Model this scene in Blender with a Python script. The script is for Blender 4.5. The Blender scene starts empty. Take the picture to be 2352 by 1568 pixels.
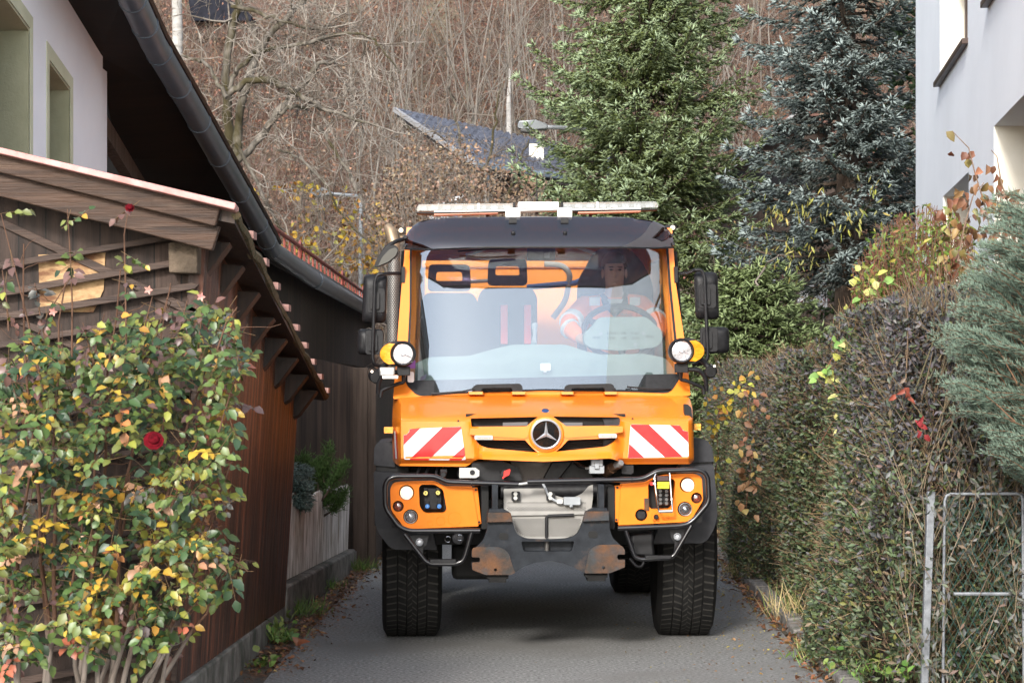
import bpy, bmesh, math, random
import numpy as np
from mathutils import Vector, Matrix
from mathutils.geometry import delaunay_2d_cdt

# ------------------------------------------------------------------ camera, sky, sun
scene = bpy.context.scene
COL = scene.collection
F = 4920.0            # focal length in photo units (photo 2352 wide)
CZ = 1.58             # camera height
HV = 900.0            # horizon row
cam = bpy.data.cameras.new("camera")
cam_o = bpy.data.objects.new("camera", cam)
COL.objects.link(cam_o)
cam_o.location = (0, 0, CZ)
cam_o.rotation_euler = (math.radians(90), 0, 0)
cam.sensor_width = 36
cam.lens = 36 * F / 2352
cam.shift_y = (HV - 784) / 2352
cam.clip_start = 0.5
cam.clip_end = 1000
cam.dof.use_dof = True
cam.dof.focus_distance = 13.0
cam.dof.aperture_fstop = 11
scene.camera = cam_o

SUN_EL, SUN_AZ = math.radians(27), math.radians(195)   # azimuth clockwise from +Y (north)
world = bpy.data.worlds.new("World")
scene.world = world
world.use_nodes = True
wn = world.node_tree
wn.nodes.clear()
sky = wn.nodes.new("ShaderNodeTexSky")
sky.sky_type = 'NISHITA'
sky.sun_disc = False
sky.sun_elevation = SUN_EL
sky.sun_rotation = SUN_AZ
sky.air_density = 1.0
sky.dust_density = 1.5
sky.ozone_density = 1.0
bg = wn.nodes.new("ShaderNodeBackground")
bg.inputs[1].default_value = 0.15
wo = wn.nodes.new("ShaderNodeOutputWorld")
hs_ = wn.nodes.new("ShaderNodeHueSaturation")      # thin high cloud: a paler sky
hs_.inputs["Saturation"].default_value = 0.5
wn.links.new(sky.outputs[0], hs_.inputs["Color"])
wn.links.new(hs_.outputs[0], bg.inputs[0])
wn.links.new(bg.outputs[0], wo.inputs[0])

sun = bpy.data.lights.new("sun", 'SUN')
sun.energy = 1.7
sun.angle = math.radians(9.0)
sun.color = (1.0, 0.96, 0.90)
sun_o = bpy.data.objects.new("sun", sun)
COL.objects.link(sun_o)
sd = Vector((math.sin(SUN_AZ) * math.cos(SUN_EL), math.cos(SUN_AZ) * math.cos(SUN_EL), math.sin(SUN_EL)))
sun_o.rotation_euler = sd.to_track_quat('Z', 'Y').to_euler()

scene.view_settings.view_transform = 'Standard'
scene.view_settings.look = 'None'
scene.view_settings.exposure = 1.34
scene.view_settings.gamma = 1.0
scene.cycles.max_bounces = 8
scene.cycles.transparent_max_bounces = 16

rng = np.random.default_rng(7)
random.seed(7)

# ------------------------------------------------------------------ helpers
def W(u, v, Y):
    """point of the place seen at photo position (u, v) at distance Y"""
    return Vector(((u - 1176) / F * Y, Y, CZ - (v - HV) / F * Y))

def tag(o, label=None, cat=None, group=None, kind=None):
    if label: o['label'] = label
    if cat: o['category'] = cat
    if group: o['group'] = group
    if kind: o['kind'] = kind
    return o

def thing(name, label, cat, loc=(0, 0, 0), group=None, rotz=0):
    o = bpy.data.objects.new(name, None)
    COL.objects.link(o)
    o.empty_display_size = 0.2
    o.location = loc
    o.rotation_euler = (0, 0, rotz)
    return tag(o, label, cat, group)

def rootloc(p):
    l = Vector((0, 0, 0))
    while p is not None:
        l += p.location
        p = p.parent
    return l

class MB:
    """collects geometry and builds ONE mesh object"""
    def __init__(s):
        s.v, s.f, s.c = [], [], []
    def add(s, vs, fs, col=None):
        b = len(s.v)
        s.v.extend([tuple(p) for p in vs])
        s.f.extend([tuple(i + b for i in f) for f in fs])
        s.c.extend([col or (1, 1, 1)] * len(vs))
        return s
    def box(s, a, b, col=None):
        x0, y0, z0 = a; x1, y1, z1 = b
        v = [(x0,y0,z0),(x1,y0,z0),(x1,y1,z0),(x0,y1,z0),(x0,y0,z1),(x1,y0,z1),(x1,y1,z1),(x0,y1,z1)]
        return s.add(v, [(0,3,2,1),(4,5,6,7),(0,1,5,4),(1,2,6,5),(2,3,7,6),(3,0,4,7)], col)
    def prism(s, poly, off, col=None):
        n = len(poly); off = Vector(off)
        v = [Vector(p) for p in poly]; v += [p + off for p in v]
        f = [tuple(range(n)), tuple(range(2*n-1, n-1, -1))]
        f += [(i, i+n, (i+1) % n + n, (i+1) % n) for i in range(n)]
        return s.add(v, f, col)
    def beam(s, p, q, w, h, up=(0,0,1), col=None):
        p, q = Vector(p), Vector(q); d = (q-p).normalized(); up = Vector(up)
        a = d.cross(up).normalized(); b = a.cross(d).normalized()
        a *= w/2; b *= h/2
        return s.prism([p-a-b, p+a-b, p+a+b, p-a+b], q-p, col)
    def tube(s, pts, r, n=8, closed=False, col=None):
        pts = [Vector(p) for p in pts]; m = len(pts)
        rs = r if hasattr(r, '__len__') else [r]*m
        vs, prev = [], None
        for i, p in enumerate(pts):
            if closed: d = pts[(i+1) % m] - pts[i-1]
            else: d = pts[min(i+1, m-1)] - pts[max(i-1, 0)]
            d.normalize()
            if prev is None:
                a = d.cross(Vector((0,0,1)) if abs(d.z) < .9 else Vector((1,0,0))).normalized()
            else:
                a = (prev - d*prev.dot(d)).normalized()
            prev = a; b = d.cross(a)
            for k in range(n):
                t = 2*math.pi*k/n
                vs.append(p + (a*math.cos(t) + b*math.sin(t))*rs[i])
        fs = []
        for i in range(m if closed else m-1):
            j = (i+1) % m
            for k in range(n):
                fs.append((i*n+k, i*n+(k+1) % n, j*n+(k+1) % n, j*n+k))
        if not closed:
            fs += [tuple(range(n-1, -1, -1)), tuple(range((m-1)*n, m*n))]
        return s.add(vs, fs, col)
    def lathe(s, prof, cen, axis=(0,-1,0), n=28, col=None):
        """prof: (radius, distance along axis)"""
        cen, ax = Vector(cen), Vector(axis).normalized()
        a = ax.cross(Vector((0,0,1)) if abs(ax.z) < .9 else Vector((1,0,0))).normalized(); b = ax.cross(a)
        vs = [cen + ax*h + (a*math.cos(2*math.pi*k/n) + b*math.sin(2*math.pi*k/n))*r for r, h in prof for k in range(n)]
        fs = [(i*n+k, i*n+(k+1) % n, (i+1)*n+(k+1) % n, (i+1)*n+k) for i in range(len(prof)-1) for k in range(n)]
        fs += [tuple(range(n-1, -1, -1)), tuple(range((len(prof)-1)*n, len(prof)*n))]
        return s.add(vs, fs, col)
    def build(s, name, mat, parent=None, local=False, smooth=35, bevel=0, seg=2, colors=False, label=None):
        me = bpy.data.meshes.new(name)
        off = Vector((0,0,0)) if (local or parent is None) else rootloc(parent)
        me.from_pydata([(p[0]-off.x, p[1]-off.y, p[2]-off.z) for p in s.v], [], s.f)
        bm = bmesh.new(); bm.from_mesh(me)
        bmesh.ops.recalc_face_normals(bm, faces=bm.faces)
        bm.to_mesh(me); bm.free()
        if colors:
            ca = me.color_attributes.new("Col", 'FLOAT_COLOR', 'POINT')
            ca.data.foreach_set("color", np.array([(c[0], c[1], c[2], 1) for c in s.c], dtype=np.float32).ravel())
        return finish(name, me, mat, parent, smooth, bevel, seg, label)

def finish(name, me, mat, parent=None, smooth=35, bevel=0, seg=2, label=None):
    me.materials.append(mat)
    if smooth:
        me.polygons.foreach_set("use_smooth", [True]*len(me.polygons))
        if smooth < 180: me.set_sharp_from_angle(angle=math.radians(smooth))
    o = bpy.data.objects.new(name, me)
    COL.objects.link(o)
    if parent is not None: o.parent = parent
    if bevel:
        m = o.modifiers.new("bevel", 'BEVEL'); m.width = bevel; m.segments = seg
        m.limit_method = 'ANGLE'; m.angle_limit = math.radians(40); m.harden_normals = False
    if label: o['label'] = label
    return o

def np_mesh(name, V, faces, mat, parent=None, col=None, smooth=0, uv=None):
    """V (n,3) world; faces: list of int arrays (m,k); col (n,3)"""
    me = bpy.data.meshes.new(name)
    V = np.asarray(V, dtype=np.float32)
    if parent is not None: V = V - np.array(rootloc(parent), dtype=np.float32)
    me.vertices.add(len(V)); me.vertices.foreach_set("co", V.ravel())
    faces = [np.asarray(f, dtype=np.int32) for f in faces if len(f)]
    loops = np.concatenate([f.ravel() for f in faces])
    tot = np.concatenate([np.full(len(f), f.shape[1], dtype=np.int32) for f in faces])
    me.loops.add(len(loops)); me.loops.foreach_set("vertex_index", loops)
    me.polygons.add(len(tot))
    me.polygons.foreach_set("loop_start", np.concatenate([[0], np.cumsum(tot)[:-1]]).astype(np.int32))
    me.polygons.foreach_set("loop_total", tot)
    me.update(calc_edges=True)
    if col is not None:
        ca = me.color_attributes.new("Col", 'FLOAT_COLOR', 'POINT')
        c4 = np.ones((len(V), 4), dtype=np.float32); c4[:, :3] = col
        ca.data.foreach_set("color", c4.ravel())
    return finish(name, me, mat, parent, smooth)

def fillet(poly, r, n=4):
    out = []; m = len(poly)
    for i in range(m):
        p = Vector(poly[i][:2]); a = Vector(poly[i-1][:2]); b = Vector(poly[(i+1) % m][:2])
        rr = poly[i][2] if len(poly[i]) > 2 else r
        d1, d2 = a-p, b-p
        t = min(rr, d1.length*.45, d2.length*.45)
        if t < .01: out.append(tuple(p)); continue
        s, e = p + d1.normalized()*t, p + d2.normalized()*t
        for k in range(n+1):
            q = k/n
            out.append(tuple(s*(1-q)**2 + p*2*q*(1-q) + e*q*q))
    return out

def circ(u, v, r, n=20):
    return [(u+r*math.cos(2*math.pi*k/n), v+r*math.sin(2*math.pi*k/n)) for k in range(n)]

def inside(poly, x, y):
    c = False; j = len(poly)-1
    for i in range(len(poly)):
        xi, yi = poly[i][0], poly[i][1]; xj, yj = poly[j][0], poly[j][1]
        if (yi > y) != (yj > y) and x < (xj-xi)*(y-yi)/(yj-yi)+xi: c = not c
        j = i
    return c

def panel(mb, outer, holes, fmap, back, step=None, col=None):
    """flat or curved plate with holes: 2-D outlines, fmap(u,v)->3-D front point, back: offset vector or function"""
    loops = [outer] + list(holes)
    vs, es = [], []
    for L in loops:
        if step:
            D = []
            for i in range(len(L)):
                a, b = L[i], L[(i+1) % len(L)]
                k = max(1, int(math.hypot(b[0]-a[0], b[1]-a[1])/step))
                D += [(a[0]+(b[0]-a[0])*q/k, a[1]+(b[1]-a[1])*q/k) for q in range(k)]
            L = D
        b0 = len(vs); n = len(L)
        vs += [Vector((p[0], p[1])) for p in L]
        es += [(b0+i, b0+(i+1) % n) for i in range(n)]
    if step:
        xs = [p[0] for p in outer]; ys = [p[1] for p in outer]
        y = min(ys)+step*.5
        while y < max(ys):
            x = min(xs)+step*.5
            while x < max(xs):
                if inside(outer, x, y) and not any(inside(h, x, y) for h in holes): vs.append(Vector((x, y)))
                x += step
            y += step
    rv, re, rf, *_ = delaunay_2d_cdt(vs, es, [], 1, 1e-5)
    fs = []
    for f in rf:
        cx = sum(rv[i].x for i in f)/len(f); cy = sum(rv[i].y for i in f)/len(f)
        if inside(outer, cx, cy) and not any(inside(h, cx, cy) for h in holes): fs.append(tuple(f))
    P = [Vector(fmap(p.x, p.y)) for p in rv]; n = len(P)
    Q = [p + (Vector(back(p)) if callable(back) else Vector(back)) for p in P]
    cnt = {}
    for f in fs:
        for i in range(len(f)):
            e = (f[i], f[(i+1) % len(f)])
            cnt[e] = 1
    sides = [(a, b, b+n, a+n) for (a, b) in cnt if (b, a) not in cnt]
    used = set(i for f in fs for i in f); remap = {}
    allv = P+Q; outv = []
    for i in sorted(used) + [k+n for k in sorted(used)]:
        remap[i] = len(outv); outv.append(allv[i])
    ff = [tuple(f) for f in fs] + [tuple(i+n for i in reversed(f)) for f in fs] + sides
    mb.add(outv, [tuple(remap[i] for i in f) for f in ff], col)
    return mb

# ---- vectorised plant pieces
def nrm(a): return a/np.maximum(np.linalg.norm(a, axis=-1, keepdims=True), 1e-9)

def frames(d):
    up = np.where(np.abs(d[:, 2:3]) < .9, np.array([[0, 0, 1.]]), np.array([[1., 0, 0]]))
    a = nrm(np.cross(d, up)); b = np.cross(a, d)
    return a, b

def g_segs(P, Q, r0, r1, n=3):
    d = nrm(Q-P); a, b = frames(d); m = len(P)
    V = np.zeros((m, 2*n, 3))
    for k in range(n):
        t = 2*math.pi*k/n
        o = a*math.cos(t)+b*math.sin(t)
        V[:, k] = P+o*np.reshape(r0, (-1, 1)); V[:, n+k] = Q+o*np.reshape(r1, (-1, 1))
    base = (np.arange(m)*2*n)[:, None]
    Fq = np.concatenate([base+np.array([[k, (k+1) % n, n+(k+1) % n, n+k]]) for k in range(n)])
    return V.reshape(-1, 3), Fq

def g_spindles(P, d, L, r, n=4):
    """needle brushes: pointed six-vertex bodies"""
    d = nrm(d); a, b = frames(d); m = len(P)
    V = np.zeros((m, n+2, 3)); L = np.reshape(L, (-1, 1)); r = np.reshape(r, (-1, 1))
    V[:, 0] = P; V[:, 1] = P+d*L
    for k in range(n):
        t = 2*math.pi*k/n
        V[:, 2+k] = P+d*L*.42+(a*math.cos(t)+b*math.sin(t))*r
    base = (np.arange(m)*(n+2))[:, None]
    T = [base+np.array([[0, 2+(k+1) % n, 2+k]]) for k in range(n)] + [base+np.array([[1, 2+k, 2+(k+1) % n]]) for k in range(n)]
    return V.reshape(-1, 3), np.concatenate(T)

def g_leaves(P, d, nn, L, w, fold=.25, curl=.15):
    """pointed oval leaves, folded along the midrib (8 verts, 6 faces)"""
    d = nrm(d); s = nrm(np.cross(d, nn)); up = np.cross(s, d); m = len(P)
    L = np.reshape(L, (-1, 1)); w = np.reshape(w, (-1, 1))
    V = np.zeros((m, 8, 3))
    def pt(t, x, h): return P+d*L*t+s*w*x+up*(w*h)+up*(-curl*L*t*t)
    V[:, 0] = pt(0, 0, 0); V[:, 1] = pt(.35, -.5, fold*.5); V[:, 2] = pt(.72, -.38, fold*.4); V[:, 3] = pt(1, 0, 0)
    V[:, 4] = pt(.72, .38, fold*.4); V[:, 5] = pt(.35, .5, fold*.5); V[:, 6] = pt(.35, 0, 0); V[:, 7] = pt(.72, 0, 0)
    b = (np.arange(m)*8)[:, None]
    tri = np.concatenate([b+np.array([[0, 1, 6]]), b+np.array([[0, 6, 5]]), b+np.array([[2, 3, 7]]), b+np.array([[7, 3, 4]])])
    quad = np.concatenate([b+np.array([[1, 2, 7, 6]]), b+np.array([[6, 7, 4, 5]])])
    return V.reshape(-1, 3), tri, quad

def g_diam(P, d, nn, L, w, fold=.3):
    """small four-vertex leaves"""
    d = nrm(d); s = nrm(np.cross(d, nn)); up = np.cross(s, d); m = len(P)
    L = np.reshape(L, (-1, 1)); w = np.reshape(w, (-1, 1))
    V = np.zeros((m, 4, 3))
    V[:, 0] = P; V[:, 1] = P+d*L*.5-s*w*.5+up*w*fold; V[:, 2] = P+d*L; V[:, 3] = P+d*L*.5+s*w*.5+up*w*fold
    b = (np.arange(m)*4)[:, None]
    return V.reshape(-1, 3), np.concatenate([b+np.array([[0, 1, 2]]), b+np.array([[0, 2, 3]])])

def pick(cols, p, m, jit=.18):
    i = rng.choice(len(cols), m, p=np.array(p)/sum(p))
    c = np.array(cols)[i]*(1+rng.normal(0, jit, (m, 1)))*(1+rng.normal(0, jit*.3, (m, 3)))
    return np.clip(c, .004, .95)

def rdir(m): return nrm(rng.normal(size=(m, 3)))

# ------------------------------------------------------------------ materials
def M(name, c=(.5,.5,.5), r=.5, metal=0, c2=None, sc=6, st=(1,1,1), bump=0, bsc=60, bst=None, coat=0, attr=False,
      plank=None, seam=.05, ramp=(.35,.65), emis=None, es=0, spec=.5, c3=None, sc3=2, ramp3=(.5,.6), trans=0, rvar=0, sub=0):
    m = bpy.data.materials.new(name); m.use_nodes = True
    nt = m.node_tree; N, Lk = nt.nodes, nt.links
    p = N["Principled BSDF"]
    p.inputs["Roughness"].default_value = r; p.inputs["Metallic"].default_value = metal
    p.inputs["Specular IOR Level"].default_value = spec
    if coat: p.inputs["Coat Weight"].default_value = coat; p.inputs["Coat Roughness"].default_value = .06
    if trans: p.inputs["Transmission Weight"].default_value = trans
    tc = N.new("ShaderNodeTexCoord")
    def noise(scale, stretch, det=5):
        mp = N.new("ShaderNodeMapping"); mp.inputs["Scale"].default_value = stretch
        Lk.new(tc.outputs["Object"], mp.inputs[0])
        n = N.new("ShaderNodeTexNoise"); n.inputs["Scale"].default_value = scale; n.inputs["Detail"].default_value = det
        n.inputs["Roughness"].default_value = .6
        Lk.new(mp.outputs[0], n.inputs[0]); return n.outputs["Fac"]
    def rampn(src, a, b, ca, cb):
        cr = N.new("ShaderNodeValToRGB"); e = cr.color_ramp.elements
        e[0].position = a; e[1].position = b; e[0].color = (*ca, 1); e[1].color = (*cb, 1)
        Lk.new(src, cr.inputs[0]); return cr.outputs[0]
    def mix(f, a, b, mode='MIX'):
        x = N.new("ShaderNodeMix"); x.data_type = 'RGBA'; x.blend_type = mode
        if hasattr(f, 'node'): Lk.new(f, x.inputs[0])
        else: x.inputs[0].default_value = f
        for i, q in ((6, a), (7, b)):
            if hasattr(q, 'node'): Lk.new(q, x.inputs[i])
            else: x.inputs[i].default_value = (*q, 1)
        return x.outputs[2]
    col = None
    if attr:
        at = N.new("ShaderNodeAttribute"); at.attribute_name = "Col"; col = at.outputs["Color"]
        if c2 is not None: col = mix(1.0, col, rampn(noise(sc, st), ramp[0], ramp[1], c, c2), 'MULTIPLY')
    elif c2 is not None: col = rampn(noise(sc, st), ramp[0], ramp[1], c, c2)
    if c3 is not None:
        n3 = noise(sc3, st)
        col = mix(rampn(n3, ramp3[0], ramp3[1], (0,0,0), (1,1,1)), col if col else c, c3)
    seamv = None
    if plank:
        ax, w = plank
        sx = N.new("ShaderNodeSeparateXYZ"); Lk.new(tc.outputs["Object"], sx.inputs[0])
        dv = N.new("ShaderNodeMath"); dv.operation = 'DIVIDE'; dv.inputs[1].default_value = w; Lk.new(sx.outputs[ax], dv.inputs[0])
        fr = N.new("ShaderNodeMath"); fr.operation = 'FRACT'; Lk.new(dv.outputs[0], fr.inputs[0])
        lt = N.new("ShaderNodeMath"); lt.operation = 'LESS_THAN'; lt.inputs[1].default_value = seam; Lk.new(fr.outputs[0], lt.inputs[0])
        fl = N.new("ShaderNodeMath"); fl.operation = 'FLOOR'; Lk.new(dv.outputs[0], fl.inputs[0])
        wn_ = N.new("ShaderNodeTexWhiteNoise"); wn_.noise_dimensions = '1D'; Lk.new(fl.outputs[0], wn_.inputs["W"])
        base = col if col else c
        tone = rampn(wn_.outputs["Value"], 0, 1, (.62,.62,.62), (1.2,1.15,1.1))
        col = mix(1.0, base, tone, 'MULTIPLY')
        col = mix(lt.outputs[0], col, (.006,.004,.003)); seamv = lt.outputs[0]
    if col is not None: Lk.new(col, p.inputs["Base Color"])
    else: p.inputs["Base Color"].default_value = (*c, 1)
    if rvar:
        rr = N.new("ShaderNodeMapRange"); Lk.new(noise(sc*1.7, st), rr.inputs[0])
        rr.inputs[1].default_value = .3; rr.inputs[2].default_value = .7
        rr.inputs[3].default_value = max(0, r-rvar); rr.inputs[4].default_value = min(1, r+rvar)
        Lk.new(rr.outputs[0], p.inputs["Roughness"])
    if bump:
        b = N.new("ShaderNodeBump"); b.inputs["Strength"].default_value = min(bump, 1); b.inputs["Distance"].default_value = .01*max(1, bump)
        h = noise(bsc, bst or st)
        if seamv is not None:
            s_ = N.new("ShaderNodeMath"); s_.operation = 'SUBTRACT'; Lk.new(h, s_.inputs[0]); Lk.new(seamv, s_.inputs[1]); h = s_.outputs[0]
        Lk.new(h, b.inputs["Height"]); Lk.new(b.outputs[0], p.inputs["Normal"])
    if emis:
        p.inputs["Emission Color"].default_value = (*emis, 1); p.inputs["Emission Strength"].default_value = es
    return m

def glassmat(name, tint, fac, gcol=(1,1,1), rough=.01, dust=0):
    """real pane: tinted transparency, mirror reflection, a thin film of dust"""
    m = bpy.data.materials.new(name); m.use_nodes = True; nt = m.node_tree; N, Lk = nt.nodes, nt.links
    N.clear()
    t = N.new("ShaderNodeBsdfTransparent"); t.inputs[0].default_value = (*tint, 1)
    g = N.new("ShaderNodeBsdfGlossy"); g.inputs[0].default_value = (*gcol, 1); g.inputs["Roughness"].default_value = rough
    fr = N.new("ShaderNodeLayerWeight"); fr.inputs[0].default_value = .25
    mr = N.new("ShaderNodeMapRange"); Lk.new(fr.outputs["Fresnel"], mr.inputs[0])
    mr.inputs[3].default_value = fac; mr.inputs[4].default_value = min(1, fac+.6)
    x = N.new("ShaderNodeMixShader"); Lk.new(mr.outputs[0], x.inputs[0])
    Lk.new(t.outputs[0], x.inputs[1]); Lk.new(g.outputs[0], x.inputs[2])
    sh = x.outputs[0]
    if dust:
        df = N.new("ShaderNodeBsdfDiffuse"); df.inputs[0].default_value = (.6,.6,.6,1)
        x2 = N.new("ShaderNodeMixShader"); x2.inputs[0].default_value = dust
        Lk.new(sh, x2.inputs[1]); Lk.new(df.outputs[0], x2.inputs[2]); sh = x2.outputs[0]
    o = N.new("ShaderNodeOutputMaterial"); Lk.new(sh, o.inputs[0])
    return m

m_asphalt = M("asphalt", (.15,.15,.148), .85, c2=(.35,.347,.335), sc=50, bump=1, bsc=120, c3=(.20,.195,.185), sc3=.7, ramp3=(.48,.66), ramp=(.40,.62))
m_soil = M("soil", (.05,.042,.03), .95, c2=(.10,.085,.06), sc=14, bump=1, bsc=60)
m_verge = M("verge_gravel", (.06,.055,.045), .95, c2=(.13,.115,.095), sc=40, bump=1, bsc=120, c3=(.10,.05,.025), sc3=3)
m_kerb = M("kerb_stone", (.16,.15,.14), .9, c2=(.30,.28,.26), sc=25, bump=1, bsc=80, c3=(.06,.08,.04), sc3=5, ramp3=(.55,.7))
m_concrete = M("old_concrete", (.12,.11,.095), .9, c2=(.25,.235,.21), sc=9, bump=.7, bsc=70, c3=(.05,.055,.04), sc3=2.5, ramp3=(.45,.65))
m_hill = M("hill_floor", (.06,.036,.026), 1, c2=(.14,.085,.062), sc=3, bump=1, bsc=20, c3=(.14,.12,.08), sc3=.6)
m_plant = M("leaf_colour", r=.55, attr=True)
m_leafgl = M("glossy_leaf", r=.42, attr=True)
m_matte = M("twig_colour", r=.85, attr=True)
m_needle = M("needle_colour", r=.7, attr=True, spec=.3)
m_bark = M("mossy_bark", (.035,.030,.022), .9, c2=(.21,.185,.155), sc=9, st=(1,1,.35), bump=1, bsc=40, c3=(.045,.036,.012), sc3=1.6, ramp3=(.46,.58))
m_birch = M("pale_bark", (.28,.27,.25), .8, c2=(.42,.40,.38), sc=6, st=(1,1,3), bump=.5, c3=(.13,.11,.09), sc3=5, ramp3=(.6,.68))
m_sbark = M("spruce_bark", (.05,.035,.025), .95, c2=(.13,.095,.07), sc=18, st=(1,1,.3), bump=1)
# ------------------------------------------------------------------ setting
def sheet(name, poly, z, mat, kind='structure'):
    mb = MB(); mb.add([(x, y, z) for x, y in poly], [tuple(range(len(poly)))])
    return tag(mb.build(name, mat, smooth=0), kind=kind)

sheet("ground", [(-300,-100),(300,-100),(300,400),(-300,400)], -.012, m_soil)
LX = [(-1.33,2),(-1.34,10),(-1.36,12.5),(-1.33,15),(-1.30,18),(-1.20,22),(-1.0,30),(-.6,45)]
RX = [(1.62,2),(1.66,10),(1.72,12),(1.80,15),(1.87,18),(1.98,22),(2.3,30),(2.9,45)]
sheet("road", LX + RX[::-1], 0.0, m_asphalt)
sheet("verge", [(-1.62,8),(-1.60,15),(-1.50,21)] + [(x+.01, y) for x, y in LX[::-1] if 8 < y < 22], -.004, m_verge)
sheet("verge", [(x-.005, y) for x, y in RX if y < 40] + [(9,40),(9,2)], -.006, m_soil)

# kerb of worn stone blocks
def lerp(tab, y):
    for (a, ya), (b, yb) in zip(tab, tab[1:]):
        if ya <= y <= yb: return a+(b-a)*(y-ya)/(yb-ya)
    return tab[-1][0]
mb = MB(); y = 10.2
while y < 27:
    L = random.uniform(.45, .75); x = lerp(RX, y)+.04; x2 = lerp(RX, y+L)+.04
    h = random.uniform(.06, .1); j = random.uniform(-.015, .015)
    mb.prism([(x+j,y,-.05),(x+j+.12,y,-.05),(x+j+.115,y,h),(x+j+.012,y,h-.01)], (x2-x, L-.03, random.uniform(-.01,.01)))
    y += L
tag(mb.build("kerb", m_kerb, bevel=.012), kind='structure')

# hillside
nx, ny = 90, 70
xs = np.linspace(-55, 55, nx); ys = np.linspace(41, 125, ny)
XX, YY = np.meshgrid(xs, ys)
ZZ = (YY-43)*math.tan(math.radians(31)) + .6*np.sin(XX*.35+YY*.2) + .35*np.sin(XX*.9-YY*.5) - .1
ZZ = np.where(YY < 43.5, -.05, np.maximum(ZZ, -.05))
V = np.stack([XX, YY, ZZ], -1).reshape(-1, 3)
idx = (np.arange(ny-1)[:, None]*nx+np.arange(nx-1)[None, :]).ravel()[:, None]
tag(np_mesh("hillside", V, [idx+np.array([[0, 1, nx+1, nx]])], m_hill, smooth=180), kind='structure')
def hill_z(x, y):
    z = (y-43)*math.tan(math.radians(31)) + .6*np.sin(x*.35+y*.2) + .35*np.sin(x*.9-y*.5) - .1
    return np.where(y < 43.5, -.05, np.maximum(z, -.05))

# ------------------------------------------------------------------ wooden shed at the left
m_wood_side = M("red_brown_boards", (.026,.013,.008), .45, c2=(.085,.036,.022), sc=2.2, st=(14,14,.25), bump=.6, bsc=5, bst=(40,40,1),
                plank=(1,.135), seam=.035, c3=(.24,.078,.036), sc3=1.0, ramp3=(.46,.66), rvar=.12)
m_wood_front = M("weathered_boards", (.024,.014,.010), .75, c2=(.065,.040,.030), sc=2.5, st=(9,9,.5), bump=.6, bsc=5, bst=(30,30,1), plank=(0,.125), seam=.06)
m_wood_slat = M("grey_brown_slats", (.030,.017,.012), .7, c2=(.080,.050,.037), sc=3, st=(.6,8,14), bump=.6, bsc=4, bst=(1,30,30))
m_wood_beam = M("grey_weathered_beam", (.024,.012,.007), .65, c2=(.074,.039,.023), sc=3, st=(.7,9,12), bump=.8, bsc=4, bst=(1,30,30), c3=(.110,.070,.048), sc3=4, ramp3=(.57,.72))
m_wood_dark = M("dark_stained_wood", (.012,.008,.006), .6, c2=(.05,.026,.016), sc=3, st=(8,8,.5), bump=.4, bsc=30)
m_endgrain = M("end_grain", (.05,.035,.022), .85, c2=(.15,.11,.075), sc=9, bump=1, bsc=40)
m_osb = M("tan_chip_board", (.28,.165,.075), .8, c2=(.46,.30,.15), sc=30, st=(1,1,2.5), c3=(.14,.06,.025), sc3=4, ramp3=(.5,.6))
m_tile = M("pink_roof_tile", (.25,.13,.11), .8, c2=(.36,.21,.18), sc=8, bump=.4)
m_tin = M("pink_tin", (.40,.17,.15), .45, c2=(.52,.27,.25), sc=12, rvar=.1)

shed = thing("shed", "low dark wooden shed with lattice front behind the rose bush", "shed", (-1.9, 9.9, 0))
def sx(z, y):   # leaning road side of the shed
    return -1.55 + .065*z - (y-9.83)*.002
mb = MB()
A = [(sx(.2,9.84),9.84,.235),(sx(.1,14.66),14.66,.115),(sx(1.5,14.66),14.66,1.56),(sx(2.3,9.84),9.84,2.36)]
mb.prism(A, (-.07,0,0))
mb.build("side_wall", m_wood_side, shed)
mb = MB()
mb.prism([(-1.50,9.70,-.03),(-1.55,14.69,-.03),(-1.555,14.69,.115),(-1.50,9.70,.245)], (-.3,0,0))
mb.prism([(-2.8,9.68,-.03),(-1.81,9.68,-.03),(-1.81,9.68,.22),(-2.8,9.68,.22)], (0,.2,0))
mb.build("footing", m_concrete, shed, bevel=.012)
mb = MB(); mb.prism([(-2.9,9.86,.21),(sx(.2,9.86)-.02,9.86,.21),(sx(2.3,9.86)-.02,9.86,2.36),(-2.9,9.86,2.66)], (0,.04,0))
mb.build("front_wall", m_wood_front, shed)
mb = MB(); mb.prism([W(88,585,9.85),W(242,580,9.85),W(238,665,9.85),W(214,717,9.85),W(92,715,9.85)], (0,.006,0)); mb.build("patch_board", m_osb, shed)
# lattice slats, two crossing layers
for layer, (sl, v0, dv, Y, w) in enumerate([(.46, 100, 205, 9.84, 18), (-.165, 610, 60, 9.80, 17)]):
    for k in range(26):
        vl = v0+k*dv
        u0, u1 = -60, 462 - (vl-600)*.068 + random.uniform(-8, 6)
        def top(u): return 470-.222*(540-u)+84
        while u0 < u1 and vl+sl*u0 < top(u0): u0 += 6
        while u1 > u0 and vl+sl*u1 < top(u1): u1 -= 6
        if vl+sl*u0 > 1640 and vl+sl*u1 > 1640: continue
        if u1-u0 < 40: continue
        hw = w/2*random.uniform(.85, 1.1); j = random.uniform(-4, 4)
        p = [(u0, vl+sl*u0-hw+j), (u1-16, vl+sl*(u1-16)-hw), (u1, vl+sl*u1-hw*.1), (u1-10, vl+sl*u1+hw), (u0, vl+sl*u0+hw+j)]
        m_ = MB(); m_.prism([W(a, b, Y) for a, b in p], (0,.02,0)); m_.build("lattice_slat", m_wood_slat, shed, bevel=.003)
mb = MB(); mb.prism([W(454,690,9.815),W(466,690,9.815),W(404,1568,9.815),W(392,1568,9.815)], (0,.03,0)); mb.build("corner_board", m_wood_slat, shed)
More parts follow.
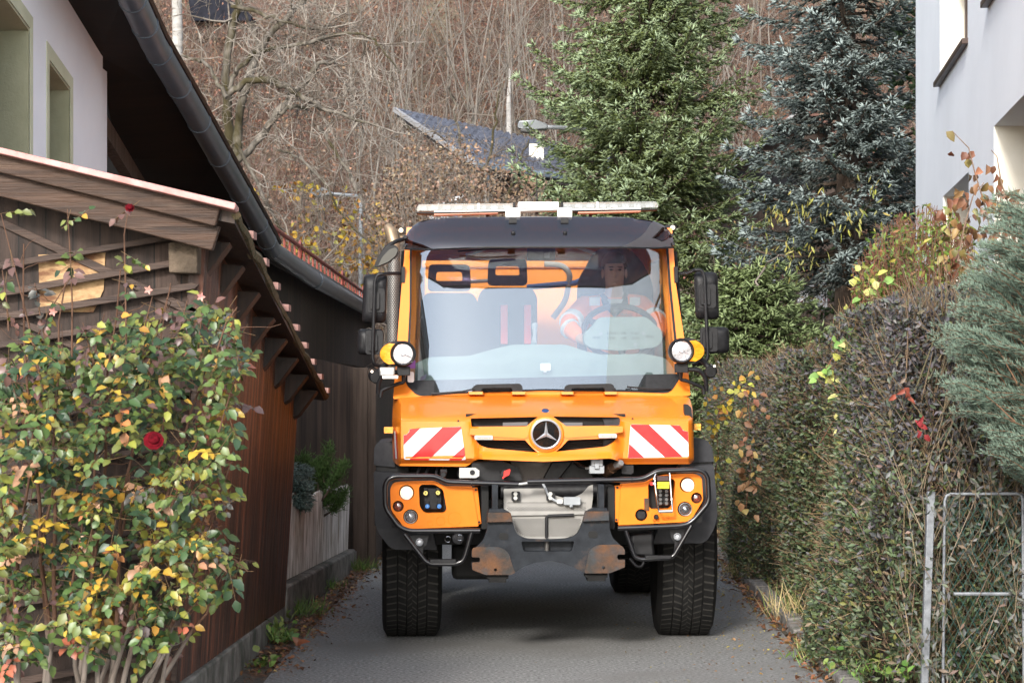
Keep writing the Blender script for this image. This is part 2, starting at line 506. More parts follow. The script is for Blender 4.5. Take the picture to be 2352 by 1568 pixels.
mb = MB(); mb.prism([W(386,557,9.72),W(454,554,9.72),W(453,628,9.72),W(388,626,9.72)], (0,.3,0)); mb.build("beam_end", m_endgrain, shed, bevel=.006)
mb = MB()
mb.prism([W(-90,375,9.62),W(505,520,9.62),W(487,576,9.62),W(-90,428,9.62)], (0,.05,0)); mb.build("fascia_board", m_wood_beam, shed, bevel=.006)
mb = MB()
mb.prism([W(-90,330,9.58),W(507,473,9.58),W(494,520,9.58),W(-90,374,9.58)], (0,.05,0)); mb.build("fascia_board", m_wood_beam, shed, bevel=.006)
mb = MB()
mb.prism([W(-90,317,9.53),W(541,466,9.53),W(541,474,9.53),W(538,482,9.53),W(-90,331,9.53)], (0,.12,-.01)); mb.build("tin_edge", m_tin, shed, bevel=.004)
# roof slab with tile courses showing at the edge
RF = [Vector((-2.75,9.62,2.70)), Vector((-1.245,9.62,2.385)), Vector((-1.305,14.95,1.565)), Vector((-2.75,14.95,1.86))]
mb = MB(); mb.prism(RF, (0,0,-.05)); roof = mb.build("roof", m_wood_dark, shed)
n = 9
for k in range(n):
    a, b = k/n, (k+1)/n
    p0, p1 = RF[1].lerp(RF[2], a), RF[1].lerp(RF[2], b)
    q0, q1 = RF[0].lerp(RF[3], a), RF[0].lerp(RF[3], b)
    up = Vector((-.01,0,.006)); hi = Vector((-.01,0,.030))
    m_ = MB(); m_.prism([q0+up, p0+up, p1+hi, q1+hi], (0,0,.016))
    c = p1+Vector((-.02,-.13,.012)); m_.prism([c, c+Vector((.055,0,-.004)), c+Vector((.055,.13,-.004)), c+Vector((0,.13,0))], (0,0,.036))
    m_.build("tile_course", m_tile, roof)
mb = MB()
e = [RF[1].lerp(RF[2], t/30)+Vector((random.uniform(-.008,.008), 0, random.uniform(-.008,.012)-.02)) for t in range(31)]
mb.tube(e, [.022+random.uniform(-.006,.008) for _ in e], 6); mb.build("roof_edge", M("mossy_edge",(.05,.05,.02),.95,c2=(.16,.11,.06),sc=25,bump=1), roof)
for Y in (9.95, 10.45, 11.1, 11.8, 12.45, 13.1, 13.75, 14.4):
    t = (Y-9.62)/5.33; z = 2.335-.82*t
    x0 = sx(z-.2, Y)-.02
    m_ = MB(); m_.prism([(x0,Y,z),(-1.31,Y,z-.01),(-1.34,Y,z-.05),(-1.43,Y,z-.17),(x0,Y,z-.20)], (0,.10,-.015)); m_.build("rafter_tail", m_wood_dark, shed, bevel=.004)

# ------------------------------------------------------------------ plastered house behind the shed
m_white = M("white_plaster", (.77,.80,.86), .9, c2=(.83,.86,.91), sc=1.2, bump=.25, bsc=120, c3=(.70,.72,.76), sc3=.5, ramp3=(.6,.8))
m_green = M("pale_green_reveal", (.29,.30,.19), .9, c2=(.40,.40,.27), sc=2, bump=.3, bsc=60)
m_border = M("pale_green_border", (.46,.48,.34), .9, c2=(.54,.56,.42), sc=4)
m_zinc = M("dark_zinc", (.085,.112,.145), .34, c2=(.11,.14,.172), sc=5)
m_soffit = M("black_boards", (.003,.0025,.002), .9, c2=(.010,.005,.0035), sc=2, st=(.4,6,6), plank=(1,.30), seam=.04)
m_panelwood = M("brown_panel", (.13,.075,.04), .7, c2=(.26,.155,.085), sc=2, st=(8,8,.5), plank=(1,.22), seam=.03)
m_post = M("grey_timber", (.06,.045,.036), .8, c2=(.13,.10,.08), sc=3, st=(8,8,.5), bump=.4)

house = thing("plastered_house", "white plastered house with deep pale green window reveals under a dark eave", "house", (-2.8, 13, 0))
def hx(y): return -2.675-.042*(14-y)
def eave(y): return 3.77-.235*(y-14)
wm = lambda y, z: (hx(y), y, z)
holes = [[(11.45,1.5),(12.21,1.5),(12.21,3.65),(11.45,3.80)], [(12.63,1.5),(13.14,1.5),(13.14,3.44),(12.63,3.54)]]
mb = MB(); panel(mb, [(10.9,0),(14,0),(14,eave(14)+.04),(10.9,eave(10.9)+.04)], holes, wm, (-.34,0,0)); mb.build("wall", m_white, house)
mb = MB(); mb.box((-8,14.0,0),(hx(14)-.01,14.2,3.7)); mb.build("end_wall", m_white, house)
m_pdark = M("dark_pane", (.02,.025,.03), .1)
for h in holes:
    (y0,z0),(y1,_),(_,zf),(_,zn) = h
    mb = MB(); wb = .055
    panel(mb, [(y0-wb,z0),(y1+wb,z0),(y1+wb,zf+.07),(y0-wb,zn+.10)], [h], lambda y,z: (hx(y)+.006,y,z), (-.01,0,0))
    win = mb.build("window", m_border, house); D = .30
    mb = MB()
    mb.prism([(hx(y1)-.002,y1-.004,z0),(hx(y1)-D,y1+.01,z0),(hx(y1)-D,y1+.01,zf-.004),(hx(y1)-.002,y1-.004,zf-.004)], (0,-.012,0))
    mb.prism([(hx(y0),y0+.004,zn-.004),(hx(y1),y1-.004,zf-.004),(hx(y1)-D,y1-.004,zf-.004),(hx(y0)-D,y0+.004,zn-.004)], (0,0,-.012))
    mb.build("reveal", m_green, win)
    mb = MB(); mb.prism([(hx(y0)-D,y0,z0),(hx(y1)-D,y1,z0),(hx(y1)-D,y1,zf),(hx(y0)-D,y0,zn)], (-.02,0,0)); mb.build("pane", m_pdark, win)
# roof over it, the gutter falls with the eave
K1 = 1.25
G = [W(u, v, Y*K1) for u, v, Y in ((262,-90,9.7),(305,0,10.3),(352,100,10.95),(430,232,11.9),(510,372,13.0),(590,510,14.5),(624,573,15.3))]
rowsA = [p+Vector((-.06,0,.02)) for p in (G[0],G[1],G[3],G[4],G[6])]+[Vector((-2.2,26,2.86)), Vector((-2.2,38,2.86))]
rowsB = [Vector((hx(11.2)-.1,11.2,eave(11.2))), Vector((hx(12.4)-.1,12.4,eave(12.4))), Vector((hx(14)-.02,14,eave(14))), Vector((-2.95,16,3.32)), Vector((-3.0,19.2,3.10)), Vector((-3.0,26,3.05)), Vector((-3.0,38,3.05))]
rowsC = [p+Vector((-4.2,0,3.0)) for p in rowsB]
mb = MB(); n = len(rowsA); up = Vector((0,0,.10))
allp = rowsA+rowsB+rowsC; V = [p for p in allp]+[p+up for p in allp]; m = len(allp)
fs = []
for r in range(2):
    for i in range(n-1):
        a, b, c, d = r*n+i, r*n+i+1, (r+1)*n+i+1, (r+1)*n+i
        fs += [(a,b,c,d), (a+m,d+m,c+m,b+m)]
for i in range(n-1): fs += [(i,i+m,i+1+m,i+1), (2*n+i,2*n+i+1,2*n+i+1+m,2*n+i+m)]
fs += [(0,n,n+m,m),(n,2*n,2*n+m,n+m),(n-1,n-1+m,2*n-1+m,2*n-1),(2*n-1,2*n-1+m,3*n-1+m,3*n-1)]
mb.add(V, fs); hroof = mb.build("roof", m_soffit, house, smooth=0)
mb = MB(); mb.tube(G, [.082]*len(G), 16); gut = mb.build("gutter", m_zinc, house)
for q in range(9):
    t = q/8.6; L = t*(len(G)-2)+1; i = min(int(L), len(G)-2); p = G[i].lerp(G[i+1], L-i); d = (G[i+1]-G[i]).normalized()
    m_ = MB(); m_.tube([p-d*.014, p+d*.014], .088, 16); m_.build("gutter_joint", m_zinc, gut)
mb = MB(); mb.tube([p+Vector((.07,0,.065)) for p in G], [.024]*len(G), 6); mb.build("roof_edge", m_wood_dark, house)
# timber part under the same roof, beyond the plaster corner
mb = MB(); mb.box((-2.98,14.21,1.2),(-2.92,22,3.05)); mb.build("timber_wall", m_panelwood, house)
for y, w in ((14.9,.10),(15.9,.09),(17.0,.09),(18.2,.09)):
    m_ = MB(); m_.box((-2.92,y-w/2,1.2),(-2.84,y+w/2,3.1)); m_.build("timber_post", m_post, house)
mb = MB(); mb.beam((-2.86,14.3,3.55), (-2.86,19.5,2.55), .08, .14); mb.build("timber_brace", m_post, house)

# ------------------------------------------------------------------ dark boarded barn further along
m_barn = M("dark_barn_boards", (.020,.013,.010), .7, c2=(.070,.044,.032), sc=2.2, st=(10,10,.3), bump=.5, bsc=4, bst=(30,30,1), plank=(1,.33), seam=.02)
m_barnf = M("dark_barn_front", (.020,.013,.010), .7, c2=(.072,.046,.034), sc=2.2, st=(10,10,.3), bump=.5, bsc=4, bst=(30,30,1), plank=(0,.14), seam=.03)
barn = thing("boarded_barn", "dark brown boarded barn with a long zinc gutter behind the picket fence", "barn", (-2.5, 22, 0))
mb = MB(); mb.box((-2.8,19.55,1.98),(-2.375,37,2.84)); mb.build("upper_wall", m_barn, barn)
mb = MB(); mb.prism([(-6,19.7,0),(-1.42,19.7,0),(-1.42,19.7,1.80),(-1.97,19.7,1.92),(-6,19.7,1.97)], (0,.1,0)); mb.box((-2.45,15.2,0),(-2.35,19.69,1.97)); mb.build("lower_wall", m_barnf, barn)
mb = MB(); mb.box((-1.50,19.9,0),(-1.28,30,1.80)); mb.build("side_wall", m_barn, barn)
mb = MB(); mb.box((-1.435,19.3,-.02),(-1.30,19.5,1.80)); mb.box((-1.30+.002,19.3,-.02),(-1.225,19.5,1.78)); mb.build("corner_post", M("post_timber",(.05,.034,.025),.8,c2=(.10,.072,.055),sc=3,st=(8,8,.4),bump=.4), barn, bevel=.006)
E = [G[6], Vector((-2.125,22.5,2.79)), Vector((-2.11,27.5,2.78)), Vector((-2.10,37.5,2.77))]
mb = MB(); mb.tube(E, [.082,.087,.087,.087], 14); g2 = mb.build("gutter", m_zinc, barn)
for y in (23, 27):
    m_ = MB(); m_.tube([(-2.12,y-.014,2.785),(-2.12,y+.014,2.785)], .094, 14); m_.build("gutter_joint", m_zinc, g2)
mb = MB(); mb.prism([(-2.15,19.5,2.855),(-2.075,19.5,2.855),(-2.075,19.5,2.886),(-2.15,19.5,2.886)], (0,18,0)); mb.build("eave_board", m_zinc, barn)
# red snow rail on the eave
m_rail = M("red_painted_steel", (.28,.06,.045), .55, c2=(.36,.10,.075), sc=10)
rail = thing("snow_rail", "red steel snow rail running along the barn eave above the gutter", "railing", (-2.31, 19, 2.85))
RX0 = -2.31
mb = MB(); mb.tube([(RX0,18.0,3.18),(RX0,35,3.13)], .022, 8); mb.tube([(RX0,18.0,2.90),(RX0,35,2.88)], .017, 8); mb.build("rail", m_rail, rail)
y = 18.1
while y < 35:
    m_ = MB(); m_.tube([(RX0,y,2.90),(RX0,y,3.17)], .012, 6); m_.build("bar", m_rail, rail); y += .52
for y in (23.2, 29.0, 33.1):
    m_ = MB(); m_.tube([(RX0,y,2.88),(RX0+.005,y+.02,3.15),(RX0,y+.15,3.22),(RX0,y+.38,3.18),(RX0-.06,y+.6,2.88)], .015, 6); m_.build("bracket", m_rail, rail)
mb = MB(); mb.box((-6,30.02,0),(-1.0,30.2,.9)); tag(mb.build("low_white_wall", m_white), "low white wall glimpsed past the dark corner post", "wall")

# low concrete wall and picket fence
mb = MB(); mb.prism([(-1.545,14.72,-.03),(-1.40,19.25,-.03),(-1.40,19.25,.145),(-1.41,19.27,.17),(-1.545,14.72,.245)], (-.22,0,.0))
tag(mb.build("garden_wall", m_concrete, bevel=.02), "low mossy concrete wall carrying the picket fence", "wall")
m_picket = M("bleached_pickets", (.36,.34,.31), .9, c2=(.86,.84,.82), sc=3, st=(9,9,.6), bump=.7, bsc=5, bst=(30,30,1), c3=(.20,.17,.10), sc3=4, ramp3=(.5,.7))
fence = thing("picket_fence", "weathered grey picket fence on the low concrete wall", "fence", (-1.64, 14.8, .25))
pm = None
for k in range(52):
    t = k/51; Yp = 14.75+4.4*t; x = -1.62+.145*t; z = .25-.08*t
    mb = MB(); hgt = .60*(1+random.uniform(-.05,.05))*(1-.06*t); w = .062*random.uniform(.85,1.1); ln = random.uniform(-.02,.05)
    mb.prism([(x-.012,Yp,z),(x+.004,Yp+w,z+.0),(x+.004+.02,Yp+w+ln,z+hgt-.02),(x+.008,Yp+w*.5+ln,z+hgt),(x-.004,Yp+ln,z+hgt-.015)], (-.018,0,0))
    mb.build("picket", m_picket, fence, bevel=.003)
for z in (.38, .70):
    mb = MB(); mb.beam((-1.665,14.75,z),(-1.52,19.2,z-.08),.03,.06); mb.build("rail", m_picket, fence)

# ------------------------------------------------------------------ white house at the right
K = 24/19
def S(y, z): return (y*K, CZ+(z-CZ)*K)
def rx(y): return 4.524-.1065*(24-y)
whouse = thing("white_house", "smooth white plastered house at the right with brown window frames", "house", (4.5, 18, 0))
m_rw = M("bright_white_plaster", (.80,.82,.85), .9, c2=(.85,.87,.90), sc=1.0, bump=.5, bsc=110, c3=(.75,.765,.785), sc3=.7, ramp3=(.55,.8))
m_cream = M("cream_reveal", (.74,.70,.60), .9, c2=(.80,.77,.68), sc=3, bump=.2, bsc=120)
m_brownf = M("brown_frame", (.045,.025,.018), .45, c2=(.07,.04,.03), sc=8)
m_pane = glassmat("window_pane", (.25,.28,.3), .35)
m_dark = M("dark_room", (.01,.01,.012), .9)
wins = [(14.67,16.7,4.0,5.5,1),(14.6,16.45,1.7,3.08,0),(10.3,13.15,1.0,3.21,0),(11.2,13.42,4.03,5.4,1)]
hs = []
for y0,y1,z0,z1,_ in wins:
    a, b = S(y0,z0), S(y1,z1); hs.append([(a[0],a[1]),(b[0],a[1]),(b[0],b[1]),(a[0],b[1])])
mb = MB(); panel(mb, [(7,0),(24,0),(24,9),(7,9)], hs, lambda y,z: (rx(y),y,z), (.35,.0,0)); mb.build("wall", m_rw, whouse)
mb = MB(); mb.box((rx(24)+.36,23.7,0),(12,23.99,9)); mb.build("end_wall", m_rw, whouse)
for h, (_,_,_,_,sill) in zip(hs, wins):
    y0,z0 = h[0]; y1,z1 = h[2]; D = .24
    mb = MB(); panel(mb, h, [[(y0+.11,z0+.11),(y1-.11,z0+.11),(y1-.11,z1-.11),(y0+.11,z1-.11)]], lambda y,z: (rx(y)+D,y,z), (.05,0,0))
    fr = mb.build("window", m_brownf, whouse, bevel=.004)
    mb = MB(); mb.prism([(rx(y1-.11)+D+.03,y1-.11,z0+.11),(rx(y0+.11)+D+.03,y0+.11,z0+.11),(rx(y0+.11)+D+.03,y0+.11,z1-.11),(rx(y1-.11)+D+.03,y1-.11,z1-.11)], (.006,0,0)); mb.build("pane", m_pane, fr)
    mb = MB(); mb.prism([(rx(y1)+D+.12,y1,z0),(rx(y0)+D+.12,y0,z0),(rx(y0)+D+.12,y0,z1),(rx(y1)+D+.12,y1,z1)], (.01,0,0)); mb.build("dark_room_sheet", m_dark, fr)  # dark sheet painted in for the unlit room behind the pane
    mb = MB(); mb.prism([(rx(y1)+.002,y1-.004,z0),(rx(y1)+D,y1-.004,z0),(rx(y1)+D,y1-.004,z1),(rx(y1)+.002,y1-.004,z1)], (0,-.006,0)); mb.build("reveal", m_cream, fr)
    if sill:
        mb = MB(); mb.prism([(rx(y0)-.06,y0-.04,z0-.055),(rx(y1)-.06,y1+.04,z0-.055),(rx(y1)-.06,y1+.04,z0-.005),(rx(y0)-.06,y0-.04,z0-.005)], (D+.05,0,.02)); mb.build("sill", m_brownf, fr, bevel=.006)
# half-lowered slatted blind in the upper window
mb = MB(); y0,z0 = hs[0][0]; y1,z1 = hs[0][2]; z = z0+.95
while z < z1-.02:
    mb.prism([(rx(y1)+.14,y1-.04,z),(rx(y0)+.14,y0+.04,z),(rx(y0)+.19,y0+.04,z+.035),(rx(y1)+.19,y1-.04,z+.035)], (.003,0,0)); z += .055
mb.build("blind", M("grey_slats",(.35,.34,.32),.5), whouse)

# ------------------------------------------------------------------ houses up the valley
m_btile = M("blue_grey_tiles", (.045,.050,.070), .42, c2=(.095,.105,.14), sc=6, rvar=.1)
m_darkw = M("dark_house_wood", (.03,.018,.013), .8, c2=(.06,.04,.03), sc=4)
bh = thing("tiled_house", "dark timber house with a blue grey tiled roof beyond the bare tree", "house", W(1150,900,41))
A0, A1, B1, B0 = W(912,254,44), W(1300,338,46), W(1330,412,40), W(1098,380,39.5)
mb = MB(); mb.prism([A0,A1,B1,B0], (0,0,-.14)); rf = mb.build("roof", M("roof_under",(.03,.025,.025),.8), bh)
mb = MB(); nr = 13
for k in range(nr):
    a, b = k/nr, (k+1)/nr
    l0, l1 = A0.lerp(B0,a), A0.lerp(B0,b); r0, r1 = A1.lerp(B1,a), A1.lerp(B1,b)
    nc = 24; pr = []
    for q in range(nc*4+1):
        t = q/(nc*4); h = .035*math.sin(q*math.pi/2)
        pr.append((l0.lerp(r0,t)+Vector((0,0,.02+h)), l1.lerp(r1,t)+Vector((0,0,.07+h))))
    vs = [p for pq in pr for p in pq]+[pr[i][1]-Vector((0,0,.07)) for i in range(len(pr))]
    b0 = 2*len(pr)
    mb.add(vs, [(2*i,2*i+1,2*i+3,2*i+2) for i in range(len(pr)-1)]+[(2*i+1,b0+i,b0+i+1,2*i+3) for i in range(len(pr)-1)])
mb.build("roof_tiles", m_btile, rf, smooth=60)
mb = MB(); mb.beam(A0+Vector((-.05,0,.02)), B0+Vector((-.05,0,.02)), .06, .09); mb.build("verge_board", M("pale_verge",(.30,.30,.31),.6), bh)
mb = MB(); mb.tube([B0+Vector((0,-.08,0)), B1+Vector((0,-.08,0))], .07, 8); mb.build("gutter", m_zinc, bh)
mb = MB(); p = W(1105,386,40); q = W(1330,386,41); mb.box((p.x,40.3,-.2),(q.x,46,p.z)); mb.build("wall", m_darkw, bh)
p = W(1225,345,42); mb = MB(); mb.box((p.x-.08,41.8,p.z-.5),(p.x+.20,42.2,p.z+.10)); mb.build("chimney", m_cream, rf)
p = W(1118,400,39.3); mb = MB(); mb.tube([p, p+Vector((-.02,0,-.9))], .05, 8); mb.build("downpipe", m_zinc, bh)

gh = thing("gabled_house", "dark brown timber gable hidden behind the blue spruce", "house", W(1760,900,38))
P = [W(1690,388,38), W(1836,262,38), W(1985,388,38)]
mb = MB(); mb.prism([P[0],P[1],P[2],W(1960,900,38),W(1715,900,38)], (0,4,0)); mb.build("wall", m_darkw, gh)
m_rroof = M("red_brown_roof", (.10,.045,.03), .8, c2=(.16,.08,.06), sc=6)
mb = MB(); mb.prism([P[0]+Vector((-.25,-.5,-.2)),P[1]+Vector((0,-.5,.02)),P[1]+Vector((0,-.5,.16)),P[0]+Vector((-.25,-.5,-.04))], (0,5,0)); mb.build("roof", m_rroof, gh)
mb = MB(); mb.prism([P[1]+Vector((0,-.5,.02)),P[2]+Vector((.25,-.5,-.2)),P[2]+Vector((.25,-.5,-.04)),P[1]+Vector((0,-.5,.16))], (0,5,0)); mb.build("roof", m_rroof, gh)
mb = MB(); mb.beam(P[0]+Vector((-.2,-.53,-.1)), P[1]+Vector((0,-.53,.07)), .05, .12, (0,1,0)); mb.build("verge_board", M("grey_verge",(.3,.3,.3),.6), gh)
mb = MB(); mb.prism([W(1690,392,37.4),W(1860,410,37.4),W(1860,470,37.6),W(1700,432,37.6)], (0,.9,.1)); mb.build("awning", M("black_awning",(.015,.015,.018),.6), gh)

th = thing("hillside_house", "dark grey roofed house high on the slope behind the bare tree", "house", W(500,100,62))
mb = MB(); mb.prism([W(430,-20,62),W(500,-20,62),W(578,34,62),W(576,48,62),W(440,48,62)], (0,4,0)); mb.build("roof", M("slate_roof",(.012,.013,.018),.95,c2=(.026,.027,.036),spec=.1,sc=5), th)
mb = MB(); mb.prism([W(440,48.5,62.3),W(560,48.5,62.3),W(560,88,62.3),W(440,88,62.3)], (0,3,0)); mb.build("wall", m_darkw, th)

# pale shed window behind the light bar
ww = thing("garden_hut", "small hut with pale blue window behind the light bar", "hut", W(1020,900,36))
mb = MB(); mb.prism([W(985,480,36),W(1062,452,36),W(1062,640,36),W(985,640,36)], (0,1.2,0)); mb.build("wall", M("hut_wall",(.42,.45,.5),.7), ww)
mb = MB(); mb.prism([W(980,474,35.9),W(1064,446,35.9),W(1064,454,35.9),W(980,482,35.9)], (0,1.5,0)); mb.build("roof", M("hut_roof",(.6,.62,.64),.5), ww)
mb = MB(); mb.prism([W(1030,474,35.97),W(1052,468,35.97),W(1052,520,35.97),W(1030,520,35.97)], (0,.02,0)); mb.build("window", M("hut_glass",(.12,.18,.32),.1), ww)

# street lamps
m_lampg = M("lamp_grey", (.30,.32,.34), .4, metal=.3)
def lamp(label, u0, u1, v, Y, pu, vb):
    p = W(pu, vb, Y); t = thing("street_lamp", label, "street lamp", (p.x, Y, 0), "street lamps")
    a, b = W(u0, v, Y), W(u1, v+4, Y); top = W(pu, v+10, Y)
    mb = MB(); mb.tube([(p.x,Y,0), (top.x,Y,top.z-.1), top, b], [.06,.042,.035,.03], 10); mb.build("pole", m_lampg, t)
    L = b.x-a.x; mb = MB()
    mb.prism([(a.x,Y-.09,a.z-.03),(a.x+.05*L,Y-.13,a.z+.05),(a.x+.6*L,Y-.12,a.z+.07),(b.x,Y-.04,b.z+.04),(b.x,Y-.04,b.z-.03),(a.x+.55*L,Y-.10,a.z-.07),(a.x+.05*L,Y-.12,a.z-.05)], (0,.24,0))
    hd = mb.build("lamp_head", m_lampg, t, bevel=.02)
    mb = MB(); mb.prism([(a.x+.1*L,Y-.1,a.z-.055),(a.x+.55*L,Y-.1,a.z-.075),(a.x+.5*L,Y-.08,a.z-.12),(a.x+.12*L,Y-.08,a.z-.10)], (0,.18,0)); mb.build("diffuser", M("lamp_diffuser",(.12,.12,.12),.3), hd, bevel=.01)
lamp("grey street lamp head poking out left of the green spruce", 1188, 1258, 288, 31.2, 1400, 400)
lamp("slender grey street lamp among the yellow leaves left of the cab", 714, 762, 441, 39.5, 829, 560)

# board fence beyond the hedge
bf = thing("board_fence", "old brown board fence below the blue spruce", "fence", W(1770,900,27))
mf = M("brown_fence_boards", (.05,.032,.024), .85, c2=(.13,.09,.07), sc=4, st=(1,6,6))
for k, v in enumerate((742, 768, 796, 822)):
    mb = MB(); mb.prism([W(1690+random.uniform(-8,8),v,27),W(1850,v-3,27),W(1850,v+12,27),W(1690,v+15,27)], (0,.03,0)); mb.build("board", mf, bf)
for u in (1712, 1838):
    mb = MB(); a = W(u,730,27.05); mb.box((a.x-.05,27.05,0),(a.x+.05,27.13,a.z)); mb.build("post", mf, bf)
mb = MB(); mb.prism([W(1842,655,31),W(1872,655,31),W(1882,712,31),W(1826,712,31)], (0,.06,0)); mb.prism([W(1872,655,31.07),W(1900,640,31.07),W(1900,712,31.07),W(1882,712,31.07)], (0,.06,0))
tag(mb.build("leaning_white_sheet", M("white_sheet",(.75,.75,.78),.7)), "white slanted panel standing behind the blue spruce trunk", "panel")
# ------------------------------------------------------------------ the utility truck
TH = math.radians(2.2)
TR = Vector(((1258-1176)/F*14, 14.0, 0))
_o = Matrix.Rotation(-TH, 3, 'Z') @ (Vector((0,0,CZ)) - TR)
def T(u, v, y):
    """truck-space point seen at photo position (u, v) on the plane y metres behind the front axle"""
    d = Matrix.Rotation(-TH, 3, 'Z') @ Vector(((u-1176)/F, 1, -(v-HV)/F))
    t = (y-_o.y)/d.y
    return _o + d*t
def px(y): return (14+y)/F       # metres per photo unit

truck = thing("utility_truck", "orange municipal utility truck with red and white warning stickers filling the lane", "truck", TR, rotz=TH)
m_or = M("orange_paint", (.82,.215,.012), .34, c2=(.87,.24,.018), sc=3, coat=.7, c3=(.66,.20,.035), sc3=2.2, ramp3=(.55,.95))
m_orl = M("orange_panel_paint", (.80,.190,.007), .5, c2=(.85,.21,.010), sc=9, bump=.04, bsc=160, spec=.25)
m_blk = M("black_plastic", (.007,.007,.008), .5, c2=(.014,.014,.016), sc=30, rvar=.08, spec=.3)
m_gry = M("grey_fender_plastic", (.020,.021,.025), .55, c2=(.030,.031,.036), sc=25, rvar=.1, spec=.3)
m_tube = M("black_powder_coat", (.010,.010,.012), .28, coat=.3)
m_chr = M("chrome", (.75,.75,.76), .12, metal=1)
m_alu = M("brushed_aluminium", (.38,.38,.37), .38, metal=.7, c2=(.48,.48,.47), sc=20, st=(1,1,8))
m_steel = M("painted_dark_steel", (.007,.009,.013), .55, c2=(.019,.023,.029), sc=14, bump=.06, bsc=50, c3=(.075,.045,.03), sc3=7, ramp3=(.60,.74), spec=.22)
m_rust = M("rusty_steel", (.04,.036,.033), .62, c2=(.13,.06,.028), sc=8, bump=.35, bsc=60, c3=(.045,.05,.055), sc3=4.5, ramp3=(.47,.6), spec=.2)
m_rub = M("tyre_rubber", (.007,.007,.007), .8, c2=(.015,.0145,.014), sc=9, spec=.25)
m_void = M("dark_engine_bay", (.006,.006,.006), .8)
m_lens = glassmat("clear_lens", (.9,.9,.92), .12)
m_refl = M("lamp_reflector", (.62,.63,.66), .30, metal=.35, c2=(.26,.27,.29), sc=25, bump=.6, bsc=40)
m_lit = M("lit_headlamp", (.55,.50,.38), .3, emis=(1,.84,.55), es=.42)
m_ambl = M("amber_lens", (.85,.26,.01), .18, c2=(.95,.42,.03), sc=20, st=(1,1,3), bump=.5, bsc=60, coat=.5)
m_red = M("red_film", (.62,.018,.02), .35, c2=(.70,.03,.03), sc=14, bump=.08, bsc=300)
m_whf = M("white_film", (.66,.67,.69), .38, c2=(.76,.76,.77), sc=6, bump=.08, bsc=300)
m_redp = M("red_plastic", (.65,.02,.012), .4)
m_gplas = M("grey_plastic", (.27,.29,.31), .5, c2=(.34,.36,.38), sc=12)
m_interior = M("grey_interior", (.20,.26,.245), .7, c2=(.26,.32,.30), sc=5)
m_seat = M("dark_seat", (.02,.021,.023), .85, c2=(.035,.036,.04), sc=30)
m_inor = M("orange_interior", (.80,.24,.012), .5, c2=(.86,.30,.03), sc=3)
m_ws = glassmat("windshield_glass", (.955,.98,.975), .25, (.88,.95,1.0), .003, dust=.008)
m_smoke = glassmat("smoked_plastic", (.24,.20,.25), .14, (1,1,1), .02)

def P_(name, mb, mat, parent=truck, **k): return mb.build(name, mat, parent, local=True, **k)
def plate(name, pts, y, d, mat, parent=truck, holes=(), fil=0, bevel=0, **k):
    mb = MB(); o = fillet(pts, fil) if fil else pts
    panel(mb, o, holes, lambda u, v: T(u, v, y), (0, d, 0))
    return P_(name, mb, mat, parent, bevel=bevel, **k)
def disc(name, u, v, y, prof, mat, parent=truck, n=28, axis=(0,-1,0), nocap=False):
    mb = MB(); s = px(y); mb.lathe([(r*s, h) for r, h in prof], T(u, v, y), axis, n)
    if nocap: mb.f.pop()
    return P_(name, mb, mat, parent, smooth=50)
def rod(name, pts, r, mat, parent=truck, n=10, fil=0):
    """pts: (u, v, y)"""
    P3 = [T(*p) for p in pts]
    if fil:
        out = [P3[0]]
        for i in range(1, len(P3)-1):
            p = P3[i]; a, b = P3[i-1]-p, P3[i+1]-p; t = min(fil, a.length*.45, b.length*.45)
            s, e = p+a.normalized()*t, p+b.normalized()*t
            for k in range(6):
                q = k/5; out.append(s*(1-q)**2+p*2*q*(1-q)+e*q*q)
        P3 = out+[P3[-1]]
    mb = MB(); mb.tube(P3, r, n); return P_(name, mb, mat, parent, smooth=60)
def block(name, u0, v0, u1, v1, y, d, mat, parent=truck, bevel=.006, fil=0, **k):
    return plate(name, [(u0,v0),(u1,v0),(u1,v1),(u0,v1)], y, d, mat, parent, fil=fil, bevel=bevel, **k)
def sm(a, b, x):
    t = max(0, min(1, (x-a)/(b-a))); return t*t*(3-2*t)

# ---- bonnet
def hy(u, v):
    y = -1.10
    if v < 966: y += .52*((966-v)/62)**1.15
    c = sm(1072+(966-v)*-.25, 1098+(966-v)*-.1, u)*(1-sm(1404, 1434, u))
    y -= .055*c*sm(898, 945, v)
    if u < 1075: y += (1075-u)/160*.03
    if u > 1440: y += (u-1440)/150*.03
    if u < 918: y += (918-u)/16*.30
    if u > 1584: y += (u-1584)/8*.06
    if v > 1036: y -= .055*c*sm(1034, 1058, v)
    if v > 1052 and c < .5: y += .05*sm(1052, 1066, v)
    return y
B = [(903,914,4),(958,911,3),(1040,905,3),(1076,903,4),(1130,900,3),(1250,899,3),(1416,899,4),(1424,904,3),(1500,905.5,3),(1560,909,3),(1583,912,6),
     (1590,935,5),(1593,985,3),(1594,1058,5),(1585,1065,3),(1437,1065.5,5),(1404,1052,8),(1330,1055.5,3),(1250,1060,6),(1160,1056.5,3),(1096,1053.5,8),(1071,1071,5),(916,1069.5,3),(903,1060,4),(900,985,3),(902,935,6)]
g1 = fillet([(1081,960.5),(1236.5,957),(1224,966),(1210,978.5),(1083,979.5)], 3)
g2_ = fillet([(1270,956),(1421,958),(1425,963),(1423.5,977),(1300,978.2),(1284,966)], 3)
g3 = fillet([(1092,1008,2),(1128,1010,2),(1206,1010,3),(1220,1026,3),(1235,1038.7,2),(1121,1028.7,8),(1102,1022,6)], 3)
g4 = fillet([(1417,1005.6,2),(1305,1010,3),(1290,1026,3),(1276,1037,2),(1392,1025,8),(1408,1016,6)], 3)
mb = MB(); panel(mb, fillet(B, 3), [g1, g2_, g3, g4], lambda u, v: T(u, v, hy(u, v)), (0,.05,0), step=6)
